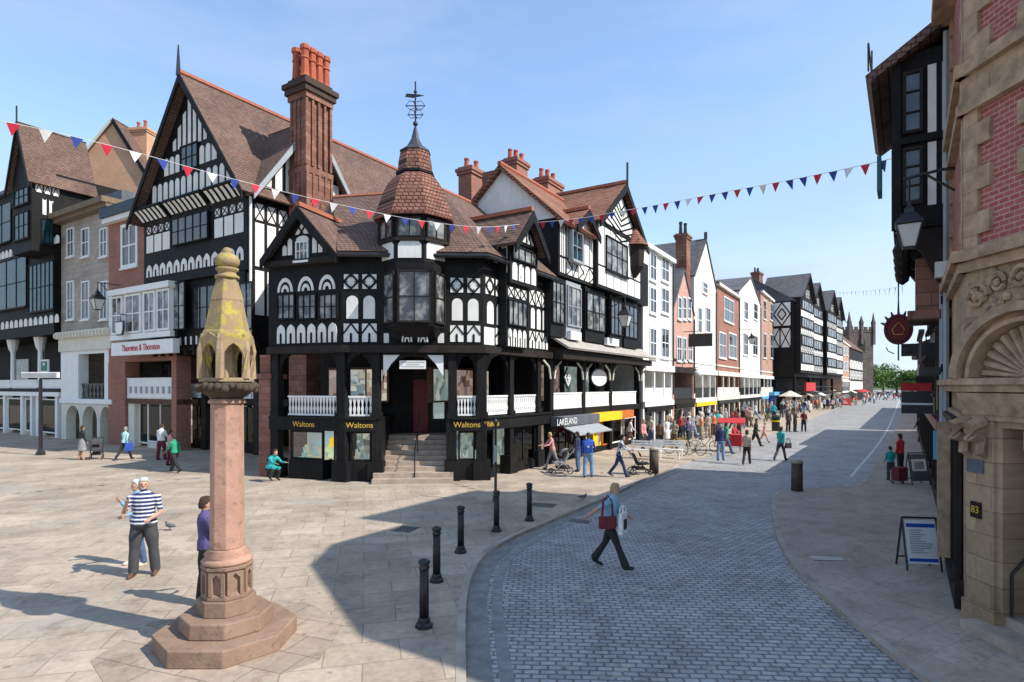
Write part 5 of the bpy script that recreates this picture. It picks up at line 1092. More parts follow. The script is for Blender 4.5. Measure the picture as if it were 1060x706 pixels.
MB().box(-.06, .06, -.42, .42, -.5, .22).build('board', M['black'], s); MB().box(-.075, .075, -.43, .43, .225, .48).build('red_band', M['red'], s); MB().box(-.068, .068, -.42, .42, -.22, -.16).build('white_line', M['white'], s)
MB().tube([(0, -.4, .6), (0, 1.2, .6)], .03).build('bracket', M['black'], s)
s = hang('hanging_sign', 'plain black projecting sign box just below and right of the dark red round sign', 'sign', 950, 362, 17)
MB().box(-.06, .06, -.4, .5, -.18, .18).build('board', M['black'], s); MB().tube([(0, .2, .18), (0, .2, .5), (0, 1.2, .5)], .025).build('bracket', M['black'], s)
s = hang('hanging_sign', 'small pale yellow sign on the wall beyond the sandstone doorway', 'sign', 978, 412, 14.5)
MB().box(-.05, .05, -.16, .16, -.3, .3).build('board', M['gold'], s); MB().tube([(0, 0, .3), (0, 0, .45), (0, .7, .45)], .02).build('bracket', M['black'], s)
# ------------------------------------------------------------ people: one continuous skinned body each
def ring_loft(rows):
    """rows: (centre, rx, ry, axis x, axis y)"""
    vs = []; fs = []; n = 12
    for c, rx, ry, ax, ay in rows: vs += [c+ax*(rx*math.cos(2*math.pi*k/n))+ay*(ry*math.sin(2*math.pi*k/n)) for k in range(n)]
    m = len(rows)
    for i in range(m-1): fs += [(i*n+k, i*n+(k+1) % n, (i+1)*n+(k+1) % n, (i+1)*n+k) for k in range(n)]
    fs += [tuple(range(n-1, -1, -1)), tuple(range((m-1)*n, m*n))]
    return vs, fs
def limb(pts, rs, flat=1.0):
    P = [Vector(p) for p in pts]; rows = []
    d0 = (P[1]-P[0]).normalized(); P = [P[0]-d0*rs[0]*.5]+P+[P[-1]+(P[-1]-P[-2]).normalized()*rs[-1]*.6]; rs = [rs[0]*.6]+list(rs)+[rs[-1]*.55]
    for i, p in enumerate(P):
        d = (P[min(i+1, len(P)-1)]-P[max(i-1, 0)]).normalized(); a = d.cross(Vector((0, 1, 0)))
        a = a.normalized() if a.length > .05 else Vector((1, 0, 0)); b = d.cross(a).normalized(); rows.append((p, rs[i], rs[i]*flat, a, b))
    return ring_loft(rows)
def ellip(c, rx, ry, rz, n=12):
    c = Vector(c); X, Y = Vector((1, 0, 0)), Vector((0, 1, 0)); rows = []
    for i in range(1, 9): t = math.pi*i/9; rows.append((c+Vector((0, 0, -rz*math.cos(t))), rx*math.sin(t), ry*math.sin(t), X, Y))
    return ring_loft(rows)
def cloth(name, c, stripes=None, vert=False):
    m, n, l, b = newmat(name); v = coords(n, l); nz = ramp(n, l, noise(n, l, v, 7, 4), [(.3, mul(c, .8)), (.7, mul(c, 1.15))])
    if stripes:
        sp = n.new('ShaderNodeSeparateXYZ'); l.new(v, sp.inputs[0]); w_ = n.new('ShaderNodeMath'); w_.operation = 'PINGPONG'; w_.inputs[1].default_value = .034 if not vert else .03
        l.new(sp.outputs[0 if vert else 2], w_.inputs[0]); g = n.new('ShaderNodeMath'); g.operation = 'GREATER_THAN'; g.inputs[1].default_value = .020 if not vert else .015; l.new(w_.outputs[0], g.inputs[0])
        nz = mixc(n, l, nz, stripes, g.outputs[0])
    l.new(nz, b.inputs['Base Color']); b.inputs['Roughness'].default_value = .85; bump(n, l, b, noise(n, l, v, 18, 3), .4, .02); return m
CL = {}
for k, c in dict(skin=(.52, .30, .21), navy=(.02, .03, .10), black=(.02, .02, .022), dkgrey=(.055, .055, .06), white=(.75, .74, .72), cream=(.62, .55, .45), beige=(.45, .36, .28), pink=(.62, .30, .28), red=(.52, .03, .04), blue=(.03, .09, .40), ltblue=(.25, .45, .62), teal=(.02, .36, .36), green=(.02, .30, .17), purple=(.09, .07, .19), jeans=(.07, .12, .22), ltjeans=(.18, .28, .42), grey=(.25, .25, .26), brown=(.12, .065, .04), maroon=(.14, .02, .03), khaki=(.30, .26, .17), yellow=(.7, .5, .08), orange=(.6, .2, .05)).items(): CL[k] = cloth('cloth_'+k, c)
CL['polo'] = cloth('cloth_navy_white_stripes', (.02, .035, .12), (.7, .72, .75)); CL['vstripe'] = cloth('cloth_upright_stripes', (.7, .7, .7), (.02, .025, .07), True)
CL['aqua'] = cloth('cloth_pale_aqua', (.35, .62, .66))
HR = {k: plain('hair_'+k, c, .7, .3, 20, bmp=.5) for k, c in dict(white=(.62, .60, .57), brown=(.06, .035, .02), black=(.015, .012, .01), blond=(.45, .32, .16), grey=(.28, .27, .26), ginger=(.3, .1, .03)).items()}
POSE = dict(   # per leg/arm: (forward swing, knee/elbow bend, sideways), torso lean
 stand=dict(l=((2, 4, 4), (-3, 6, 4)), a=((6, 18, 9), (-2, 22, 9)), lean=0),
 stand2=dict(l=((8, 8, 5), (-4, 2, 5)), a=((12, 70, 14), (4, 25, 10)), lean=2),
 walk=dict(l=((26, 6, 2), (-22, 22, 2)), a=((-20, 12, 8), (22, 26, 8)), lean=4),
 walk2=dict(l=((-20, 28, 2), (22, 4, 2)), a=((18, 30, 9), (-18, 10, 9)), lean=4),
 stride=dict(l=((25, 2, 2), (-20, 14, 2)), a=((-58, 6, 14), (12, 66, 12)), lean=6),
 push=dict(l=((24, 8, 3), (-20, 18, 3)), a=((42, 38, 8), (42, 38, 8)), lean=10),
 raised=dict(l=((3, 3, 5), (-3, 5, 5)), a=((30, 118, 18), (28, 112, 12)), lean=-2),
 eat=dict(l=((3, 3, 6), (-3, 5, 6)), a=((30, 112, 14), (10, 62, 16)), lean=-1),
 fold=dict(l=((2, 3, 5), (-2, 4, 5)), a=((20, 85, 10), (18, 88, 10)), lean=-3),
 sit=dict(l=((84, 86, 6), (80, 82, 8)), a=((28, 50, 8), (30, 55, 8)), lean=8),
 crouch=dict(l=((105, 128, 8), (95, 125, 9)), a=((55, 30, 8), (50, 40, 8)), lean=28))
BODY_CACHE = {}
def body_mesh(pose, vox, hands, female, skirt, wide=1.0, sleeves=True, headturn=0):
    key = (pose, vox, hands, female, skirt, wide, sleeves, headturn)
    if key in BODY_CACHE: return BODY_CACHE[key]
    po = POSE[pose]; V_, F_ = [], []; segs = []
    def put(vf): b = len(V_); V_.extend(vf[0]); F_.extend([tuple(b+i for i in f) for f in vf[1]])
    def seg(a, b, r, tg): segs.append((Vector(a), Vector(b), r, tg))
    X, Y, Z = Vector((1, 0, 0)), Vector((0, 1, 0)), Vector((0, 0, 1))
    hip = Vector((0, 0, .93)); ln = R(po['lean'])
    def tor(x, y, z): y2 = y*math.cos(ln)-(z)*math.sin(ln); z2 = z*math.cos(ln)+y*math.sin(ln)*-1; return hip+Vector((x, y2, z2))
    up = (tor(0, 0, 1)-hip).normalized(); yy = X.cross(up)*-1
    wd = wide*(.92 if female else 1)
    rows = [(tor(0, .0, h), rx*wd, ry*wide, X, yy) for h, rx, ry in ((-.10, .10, .09), (-.06, .155, .115), (.0, .175 if female else .165, .125), (.08, .165, .12), (.17, .145 if female else .155, .112), (.28, .155, .115), (.38, .175, .12), (.46, .185, .112), (.52, .165, .095), (.56, .10, .07), (.58, .06, .055))]
    put(ring_loft(rows)); seg(tor(0, 0, .05), tor(0, 0, .52), .13*wide, 1); seg(tor(0, 0, -.06), tor(0, 0, -.03), .15*wide, 2)
    nk = tor(0, 0, .54); hd = tor(0, -.02, .70); put(limb([nk, tor(0, -.01, .64)], [.058, .055])); seg(tor(0, 0, .58), hd, .06, 0)
    put(ellip(hd+Vector((0, 0, .01)), .077, .095, .118)); put(ellip(hd+Vector((0, -.03, -.055)), .055, .065, .06)); seg(hd-Z*.06, hd+Z*.06, .09, 0)
    ct, st = math.cos(R(headturn)), math.sin(R(headturn))
    def hp(x, y, z): return hd+Vector((x*ct-y*st, x*st+y*ct, z))
    if vox < .02:
        put(limb([hp(0, -.085, .02), hp(0, -.108, -.02)], [.010, .015])); put(ellip(hp(0, -.088, -.058), .026, .012, .010))
        for s in (-1, 1): put(ellip(hp(s*.079, .005, -.005), .012, .02, .03)); put(ellip(hp(s*.032, -.085, .022), .014, .012, .009)); segs.append((hp(s*.032, -.092, .016), hp(s*.032, -.092, .018), .010, 4))
    feet = []
    for i, s in enumerate((-1, 1)):
        sw, kb, ab = po['l'][i]; h0 = hip+Vector((s*.085*wd, 0, -.03)); sa = math.sin(R(ab))*s
        d1 = Vector((sa, -math.sin(R(sw)), -math.cos(R(sw)))).normalized(); k = h0+d1*.43; a2 = sw-kb
        d2 = Vector((sa*.4, -math.sin(R(a2)), -math.cos(R(a2)))).normalized(); an = k+d2*.42
        w_ = (1.28 if not female else 1.08)*(.5+.5*wide); fl = 1.5 if pose == 'stride' else 1.1
        put(limb([h0, h0.lerp(k, .5), k, k.lerp(an, .35), an], [.094*wide, .083*w_, .06*w_, .064*w_, .054*w_*fl])); seg(h0, an-d2*.02, .075, 2)
        if skirt: seg(k.lerp(an, .1), an, .09, 0)
        fd = Vector((s*.12, -1, 0)).normalized(); fz = max(-.35, min(.2, math.tan(R(-a2*.5)))) if pose in ('walk', 'walk2', 'stride', 'push') else 0
        fd2 = Vector((fd.x, fd.y, -.0+(-.45 if a2 < -12 else .12 if a2 > 15 else 0))).normalized()
        heel = an+Vector((0, .03, -.045)); put(limb([heel, heel+fd2*.10, heel+fd2*.20], [.042, .045, .036], .75)); seg(heel, heel+fd2*.20, .05, 3); feet.append(min(heel.z, (heel+fd2*.2).z)-.036)
        # arm
        sw, eb, ab = po['a'][i]; sh = tor(s*.175*wd, 0, .475); d1 = Vector((s*math.sin(R(ab)), -math.sin(R(sw)), -math.cos(R(sw)))).normalized(); el = sh+d1*.29
        a2 = sw+eb; d2 = Vector(((-s*.42 if eb > 60 else s*math.sin(R(ab))*.3), -math.sin(R(a2)), -math.cos(R(a2)))).normalized(); wr = el+d2*.245
        put(limb([tor(s*.12*wd, 0, .48), sh, sh.lerp(el, .5), el, el.lerp(wr, .4), wr], [.055, .062*wide, .052, .043, .040, .029]))
        if sleeves: seg(sh, wr-d2*.02, .04, 1)
        else: seg(sh, sh.lerp(el, .75), .05, 1); seg(sh.lerp(el, .95), wr, .04, 0)
        pd = d2; side = pd.cross(X*s); side = side.normalized() if side.length > .1 else Y
        ty = -side if side.y > 0 else side
        pm = wr+pd*.055; put(limb([wr, pm, wr+pd*.085], [.027, .036, .034], .5)); seg(wr, wr+pd*.17, .045, 0)
        if hands:
            for f, (o, L) in enumerate(((-.027, .062), (-.009, .075), (.009, .070), (.026, .055))):
                b0 = wr+pd*.085+ty*o; cu = X*(-s)*.022; put(limb([b0, b0+pd*L*.5+cu*.3, b0+pd*L*.85+cu], [.0095, .009, .0075]))
            b0 = wr+pd*.03+ty*.03; put(limb([b0, b0+ty*.028+pd*.02, b0+ty*.03+pd*.052], [.012, .011, .009]))
        else: put(limb([wr+pd*.08, wr+pd*.15], [.032, .022], .5))
    if skirt:
        put(ring_loft([(hip+Z*(.05-.0)+Vector((0, 0, -h)), rx, ry, X, Y) for h, rx, ry in ((-.05, .15, .11), (.1, .19, .15), (.3, .21, .18), (.52, .235, .21), (.54, .20, .18))])); seg(hip, hip-Z*.42, .2, 2)
    else:   # jacket or shirt hem
        put(ring_loft([(tor(0, 0, h), rx*wd, ry*wide, X, yy) for h, rx, ry in ((.22, .12, .09), (.1, .178, .132), (-.03, .19, .142), (-.055, .17, .12))])); seg(tor(0, 0, .03), tor(0, 0, .14), .15*wide, 1)
    me = bpy.data.meshes.new('b'); me.from_pydata([tuple(v) for v in V_], [], F_); bm = bmesh.new(); bm.from_mesh(me); bmesh.ops.recalc_face_normals(bm, faces=bm.faces); bm.to_mesh(me); bm.free()
    o = bpy.data.objects.new('b', me); COL.objects.link(o)
    r = o.modifiers.new('r', 'REMESH'); r.mode = 'VOXEL'; r.voxel_size = vox; r.use_smooth_shade = True
    sm = o.modifiers.new('s', 'SMOOTH'); sm.iterations = 2 if vox < .02 else 1; sm.factor = .5
    out = bpy.data.meshes.new_from_object(o.evaluated_get(bpy.context.evaluated_depsgraph_get())); bpy.data.objects.remove(o); bpy.data.meshes.remove(me)
    n = len(out.vertices); co = np.empty(n*3, 'f'); out.vertices.foreach_get('co', co); co = co.reshape(-1, 3)
    fc = np.array([np.mean(co[list(p.vertices)], axis=0) for p in out.polygons])
    best = np.full(len(fc), 1e9); idx = np.zeros(len(fc), int)
    for a, b, rr, tg in segs:
        a_ = np.array(a); d = np.array(b)-a_; t = np.clip(((fc-a_)@d)/max(d@d, 1e-9), 0, 1); ds = np.linalg.norm(fc-(a_+t[:, None]*d), axis=1)-rr
        k = ds < best; best[k] = ds[k]; idx[k] = tg
    zmin = min(feet) if pose not in ('sit',) else min(feet)
    co[:, 2] -= zmin; out.vertices.foreach_set('co', co.ravel()); hz = hd.z-zmin
    for i in range(5): out.materials.append(None)
    out.polygons.foreach_set('material_index', idx.astype('i')); out.update()
    res = (out, Vector((hd.x, hd.y, hz)), wide); BODY_CACHE[key] = res; return res
EYE = plain('eye', (.02, .015, .01), .3, .0)
def hair_mesh(style):
    key = ('hair', style)
    if key in BODY_CACHE: return BODY_CACHE[key]
    q = MB(); n = 14; vs = []; m = 9; rnd = random.Random(5); low = {'short': -.055, 'long': -.12, 'bob': -.085, 'bald': .0, 'hat': .03}[style]
    fs = []
    for i in range(m+1):
        t = i/m; 
        for k in range(n):
            a = 2*math.pi*k/n; back = (math.sin(a)+1)/2    # +y is the back of the head
            zlow = .082+(low-.082)*min(1, max(0, back-.18)*1.9) if style != 'hat' else .03
            ph = t*math.pi/2; z = zlow+(.140-zlow)*math.sin(ph)
            rr = (math.cos(ph)**.6 if i < m else .02)*(1 if z > -.01 else 1+z*2); j = 1+rnd.uniform(-.03, .03)
            vs.append((.088*rr*math.cos(a)*j, .104*rr*math.sin(a)*j+.010, z))
    for i in range(m): fs += [(i*n+k, i*n+(k+1) % n, (i+1)*n+(k+1) % n, (i+1)*n+k) for k in range(n)]
    fs += [tuple(range(n-1, -1, -1)), tuple(range(m*n, (m+1)*n))]
    q.add(vs, fs)
    if style == 'long': q.add(*ellip((0, .07, -.08), .075, .04, .11))
    if style == 'hat': q.lathe([(.15, .02), (.15, .035), (.1, .04)], (0, 0), 14)
    o = q.build('h', EYE, smooth=True); me = o.data; bpy.data.objects.remove(o); BODY_CACHE[key] = me; return me
def person(px, py, label, top='navy', bottom='jeans', hair='brown', pose='stand', face=0, h=1.72, group=None, shoe='black', style='short', vox=.024, hands=False, female=False, skirt=False, wide=1.0, sleeves=True, at=None, z=None, turn=0, seat=0):
    """face: degrees, 0 looks at the camera (-Y), 90 looks right (+X), 180 away"""
    zz = 0 if z is None else z; c = G(px, py, zz) if at is None else Vector((*at, zz))
    me, hd, wd = body_mesh(pose, vox, hands, female, skirt, wide, sleeves, turn)
    body = bpy.data.objects.new('person', me); COL.objects.link(body)
    for i, m_ in enumerate((CL['skin'], CL[top], CL['skin'] if skirt and bottom == 'skin' else CL[bottom], CL[shoe], EYE)):
        if me.materials[i] is None: me.materials[i] = m_
        body.material_slots[i].link = 'OBJECT'; body.material_slots[i].material = m_
    s = h/1.76; body.location = (c.x, c.y, zz+seat); body.rotation_euler = (0, 0, R(face)); body.scale = (s, s, s)
    tag(body, label, 'person', group)
    if hair != 'none':
        hm = hair_mesh(style); ho = bpy.data.objects.new('hair' if style != 'hat' else 'hat', hm); COL.objects.link(ho); ho.parent = body; ho.location = hd; ho.rotation_euler = (0, 0, R(turn))
        ho.material_slots[0].link = 'OBJECT'; ho.material_slots[0].material = HR[hair] if style != 'hat' else CL[hair]
    return body
def bag(name, loc, m, w_=.32, h=.3, d=.12, rz=0, label='', cat='bag', strap=.35):
    s = empty(name, loc, R(rz), label=label, cat=cat); q = MB()
    q.prx([(-d/2, 0), (d/2, 0), (d*.35, h), (-d*.35, h)], -w_/2, w_/2); q.build('bag_body', CL[m], s, bev=.02)
    for y in (-d*.3, d*.3): MB().tube([(-w_*.32, y, h-.01), (-w_*.26, y, h+strap*.7), (0, 0, h+strap), (w_*.26, y, h+strap*.7), (w_*.32, y, h-.01)], .012, 5).build('handle', CL[m], s)
    return s
# near figures
person(149, 596, 'man in navy and white striped polo shirt and dark trousers eating, on the sunny flags', 'polo', 'dkgrey', 'white', 'eat', 14, 1.84, vox=.0125, hands=True, wide=1.2, sleeves=False, turn=18, shoe='brown')
person(142, 585, 'white haired person in pale blue behind the man in the striped polo shirt', 'ltblue', 'jeans', 'white', 'eat', -40, 1.70, vox=.0125, hands=True, female=True, style='bob', shoe='cream')
person(214, 626, 'man in a purple shirt half hidden behind the shaft of the stone cross', 'purple', 'black', 'brown', 'fold', 130, 1.76, vox=.0125, hands=True, sleeves=True, wide=1.05)
wlk = person(632, 589, 'woman in pale blue top and black flared trousers striding across the setts', 'ltblue', 'black', 'blond', 'stride', 62, 1.72, vox=.0125, hands=True, female=True, style='bob', z=RZ, sleeves=False, turn=-20)
g = G(632, 589, RZ)
bag('shoulder_bag', (g.x-.10, g.y-.24, .80), 'maroon', .34, .24, .12, 8, 'dark red leather shoulder bag carried by the woman striding across the setts', strap=.42)
bag('shopping_bag', (g.x+.20, g.y-.26, .70), 'white', .32, .42, .10, 60, 'white paper shopping bag with black print held by the woman striding across the setts', strap=.14)
q = MB(); q.box(-.08, .08, -.056, -.05, .1, .3); o = q.build('printed_panel', CL['black'], bpy.data.objects['shopping_bag'])
# middle distance
P_ = [
 (85, 476, 'person in a black jacket and grey skirt beside the white arcade of the stone house', dict(top='black', bottom='grey', hair='brown', pose='stand', face=150, female=True, skirt=True, h=1.66)),
 (129, 476, 'person in a pale aqua jacket carrying a blue bag before the red brick house', dict(top='aqua', bottom='black', hair='grey', pose='walk', face=170, female=True, h=1.65)),
 (167, 476, 'man in a loose white shirt and dark red trousers looking into the shop window', dict(top='white', bottom='maroon', hair='brown', pose='stand2', face=170, h=1.74, wide=1.1)),
 (176, 482, 'person in a pink top just behind the one in the green shirt', dict(top='pink', bottom='maroon', hair='brown', pose='stand', face=140, female=True, h=1.6)),
 (181, 489, 'person in a bright green shirt and black trousers walking left', dict(top='green', bottom='black', hair='brown', pose='walk', face=-110, h=1.62)),
 (572, 486, 'woman in pale pink leaning over a pushchair outside the awning shop', dict(top='pink', bottom='grey', hair='blond', pose='push', face=-70, female=True, h=1.62)),
 (598, 488, 'person in a navy top and dark jeans beside the man in the blue rucksack', dict(top='navy', bottom='jeans', hair='brown', pose='stand', face=-120, h=1.66)),
 (609, 494, 'man in a bright blue jacket and pale jeans seen from behind near the yellow shop', dict(top='blue', bottom='ltjeans', hair='brown', pose='stand2', face=170, h=1.74, wide=1.08)),
 (641, 494, 'woman in a black and white upright striped top pushing a black pushchair', dict(top='vstripe', bottom='navy', hair='black', pose='push', face=75, female=True, h=1.70)),
 (588, 472, 'person in a red and white top in the shop doorway under the grey awning', dict(top='red', bottom='jeans', hair='brown', pose='stand', face=20, h=1.7)),
 (574, 474, 'person in a dark coat standing against the clothes shop window', dict(top='black', bottom='dkgrey', hair='grey', pose='fold', face=30, h=1.7)),
 (652, 462, 'person in a white shirt outside the last bay of the twin gabled building', dict(top='white', bottom='brown', hair='brown', pose='walk2', face=90)),
 (666, 466, 'person in a pale pink shirt near the white house, left of the group', dict(top='pink', bottom='dkgrey', hair='blond', pose='stand', face=40, female=True)),
 (674, 460, 'person in a cream jacket by the entrance of the white house', dict(top='cream', bottom='jeans', hair='grey', pose='stand2', face=-60)),
 (683, 466, 'man in a dark brown coat among the group outside the white house', dict(top='brown', bottom='black', hair='black', pose='walk', face=160)),
 (690, 462, 'woman in a white dress outside the white house', dict(top='white', bottom='white', hair='blond', pose='stand', face=10, female=True, skirt=True)),
 (698, 466, 'person in khaki next to the pink gabled house', dict(top='khaki', bottom='brown', hair='brown', pose='fold', face=-30)),
 (712, 462, 'person in a dark purple hooded top by the pink gabled house', dict(top='purple', bottom='black', hair='black', pose='stand2', face=60)),
 (746, 477, 'person in a dark blue coat and pale jeans near the bicycles', dict(top='navy', bottom='ltjeans', hair='grey', pose='stand', face=170, h=1.75)),
 (751, 470, 'person in a green top just beyond the one in the dark blue coat', dict(top='green', bottom='jeans', hair='brown', pose='walk', face=100)),
 (773, 481, 'person in a pale beige top and black trousers with a raised arm walking away', dict(top='beige', bottom='black', hair='brown', pose='walk', face=150, female=True, h=1.66)),
 (759, 462, 'seated performer in red beside the red trolley', dict(top='red', bottom='red', hair='blond', pose='sit', face=40, seat=.0)),
 (765, 454, 'person in bright red outside the red brick shop house', dict(top='red', bottom='maroon', hair='blond', pose='stand', face=120)),
 (782, 462, 'man in a black coat carrying a bag in front of the white gabled shop house', dict(top='black', bottom='black', hair='brown', pose='walk2', face=60, wide=1.1)),
 (791, 458, 'child in a pink coat beside the man in the black coat', dict(top='pink', bottom='pink', hair='blond', pose='walk', face=80, h=1.35)),
 (808, 477, 'person in a teal jacket and grey trousers crossing the road with a black bag', dict(top='teal', bottom='dkgrey', hair='brown', pose='walk', face=130, female=True, h=1.72)),
 (816, 447, 'left one of three dark dressed men standing in the far sunlit road', dict(top='dkgrey', bottom='black', hair='brown', pose='stand', face=0)),
 (823, 447, 'middle one of three dark dressed men standing in the far sunlit road', dict(top='black', bottom='black', hair='black', pose='fold', face=30)),
 (832, 447, 'man in maroon and black, right one of three standing in the far sunlit road', dict(top='maroon', bottom='black', hair='grey', pose='stand2', face=-20)),
 (932, 492, 'woman in a red coat standing beside a laden trolley on the right pavement', dict(top='red', bottom='black', hair='brown', pose='stand', face=200, female=True, h=1.66)),
 (922, 497, 'child in a dark teal hooded coat beside the woman in the red coat', dict(top='teal', bottom='dkgrey', hair='brown', pose='stand2', face=170, h=1.28, style='short')),
 (953, 458, 'dark dressed person walking along the right pavement beneath the hanging signs', dict(top='black', bottom='dkgrey', hair='black', pose='walk', face=180)),
]
for i, (px, py, lb, k) in enumerate(P_):
    onroad = px > 700 and px < 850 and not lb.startswith('seated'); k.setdefault('style', 'bob' if k.get('female') else 'short')
    person(px, py, lb, vox=.022, z=RZ if px in (773, 808, 816, 823, 832, 782, 791) else 0, **k)
person(279, 498, 'person in a teal jacket crouching by the dark pier left of the yellow shop window', 'teal', 'black', 'brown', 'crouch', 60, 1.7, vox=.022)
g = G(135, 476); bag('carrier_bag', (g.x, g.y-.1, .45), 'blue', .34, .4, .12, 20, 'bright blue bag held by the person in the pale aqua jacket', strap=.15)
g = G(817, 477, RZ); bag('hand_bag', (g.x-.05, g.y, .55), 'black', .36, .26, .12, 20, 'black bag held by the person in the teal jacket', strap=.25)
g = G(609, 494); s = empty('rucksack', (g.x-.02, g.y-.22, 1.0), R(170), label='bright blue rucksack with a white star patch on the back of the man in blue', cat='rucksack')
q = MB(); q.prx([(-.02, 0), (.14, .02), (.15, .3), (.08, .46), (-.02, .46)], -.17, .17); q.build('bag_body', CL['blue'], s, bev=.03)
q = MB(); q.pr([((.075 if k % 2 else .03)*math.cos(k*math.pi/5+.31), .25+(.075 if k % 2 else .03)*math.sin(k*math.pi/5+.31)) for k in range(10)], .152, .158); q.build('patch', CL['white'], s)
# far crowd, too small to show parts
rnd = random.Random(11); tops = ['white', 'cream', 'beige', 'pink', 'red', 'navy', 'black', 'ltblue', 'khaki', 'white', 'cream', 'grey', 'maroon', 'teal', 'orange', 'white']
bots = ['jeans', 'black', 'dkgrey', 'khaki', 'navy', 'beige', 'ltjeans', 'brown']
colname = dict(ltblue='pale blue', dkgrey='dark grey', ltjeans='pale jeans')
tword = dict(ltblue='pale blue', khaki='olive'); bword = dict(dkgrey='dark grey trousers', ltjeans='pale jeans', jeans='blue jeans')
def place_name(px):
    for lim, nm in ((735, 'by the pink house'), (770, 'by the red brick house'), (812, 'near the blue shopfront'), (830, 'left of the timbered block'), (850, 'before the timbered block'), (872, 'behind the red barrier'), (905, 'below the church tower'), (999, 'at the street end')):
        if px < lim: return nm
seen = set()
for i in range(235):
    if i < 150: px = rnd.uniform(808, 905); py = 428-(px-808)*.15+rnd.uniform(-7, 5) if px < 872 else rnd.uniform(407, 420)
    elif i < 185: px = rnd.uniform(896, 938); py = rnd.uniform(405.5, 415)
    else: px = rnd.uniform(690, 815); py = 464-(px-690)*.27+rnd.uniform(-7, 2)
    while True:
        t, b_, hr = rnd.choice(tops), rnd.choice(bots), rnd.choice(['brown', 'black', 'blond', 'grey', 'white']); pl = place_name(px)
        if (t, b_, hr, pl) not in seen: seen.add((t, b_, hr, pl)); break
    person(px, max(py, 405), '%s haired figure in %s top and %s, %s' % (hr, tword.get(t, t), bword.get(b_, b_+' trousers'), pl), t, b_, hr, rnd.choice(['stand', 'walk', 'walk2', 'fold', 'stand2']), rnd.uniform(0, 360), rnd.uniform(1.6, 1.86), 'shoppers in the distant crowd', vox=.034)
# ------------------------------------------------------------ stone cross
s = empty('market_cross', (-4.03, 8.34, 0), 0, label='tall sandstone market cross with octagonal steps, pink shaft and lichen covered lantern head', cat='stone cross')
def stonecol(name, c, lich, amt=.5, top=None):
    m, n, l, b = newmat(name); v = coords(n, l)
    base = ramp(n, l, noise(n, l, v, 2.2, 8, .65), [(.3, mul(c, .72)), (.7, mul(c, 1.12))])
    sp = ramp(n, l, noise(n, l, v, 5.5, 8, .7), [(amt, (0, 0, 0)), (amt+.1, (1, 1, 1))]); c1 = mixc(n, l, base, lich, sp)
    dk = ramp(n, l, noise(n, l, v, 11, 6, .7), [(.55, (0, 0, 0)), (.7, (.6, .6, .6))]); c1 = mixc(n, l, c1, mul(c, .4), dk)
    l.new(c1, b.inputs['Base Color']); b.inputs['Roughness'].default_value = .9; b.inputs['Specular IOR Level'].default_value = .15
    bump(n, l, b, noise(n, l, v, 22, 8, .7), .6, .015); return m
mstep = stonecol('brown_step_stone', (.30, .20, .145), (.22, .18, .12), .54); mshaft = stonecol('pink_sandstone', (.48, .285, .21), (.36, .23, .165), .55)
mhead = stonecol('lichen_stone', (.36, .26, .15), (.46, .38, .07), .50); mhead2 = stonecol('worn_head_stone', (.38, .28, .18), (.36, .30, .09), .58)
O8 = math.pi/8; k8 = 1/math.cos(O8)
def octa(prof, m, name, bev=.012, rot=O8): return MB().lathe([(r*k8, z) for r, z in prof], (0, 0), 8, rot).build(name, m, s, bev=bev)
octa([(.86, .0), (.86, .235)], mstep, 'step', .02); octa([(.57, .236), (.56, .45)], mstep, 'step', .02); octa([(.36, .451), (.35, .66)], mstep, 'plinth')
octa([(.31, .661), (.31, .72), (.265, .75), (.265, 1.04), (.32, 1.07), (.32, 1.12)], mstep, 'drum')
for k in range(8):
    a = k*math.pi/4; q = MB(); c, si = math.cos(a), math.sin(a)
    f = Fac((0, 0), (-si, c)); x = MB(f)
    for sx in (-.085, .085): x.box(sx-.022, sx+.022, -.315, -.26, .73, 1.05)
    x.pr([(-.063, .96), (0, 1.03), (.063, .96), (.063, 1.05), (-.063, 1.05)], -.312, -.26); x.build('niche', mstep, s)
MB().lathe([(.31, 1.121), (.34, 1.16), (.30, 1.2), (.27, 1.22), (.30, 1.26), (.25, 1.31), (.26, 1.33)], (0, 0), 24).build('moulded_ring', mshaft, s, True)
octa([(.212, 1.331), (.20, 3.36)], mshaft, 'shaft', .015); octa([(.228, 3.361), (.228, 3.40), (.2, 3.43)], mshaft, 'collar', .01)
q = MB(); q.lathe([(.20, 3.43), (.30, 3.50), (.36, 3.58), (.38, 3.64), (.30, 3.66)], (0, 0), 8, O8)
rnd = random.Random(2)
for k in range(26): a = k*2*math.pi/26; q.ball((.37*math.cos(a), .37*math.sin(a), 3.57+rnd.uniform(-.03, .04)), rnd.uniform(.04, .065), 6, 5)
q.build('leaf_capital', stonecol('dark_leaf_stone', (.09, .07, .05), (.16, .13, .04), .6), s, True)
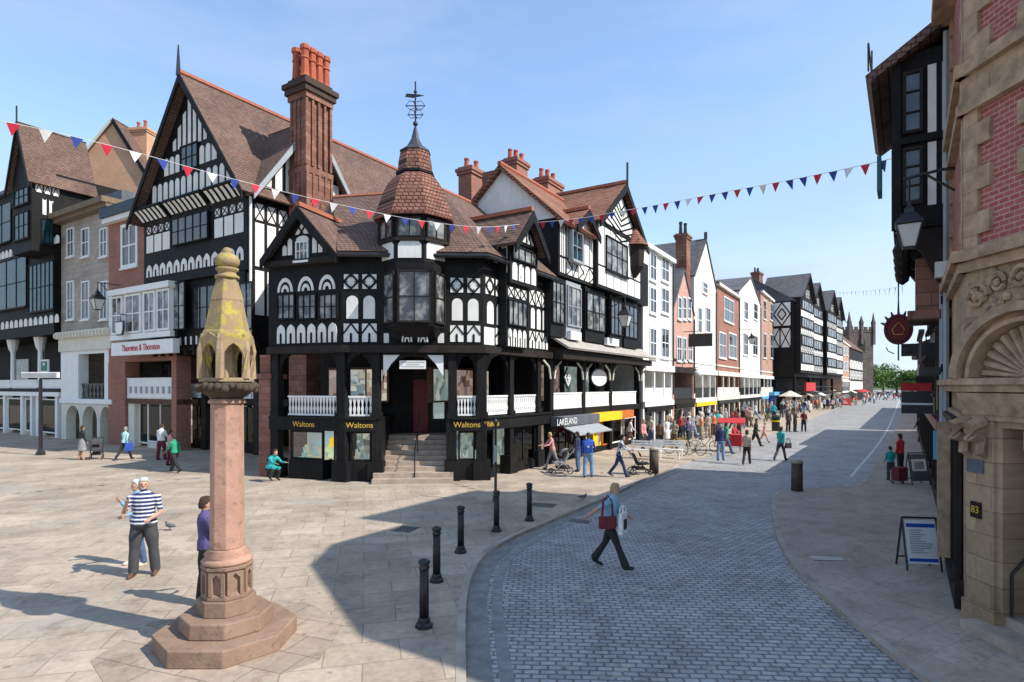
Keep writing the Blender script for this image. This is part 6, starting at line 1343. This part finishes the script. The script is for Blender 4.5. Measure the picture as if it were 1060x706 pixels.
# lantern: six posts with pointed arches round a hollow core
H6 = R(-110)
def hexa(prof, m, name, bev=.012): return MB().lathe([(r*.93, z) for r, z in prof], (0, 0), 6, H6+R(30)).build(name, m, s, bev=bev)
hexa([(.40, 3.661), (.40, 3.72)], mhead2, 'lantern_base'); hexa([(.10, 3.721), (.10, 4.2)], mhead2, 'lantern_core')
q = MB()
for k in range(6):
    a = H6+R(30)+k*math.pi/3; q.tube([(.335*math.cos(a), .335*math.sin(a), 3.71), (.335*math.cos(a), .335*math.sin(a), 4.10), (.285*math.cos(a), .285*math.sin(a), 4.32)], [.062, .058, .06], 6)
q.build('lantern_posts', mhead2, s)
q = MB()
for k in range(6):
    a = H6+k*math.pi/3; f = Fac((0, 0), (-math.sin(a), math.cos(a))); x = MB(f); hw = .145
    ar = [(-hw, 3.95), (-hw*.85, 4.06), (-hw*.45, 4.15), (0, 4.2), (hw*.45, 4.15), (hw*.85, 4.06), (hw, 3.95)]
    for i in range(6): x.pr([ar[i], ar[i+1], (ar[i+1][0]*1.15, 4.26+.08*(1-abs(ar[i+1][0])/hw)), (ar[i][0]*1.15, 4.26+.08*(1-abs(ar[i][0])/hw))], -.322, -.25)
    for sx in (-1, 1): x.box(sx*hw, sx*(hw+.03), -.322, -.27, 3.72, 4.1)
    b_ = len(q.v); q.v += x.v; q.f += [tuple(b_+i for i in ff) for ff in x.f]
q.build('lantern_arches', mhead, s)
hexa([(.37, 4.28), (.345, 4.36), (.325, 4.38), (.235, 4.80), (.24, 4.815), (.155, 5.12)], mhead, 'spire', .012)
MB().lathe([(.16, 5.121), (.16, 5.16), (.12, 5.18), (.12, 5.22), (.15, 5.24), (.15, 5.27), (.08, 5.28)], (0, 0), 16).build('neck', mhead, s, True)
q = MB(); q.ball((0, 0, 5.37), .165, 16, 10, (1, 1, .75)); q.ball((0, 0, 5.50), .07, 10, 6); q.build('ball_finial', mhead, s, True)
MB().lathe([(1.62, -.02), (1.62, .006)], (-4.03, 8.34), 8, O8).build('paving_ring', brickm('ring_flags', (.40, .31, .24), (.47, .37, .29), (.27, .22, .17), .8, .5, .012, kind='obj', rot=R(20), dirt=.36, spots=1.6), None); tag(bpy.data.objects['paving_ring'], kind='structure')
# ------------------------------------------------------------ bollards and posts
GB = 'black iron bollards along the kerb'
names = ('nearest and largest black iron bollard, at the front of the kerb row', 'second black iron bollard from the front of the kerb row', 'third black iron bollard of the kerb row, out in the shaded flags', 'fourth black iron bollard of the kerb row, beside the thin sign post', 'farthest and smallest black iron bollard of the kerb row')
s0 = None
for (px, py), lb in zip(((439, 649), (452, 602), (477, 572), (514, 550), (548, 539)), names):
    c = G(px, py)
    if s0 is None:
        s0 = empty('bollard', c, 0, label=lb, cat='bollard', group=GB)
        MB().lathe([(.135, 0), (.135, .05), (.10, .07), (.095, .13), (.075, .15)], (0, 0), 8, O8).build('base', M['black'], s0)
        q = MB(); q.lathe([(.062, .13), (.060, .9)], (0, 0), 12)
        for k in range(8): a = k*math.pi/4; q.tube([(.06*math.cos(a), .06*math.sin(a), .15), (.057*math.cos(a), .057*math.sin(a), .88)], .012, 4)
        q.build('shaft', M['black'], s0, True)
        MB().lathe([(.06, .86), (.085, .88), (.085, .90), (.065, .92), (.085, .95), (.095, .98), (.08, 1.0), (.03, 1.02)], (0, 0), 12).build('cap', M['black'], s0, True)
    else:
        o = copy_tree(s0); o.location = c; o['label'] = lb
woodb = plain('brown_bollard_wood', (.10, .07, .055), .8, .4, 6)
s0 = None
for (px, py), lb in zip(((825, 508), (677, 490)), ('thick brown timber bollard with a pale top on the corner of the right pavement', 'thick brown timber bollard with a pale top beside the black pushchair')):
    c = G(px, py)
    if s0 is None:
        s0 = empty('timber_bollard', c, .3, label=lb, cat='bollard', group='brown timber bollards')
        q = MB(); q.lathe([(.19, 0), (.185, .95)], (0, 0), 12); q.build('post', woodb, s0, True); MB().lathe([(.2, .951), (.2, 1.02), (.12, 1.08), (.02, 1.09)], (0, 0), 12).build('cap', M['stepst'], s0, True)
    else: o = copy_tree(s0); o.location = c; o['label'] = lb
c = G(513, 519); s = empty('sign_post', c, 0, label='thin black post with a small finial behind the bollards, before the jewellery shop', cat='post')
MB().lathe([(.09, 0), (.09, .2), (.045, .25), (.04, 2.4), (.06, 2.42), (.06, 2.5), (.02, 2.6)], (0, 0), 10).build('post', M['black'], s, True); MB().box(-.05, .05, -.10, -.04, 1.25, 1.75).build('notice_plate', M['grey'], s)
c = G(42, 471); s = empty('sign_post', c, 0, label='black post carrying a flat white tray shaped sign before the far left building', cat='sign post')
MB().lathe([(.22, 0), (.2, .15), (.09, .3), (.08, 3.9), (.03, 4.1)], (0, 0), 8).build('post', M['black'], s); q = MB(); q.box(-.95, .95, -.08, .08, 4.05, 4.35); q.build('sign_board', M['white'], s); MB().box(-.9, .9, -.1, -.082, 4.1, 4.3).build('lettering_panel', M['grey'], s)
# notice boards
def aboard(px, py, w_, h, rz, label, face, fr):
    c = G(px, py); s = empty('notice_board', c, R(rz), label=label, cat='notice board')
    for sg, y0 in ((-1, -.22), (1, .22)):
        q = MB()
        for x in (-w_/2, w_/2): q.tube([(x, y0, 0), (x, 0, h)], .02, 5)
        q.tube([(-w_/2, y0*.8, .08+h*.1), (w_/2, y0*.8, .08+h*.1)], .018, 5); q.tube([(-w_/2, 0, h), (w_/2, 0, h)], .02, 5); q.build('frame', M[fr], s)
    y = lambda z: -.22*(1-z/h)-.012
    q = MB(); z0, z1 = .14, h-.05; q.add([(-w_/2+.03, y(z0), z0), (w_/2-.03, y(z0), z0), (w_/2-.03, y(z1), z1), (-w_/2+.03, y(z1), z1)]+[(-w_/2+.03, y(z0)+.015, z0), (w_/2-.03, y(z0)+.015, z0), (w_/2-.03, y(z1)+.015, z1), (-w_/2+.03, y(z1)+.015, z1)], [(0, 1, 2, 3), (7, 6, 5, 4), (0, 4, 5, 1), (1, 5, 6, 2), (2, 6, 7, 3), (3, 7, 4, 0)]); p = q.build('panel', M[face], s)
    def st(a, c_, zz, hh, m, nm):
        MB().add([(a, y(zz)-.006, zz), (c_, y(zz)-.006, zz), (c_, y(zz+hh)-.006, zz+hh), (a, y(zz+hh)-.006, zz+hh)], [(0, 1, 2, 3)]).build(nm, M[m], p)
    return s, st
s, st = aboard(951, 588, .62, 1.0, -8, 'white notice board in a dark frame with blue bands, on the right pavement', 'white', 'black')
st(-.26, .26, .82, .07, 'blue', 'heading_band'); st(-.26, .26, .18, .06, 'blue', 'footer_band')
q = MB(); rnd = random.Random(4)
for i in range(11):
    z = .76-i*.042; L = rnd.uniform(.18, .44); yy = -.22*(1-z/1.0)-.02; q.box(-.22, -.22+L, yy-.001, yy+.001, z, z+.014)
q.build('printed_lines', M['grey'], s)
s, st = aboard(949, 501, .7, 1.15, 5, 'dark framed notice board with a blue and white sheet beside the woman in red', 'navy' if 'navy' in M else 'lead', 'black')
st(-.28, .28, .5, .42, 'white', 'sheet'); st(-.2, .2, .56, .28, 'lead', 'printed_block')
# trolley, pushchairs, bicycles
def wheel(c, r, m=None, ax='x', t=.02):
    q = MB(); n = 16; pts = [Vector((0, r*math.cos(k*2*math.pi/n), r*math.sin(k*2*math.pi/n)))+Vector(c) for k in range(n+1)]
    q.tube(pts, t, 5); return q
def pushchair(px, py, rz, label, m, frame='black'):
    c = G(px, py); s = empty('pushchair', c, R(rz), label=label, cat='pushchair')
    for x in (-.25, .25):
        for y, r in ((-.38, .10), (.32, .14)):
            wl_ = wheel((x, y, r), r-.02, t=.022).build('wheel', M['black'], s); q = MB()
            for k in range(3): a = k*math.pi/3; q.tube([(x, y-math.cos(a)*(r-.03), r-math.sin(a)*(r-.03)), (x, y+math.cos(a)*(r-.03), r+math.sin(a)*(r-.03))], .008, 4)
            q.build('spokes', M['grey'], wl_)
    q = MB()
    for x in (-.25, .25): q.tube([(x, -.38, .12), (x, .1, .55), (x, .5, 1.02)], .014, 5); q.tube([(x, .32, .14), (x, -.1, .62)], .014, 5)
    q.tube([(-.25, .5, 1.02), (.25, .5, 1.02)], .018, 5); q.build('frame', M[frame], s)
    q = MB(); q.prx([(-.35, .42), (.12, .38), (.3, .85), (.24, .88), (.06, .5), (-.35, .5)], -.2, .2); q.build('seat', CL[m], s, bev=.02)
    q = MB(); n = 7; pr_ = [(.28-.32*math.sin(math.pi*k/(2*n))*1.0, .72+.3*math.cos(math.pi*k/(2*n))*1) for k in range(n+1)]
    for k in range(n): q.add([(-.22, *pr_[k]), (.22, *pr_[k]), (.22, *pr_[k+1]), (-.22, *pr_[k+1])], [(0, 1, 2, 3)])
    q.build('hood', CL[m], s); MB().prx([(-.2, .2), (.3, .2), (.3, .34), (-.2, .3)], -.18, .18).build('basket', CL['black'], s); return s
pushchair(662, 491, 90, 'black pushchair pushed by the woman in the striped top', 'black'); pushchair(581, 490, -80, 'grey and pink pushchair outside the awning shop', 'grey', 'grey')
c = G(100, 474); pushchair(100, 475, 30, 'small dark pushchair before the arches of the stone house', 'dkgrey')
c = G(926, 500); s = empty('shopping_trolley', (c.x+.1, c.y-.15, 0), .2, label='red and black wheeled shopping trolley beside the child in teal', cat='trolley')
q = MB(); q.prx([(-.15, .12), (.15, .12), (.17, .62), (-.17, .62)], -.2, .2); q.build('trolley_bag', CL['maroon'], s, bev=.02)
for x in (-.2, .2): wheel((x, .12, .08), .065).build('wheel', M['black'], s)
MB().tube([(-.15, .18, .1), (-.15, .25, .95), (.15, .25, .95), (.15, .18, .1)], .012).build('handle', M['black'], s)
def bicycle(px, py, rz, label, m):
    c = G(px, py); s = empty('bicycle', c, R(rz), label=label, cat='bicycle', group='bicycles parked on the sunny pavement')
    for y in (-.52, .52):
        w_ = wheel((0, y, .33), .31).build('wheel', M['black'], s); q = MB()
        for k in range(6): a = k*math.pi/6; q.tube([(0, y-math.cos(a)*.3, .33-math.sin(a)*.3), (0, y+math.cos(a)*.3, .33+math.sin(a)*.3)], .004, 3)
        q.build('spokes', M['grey'], w_)
    q = MB(); bb, st, hd_, rr_, fr_ = (0, .08, .3), (0, .25, .8), (0, -.35, .85), (0, .52, .33), (0, -.52, .33)
    for a, b_ in ((bb, st), (st, hd_), (bb, hd_), (bb, rr_), (st, rr_)): q.tube([a, b_], .018, 5)
    q.tube([(0, -.33, .95), fr_], .016, 5); q.build('frame', M[m], s)
    MB().tube([(-.28, -.25, 1.0), (-.1, -.34, 1.0), (.1, -.34, 1.0), (.28, -.25, 1.0)], .015, 5).build('handlebar', M['black'], s); MB().prx([(.12, .86), (.38, .86), (.36, .92), (.14, .9)], -.07, .07).build('saddle', M['black'], s)
bicycle(703, 470, 60, 'yellow framed bicycle standing on the sunny pavement, nearest the white house', 'yellow'); bicycle(716, 472, 100, 'pale framed bicycle between the yellow one and the dark one', 'cream'); bicycle(730, 468, 70, 'dark framed bicycle at the right end of the bicycle row', 'lead')
# benches
def bench(px, py, rz, label):
    c = G(px, py); s = empty('bench', c, R(rz), label=label, cat='bench', group='white benches on the sunny pavement')
    q = MB()
    for k in range(4): q.box(-.8, .8, -.22+k*.12, -.13+k*.12, .43, .46)
    q.build('seat', M['white'], s); q = MB()
    for k in range(3): q.box(-.8, .8, .27, .30, .56+k*.12, .64+k*.12)
    q.build('backrest', M['white'], s)
    for x in (-.7, .7): q = MB(); q.tube([(x, -.2, 0), (x, -.2, .43)], .03, 4); q.tube([(x, .25, 0), (x, .29, .9)], .03, 4); q.build('leg', M['white'], s)
bench(668, 475, -30, 'white slatted bench behind the brown timber bollard'); bench(690, 474, -31, 'white slatted bench between the bollard and the bicycles')
# street entertainers' trolley, stalls, bins
c = G(757, 467); s = empty('red_trolley', c, R(-20), label='bright red box trolley with a canopy on the sunny pavement by the performers', cat='trolley')
MB().box(-.55, .55, -.35, .35, .3, .95).build('box', M['red'], s, bev=.03)
for x in (-.45, .45):
    for y in (-.36, .36): wheel((x, y, .2), .17).build('wheel', M['black'], s).rotation_euler = (0, 0, 0)
q = MB(); q.slab([(-.7, -.5, 1.6), (.7, -.5, 1.6), (.7, 0, 1.85), (-.7, 0, 1.85)], .03); q.slab([(-.7, .5, 1.6), (.7, .5, 1.6), (.7, 0, 1.85), (-.7, 0, 1.85)], .03); q.build('canopy', CL['red'], s)
q = MB()
for x in (-.5, .5): q.tube([(x, 0, .9), (x, 0, 1.8)], .02)
q.build('canopy_pole', M['grey'], s)
c = G(803, 446); s = empty('litter_bin', c, 0, label='black litter bin with yellow band before the blue shopfront', cat='litter bin')
MB().lathe([(.3, 0), (.32, 1.0)], (0, 0), 12).build('bin_body', M['black'], s); MB().lathe([(.335, .75), (.335, .85)], (0, 0), 12).build('band', M['yellow'], s); MB().lathe([(.33, 1.0), (.36, 1.15), (.1, 1.3)], (0, 0), 12).build('lid', M['black'], s)
def stall(px, py, rz, label, cm, w_=3.0, group='market stalls in the far crowd'):
    c = G(px, py); s = empty('market_stall', c, R(rz), label=label, cat='market stall', group=group)
    q = MB(); q.slab([(-w_/2, -1.3, 2.1), (w_/2, -1.3, 2.1), (w_/2, 0, 2.8), (-w_/2, 0, 2.8)], .04); q.slab([(-w_/2, 1.3, 2.1), (w_/2, 1.3, 2.1), (w_/2, 0, 2.8), (-w_/2, 0, 2.8)], .04); q.build('canopy', CL[cm], s)
    for x in (-w_/2+.1, w_/2-.1):
        for y in (-1.1, 1.1): MB().tube([(x, y, 0), (x, y, 2.2)], .03).build('pole', M['grey'], s)
    MB().box(-w_/2+.2, w_/2-.2, -1.0, .4, 0, .9).build('counter', M['cream'], s, bev=.02)
for i, (px, py, cm, d) in enumerate(((832, 424, 'beige', 'sandy canopied stall at the left end of the far crowd'), (850, 419, 'cream', 'cream canopied stall in the middle of the far crowd'), (866, 415, 'white', 'white canopied stall towards the church tower'), (842, 416, 'khaki', 'olive canopied stall against the timbered block'), (858, 413, 'cream', 'cream canopied stall behind the middle of the crowd'))): stall(px, py, 55, d, cm)
for i, (px, py, cm, d) in enumerate(((822, 421, 'cream', 'cream canopied stall beside the low brick house'), (845, 422, 'white', 'white canopied stall before the middle of the timbered block'), (874, 413, 'beige', 'sandy canopied stall below the church tower'), (880, 416, 'cream', 'cream canopied stall right of the red barrier'), (889, 412, 'white', 'white canopied stall below the right side of the church tower'), (836, 412, 'white', 'white canopied stall close against the timbered block'), (852, 410, 'beige', 'sandy canopied stall close against the timbered block'))): stall(px, py, 50, d, cm)
def parasol(px, py, cm, label):
    c = G(px, py); s = empty('cafe_parasol', c, 0, label=label, cat='parasol', group='cafe parasols in the far crowd')
    MB().lathe([(1.6, 2.2), (1.55, 2.3), (.1, 3.0)], (0, 0), 8).build('canopy', CL[cm], s); MB().lathe([(.3, 0), (.3, .08), (.04, .1), (.03, 2.9)], (0, 0), 8).build('pole', M['grey'], s)
for px, py, cm, d in ((818, 427, 'cream', 'cream parasol at the left end of the far crowd'), (828, 420, 'orange', 'orange parasol by the low brick house'), (862, 418, 'cream', 'cream parasol left of the red barrier'), (838, 420, 'beige', 'sandy parasol before the timbered block'), (893, 415, 'red', 'red parasol at the right end of the far crowd')): parasol(px, py, cm, d)
c = G(872, 420, RZ); s = empty('barrier', (c.x, c.y, RZ), 0, label='long low red barrier with white writing in front of the far crowd', cat='barrier')
MB().box(-1.6, 1.6, -.04, .04, .1, 1.35).build('panel', M['red'], s); q = MB(); q.box(-1.75, -1.65, -.05, .3, 0, .15); q.box(1.65, 1.75, -.05, .3, 0, .15); q.build('foot', M['black'], s); MB().pr([(-1.1, .4), (1.1, .4), (.6, 1.0), (-.6, 1.0)], -.06, -.041).build('emblem', CL['pink'], s)
# lanterns on the buildings
FLt = FL(100)
for px, py, w0, fac, lb in ((101, 313, -1.2, FL(100), 'black four sided lantern on a bracket in front of the stone house'), (647, 330, -1.3, Fac(PA[4], DR), 'black lantern on a long bracket at the right end of the twin gabled building'), (778, 352, -1.2, Fac(PA[4], DR), 'small black lantern in front of the white gabled shop house')):
    p = fac.P(fac.X(px, w0), w0, fac.Z(px, py, w0)); s = empty('wall_lantern', p, fac.ang, label=lb, cat='lantern'); lantern(s, .42, .75)
    q = MB(); q.tube([(0, 0, .75), (0, 0, 1.2), (0, 1.2, 1.2)], .03); q.tube([(0, 1.15, .6), (0, .5, .8), (0, .15, 1.2)], .025); q.build('bracket', M['black'], s)
# globe lamps and blade signs on the right hand row
fr = Fac(PA[4], DR)
for px, py, lb, m, hw_, hh_ in ((725, 352, 'black blade sign projecting from the narrow white gabled house', 'black', .9, .5),):
    p = fr.P(fr.X(px, -1.3), -1.3, fr.Z(px, py, -1.3)); s = empty('hanging_sign', p, fr.ang+R(90), label=lb, cat='sign'); MB().box(-hw_, hw_, -.06, .06, -hh_, hh_).build('board', M[m], s); MB().tube([(0, 0, hh_), (0, 0, hh_+.2), (1.3, 0, hh_+.2)], .03).build('bracket', M['black'], s)
p = fr.P(fr.X(722, -1), -1, fr.Z(722, 387, -1)); s = empty('globe_lamp', p, 0, label='white globe lamp before the gallery of the narrow white gabled house', cat='lamp')
q = MB(); q.ball((0, 0, 0), .3, 14, 9); q.build('globe', M['lamp_glass'], s, True); MB().tube([(0, 0, .3), (0, 0, .5), (-.85, .52, .5)], .03).build('bracket', M['black'], s)
# ------------------------------------------------------------ bunting
def bunting(ctrl, nfl, label, cols=('blue', 'red', 'white'), size=.26, dens=1):
    pts = smooth_curve([PT(*c) for c in ctrl], 8); s = empty('bunting', pts[0], 0, label=label, cat='bunting'); o = pts[0]
    MB().tube([p-o for p in pts], .008, 4).build('cord', CL['white'], s)
    L = [0]
    for i in range(1, len(pts)): L.append(L[-1]+(pts[i]-pts[i-1]).length)
    rnd = random.Random(9)
    for k in range(nfl):
        t = L[-1]*(k+.5)/nfl; i = max(j for j in range(len(L)) if L[j] <= t); i = min(i, len(pts)-2); u = (t-L[i])/(L[i+1]-L[i]); p = pts[i].lerp(pts[i+1], u)-o; d = (pts[i+1]-pts[i]).normalized()
        tw = rnd.uniform(-.10, .10); sd_ = Vector((-d.y, d.x, 0)); w_ = size*.5
        tip = p+Vector((0, 0, -size*1.05))+sd_*tw+d*rnd.uniform(-.04, .04); mid = p.lerp(tip, .5)+sd_*rnd.uniform(-.03, .03)
        q = MB(); e = sd_*.003; A, B_, C_ = p-d*w_, p+d*w_, tip; q.add([A-e, B_-e, C_-e, A+e, B_+e, C_+e], [(0, 1, 2), (5, 4, 3), (0, 3, 4, 1), (1, 4, 5, 2), (2, 5, 3, 0)])
        q.build('pennant', BUNT[cols[k % len(cols)]], s)
BUNT = dict(blue=cloth('bunting_blue', (.03, .06, .30)), red=cloth('bunting_red', (.6, .02, .05)), white=CL['white'])
bunting([(-40, 118, 13), (30, 131, 13.6), (95, 146, 14.2), (160, 163, 15), (225, 181, 16), (300, 200, 17.5), (380, 218, 19), (440, 229, 20), (500, 235, 21.5), (548, 231, 24.5)], 30, 'long string of blue, red and white pennants from the far left to the corner building')
bunting([(548, 231, 24.5), (600, 226, 23), (640, 219, 22), (675, 213, 21), (760, 197, 18.5), (840, 182, 16.2), (920, 165, 14.2), (988, 149, 12.4)], 34, 'string of blue, red and white pennants over the road to the right hand buildings', ('blue', 'red', 'blue', 'white', 'red', 'blue'))
bunting([(858, 303, 95), (885, 302, 70), (910, 300, 50), (938, 296, 35)], 18, 'small distant string of pennants over the far street', size=.5)
# ------------------------------------------------------------ pigeons
def pigeon(px, py, rz, label, z=0):
    c = G(px, py, z); s = empty('pigeon', (c.x, c.y, z), R(rz), label=label, cat='pigeon'); m = plain('pigeon_grey', (.12, .13, .15), .7, .4, 20)
    q = MB(); q.tube([(0, .17, .10), (0, .10, .11), (0, 0, .125), (0, -.07, .14), (0, -.10, .18), (0, -.12, .215), (0, -.14, .22)], [.012, .03, .055, .05, .032, .026, .008], 10); q.build('body', m, s, True)
    MB().tube([(0, -.14, .218), (0, -.165, .21)], [.008, .002], 5).build('beak', M['black'], s)
    for x in (-.02, .02): MB().tube([(x, 0, .09), (x, -.005, .02), (x, -.035, .004)], .005, 4).build('leg', M['pot'], s)
    for x in (-1, 1): MB().tube([(x*.045, -.05, .135), (x*.05, .05, .125), (x*.02, .15, .11)], [.02, .03, .006], 6).build('wing', m, s, True)
pigeon(603, 518, 60, 'small dark pigeon standing on the flags left of the walking woman'); pigeon(176, 549, -100, 'small dark pigeon pecking on the sunny flags behind the stone cross')
# ------------------------------------------------------------ far trees and cars
leafm = plain('leaf_green', (.11, .19, .04), .8, .4, .3)
def tree(px, Y, hgt, wd, label):
    X = (px-530)/FP*Y; s = empty('tree', (X, Y, -.1), 0, label=label, cat='tree', group='trees beyond the end of the street'); rnd = random.Random(int(px)); q = MB()
    q.tube([(0, 0, 0), (.2, 0, hgt*.3), (0, .2, hgt*.6)], [.5, .38, .2])
    for k in range(4): a = k*1.7; q.tube([(.1, 0, hgt*.3), (wd*.3*math.cos(a), wd*.3*math.sin(a), hgt*.65)], [.2, .08], 5)
    q.build('trunk', M['timber2'], s); q = MB()
    cl = [(rnd.gauss(0, wd*.26), rnd.gauss(0, wd*.26), hgt*rnd.uniform(.38, .9), rnd.uniform(.12, .24)*wd) for _ in range(22)]
    for i in range(2600):
        cx, cy, cz, r = rnd.choice(cl); v = Vector((rnd.gauss(0, 1), rnd.gauss(0, 1), rnd.gauss(0, 1))).normalized()*r*rnd.uniform(.7, 1.05); c = Vector((cx, cy, cz))+v
        a = Vector((rnd.uniform(-1, 1), rnd.uniform(-1, 1), rnd.uniform(-1, 1))).normalized()*.42; b = a.cross(Vector((rnd.uniform(-1, 1), rnd.uniform(-1, 1), 1))).normalized()*.3; q.add([c-a, c+b, c+a, c-b], [(0, 1, 2, 3)])
    q.build('crown', leafm, s)
tree(902, 265, 12, 13, 'leftmost bright green tree beside the church tower'); tree(914, 300, 15, 16, 'tallest bright green tree at the end of the street'); tree(928, 280, 11, 14, 'green tree right of the tallest one at the end of the street'); tree(944, 270, 10, 13, 'green tree mostly hidden behind the hanging signs')
def hill():
    q = MB(); n = 60; t = [(-900+i*45, 8+6*math.sin(i*.7)+4*math.sin(i*1.9)) for i in range(n+1)]
    for i in range(n): (a, h0), (b, h1) = t[i], t[i+1]; q.add([(a, 1000, -1), (b, 1000, -1), (b, 1060, h1), (a, 1060, h0), (b, 1400, -1), (a, 1400, -1)], [(0, 1, 2, 3), (3, 2, 4, 5)])
    tag(q.build('hills', plain('far_green_hills', (.07, .11, .05), .9, .3, .02)), kind='structure')
hill()
def car(px, py, rz, m, label):
    c = G(px, py, RZ); s = empty('parked_car', (c.x, c.y, RZ), R(rz), label=label, cat='car', group='cars at the end of the street')
    q = MB(); q.prx([(-2.1, .3), (2.1, .3), (2.15, .75), (1.9, .95), (1.1, 1.0), (-1.1, 1.0), (-2.0, .9), (-2.15, .7)], -.85, .85); q.build('body', M[m], s, bev=.05)
    MB().prx([(-1.7, 1.0), (1.15, 1.0), (.5, 1.45), (-1.2, 1.47)], -.72, .72).build('cabin', M['glass'], s); MB().prx([(-1.2, 1.471), (.5, 1.451), (.4, 1.5), (-1.1, 1.52)], -.7, .7).build('roof', M[m], s)
    for x in (-.8, .8):
        for y in (-1.35, 1.35): MB().prx([(y+.32*math.cos(t), .32+.32*math.sin(t)) for t in [2*math.pi*k/14 for k in range(14)]], x-.1, x+.1).build('wheel', M['black'], s)
for px, py, m, l_ in ((912, 410, 'black', 'black car at the far end of the street, leftmost of the cars'), (921, 409, 'lead', 'grey car at the far end of the street'), (930, 411, 'dkred', 'dark red car at the far end of the street near the hanging signs'), (925, 407, 'white', 'white car behind the others at the far end of the street')): car(px, py, -60, m, l_)
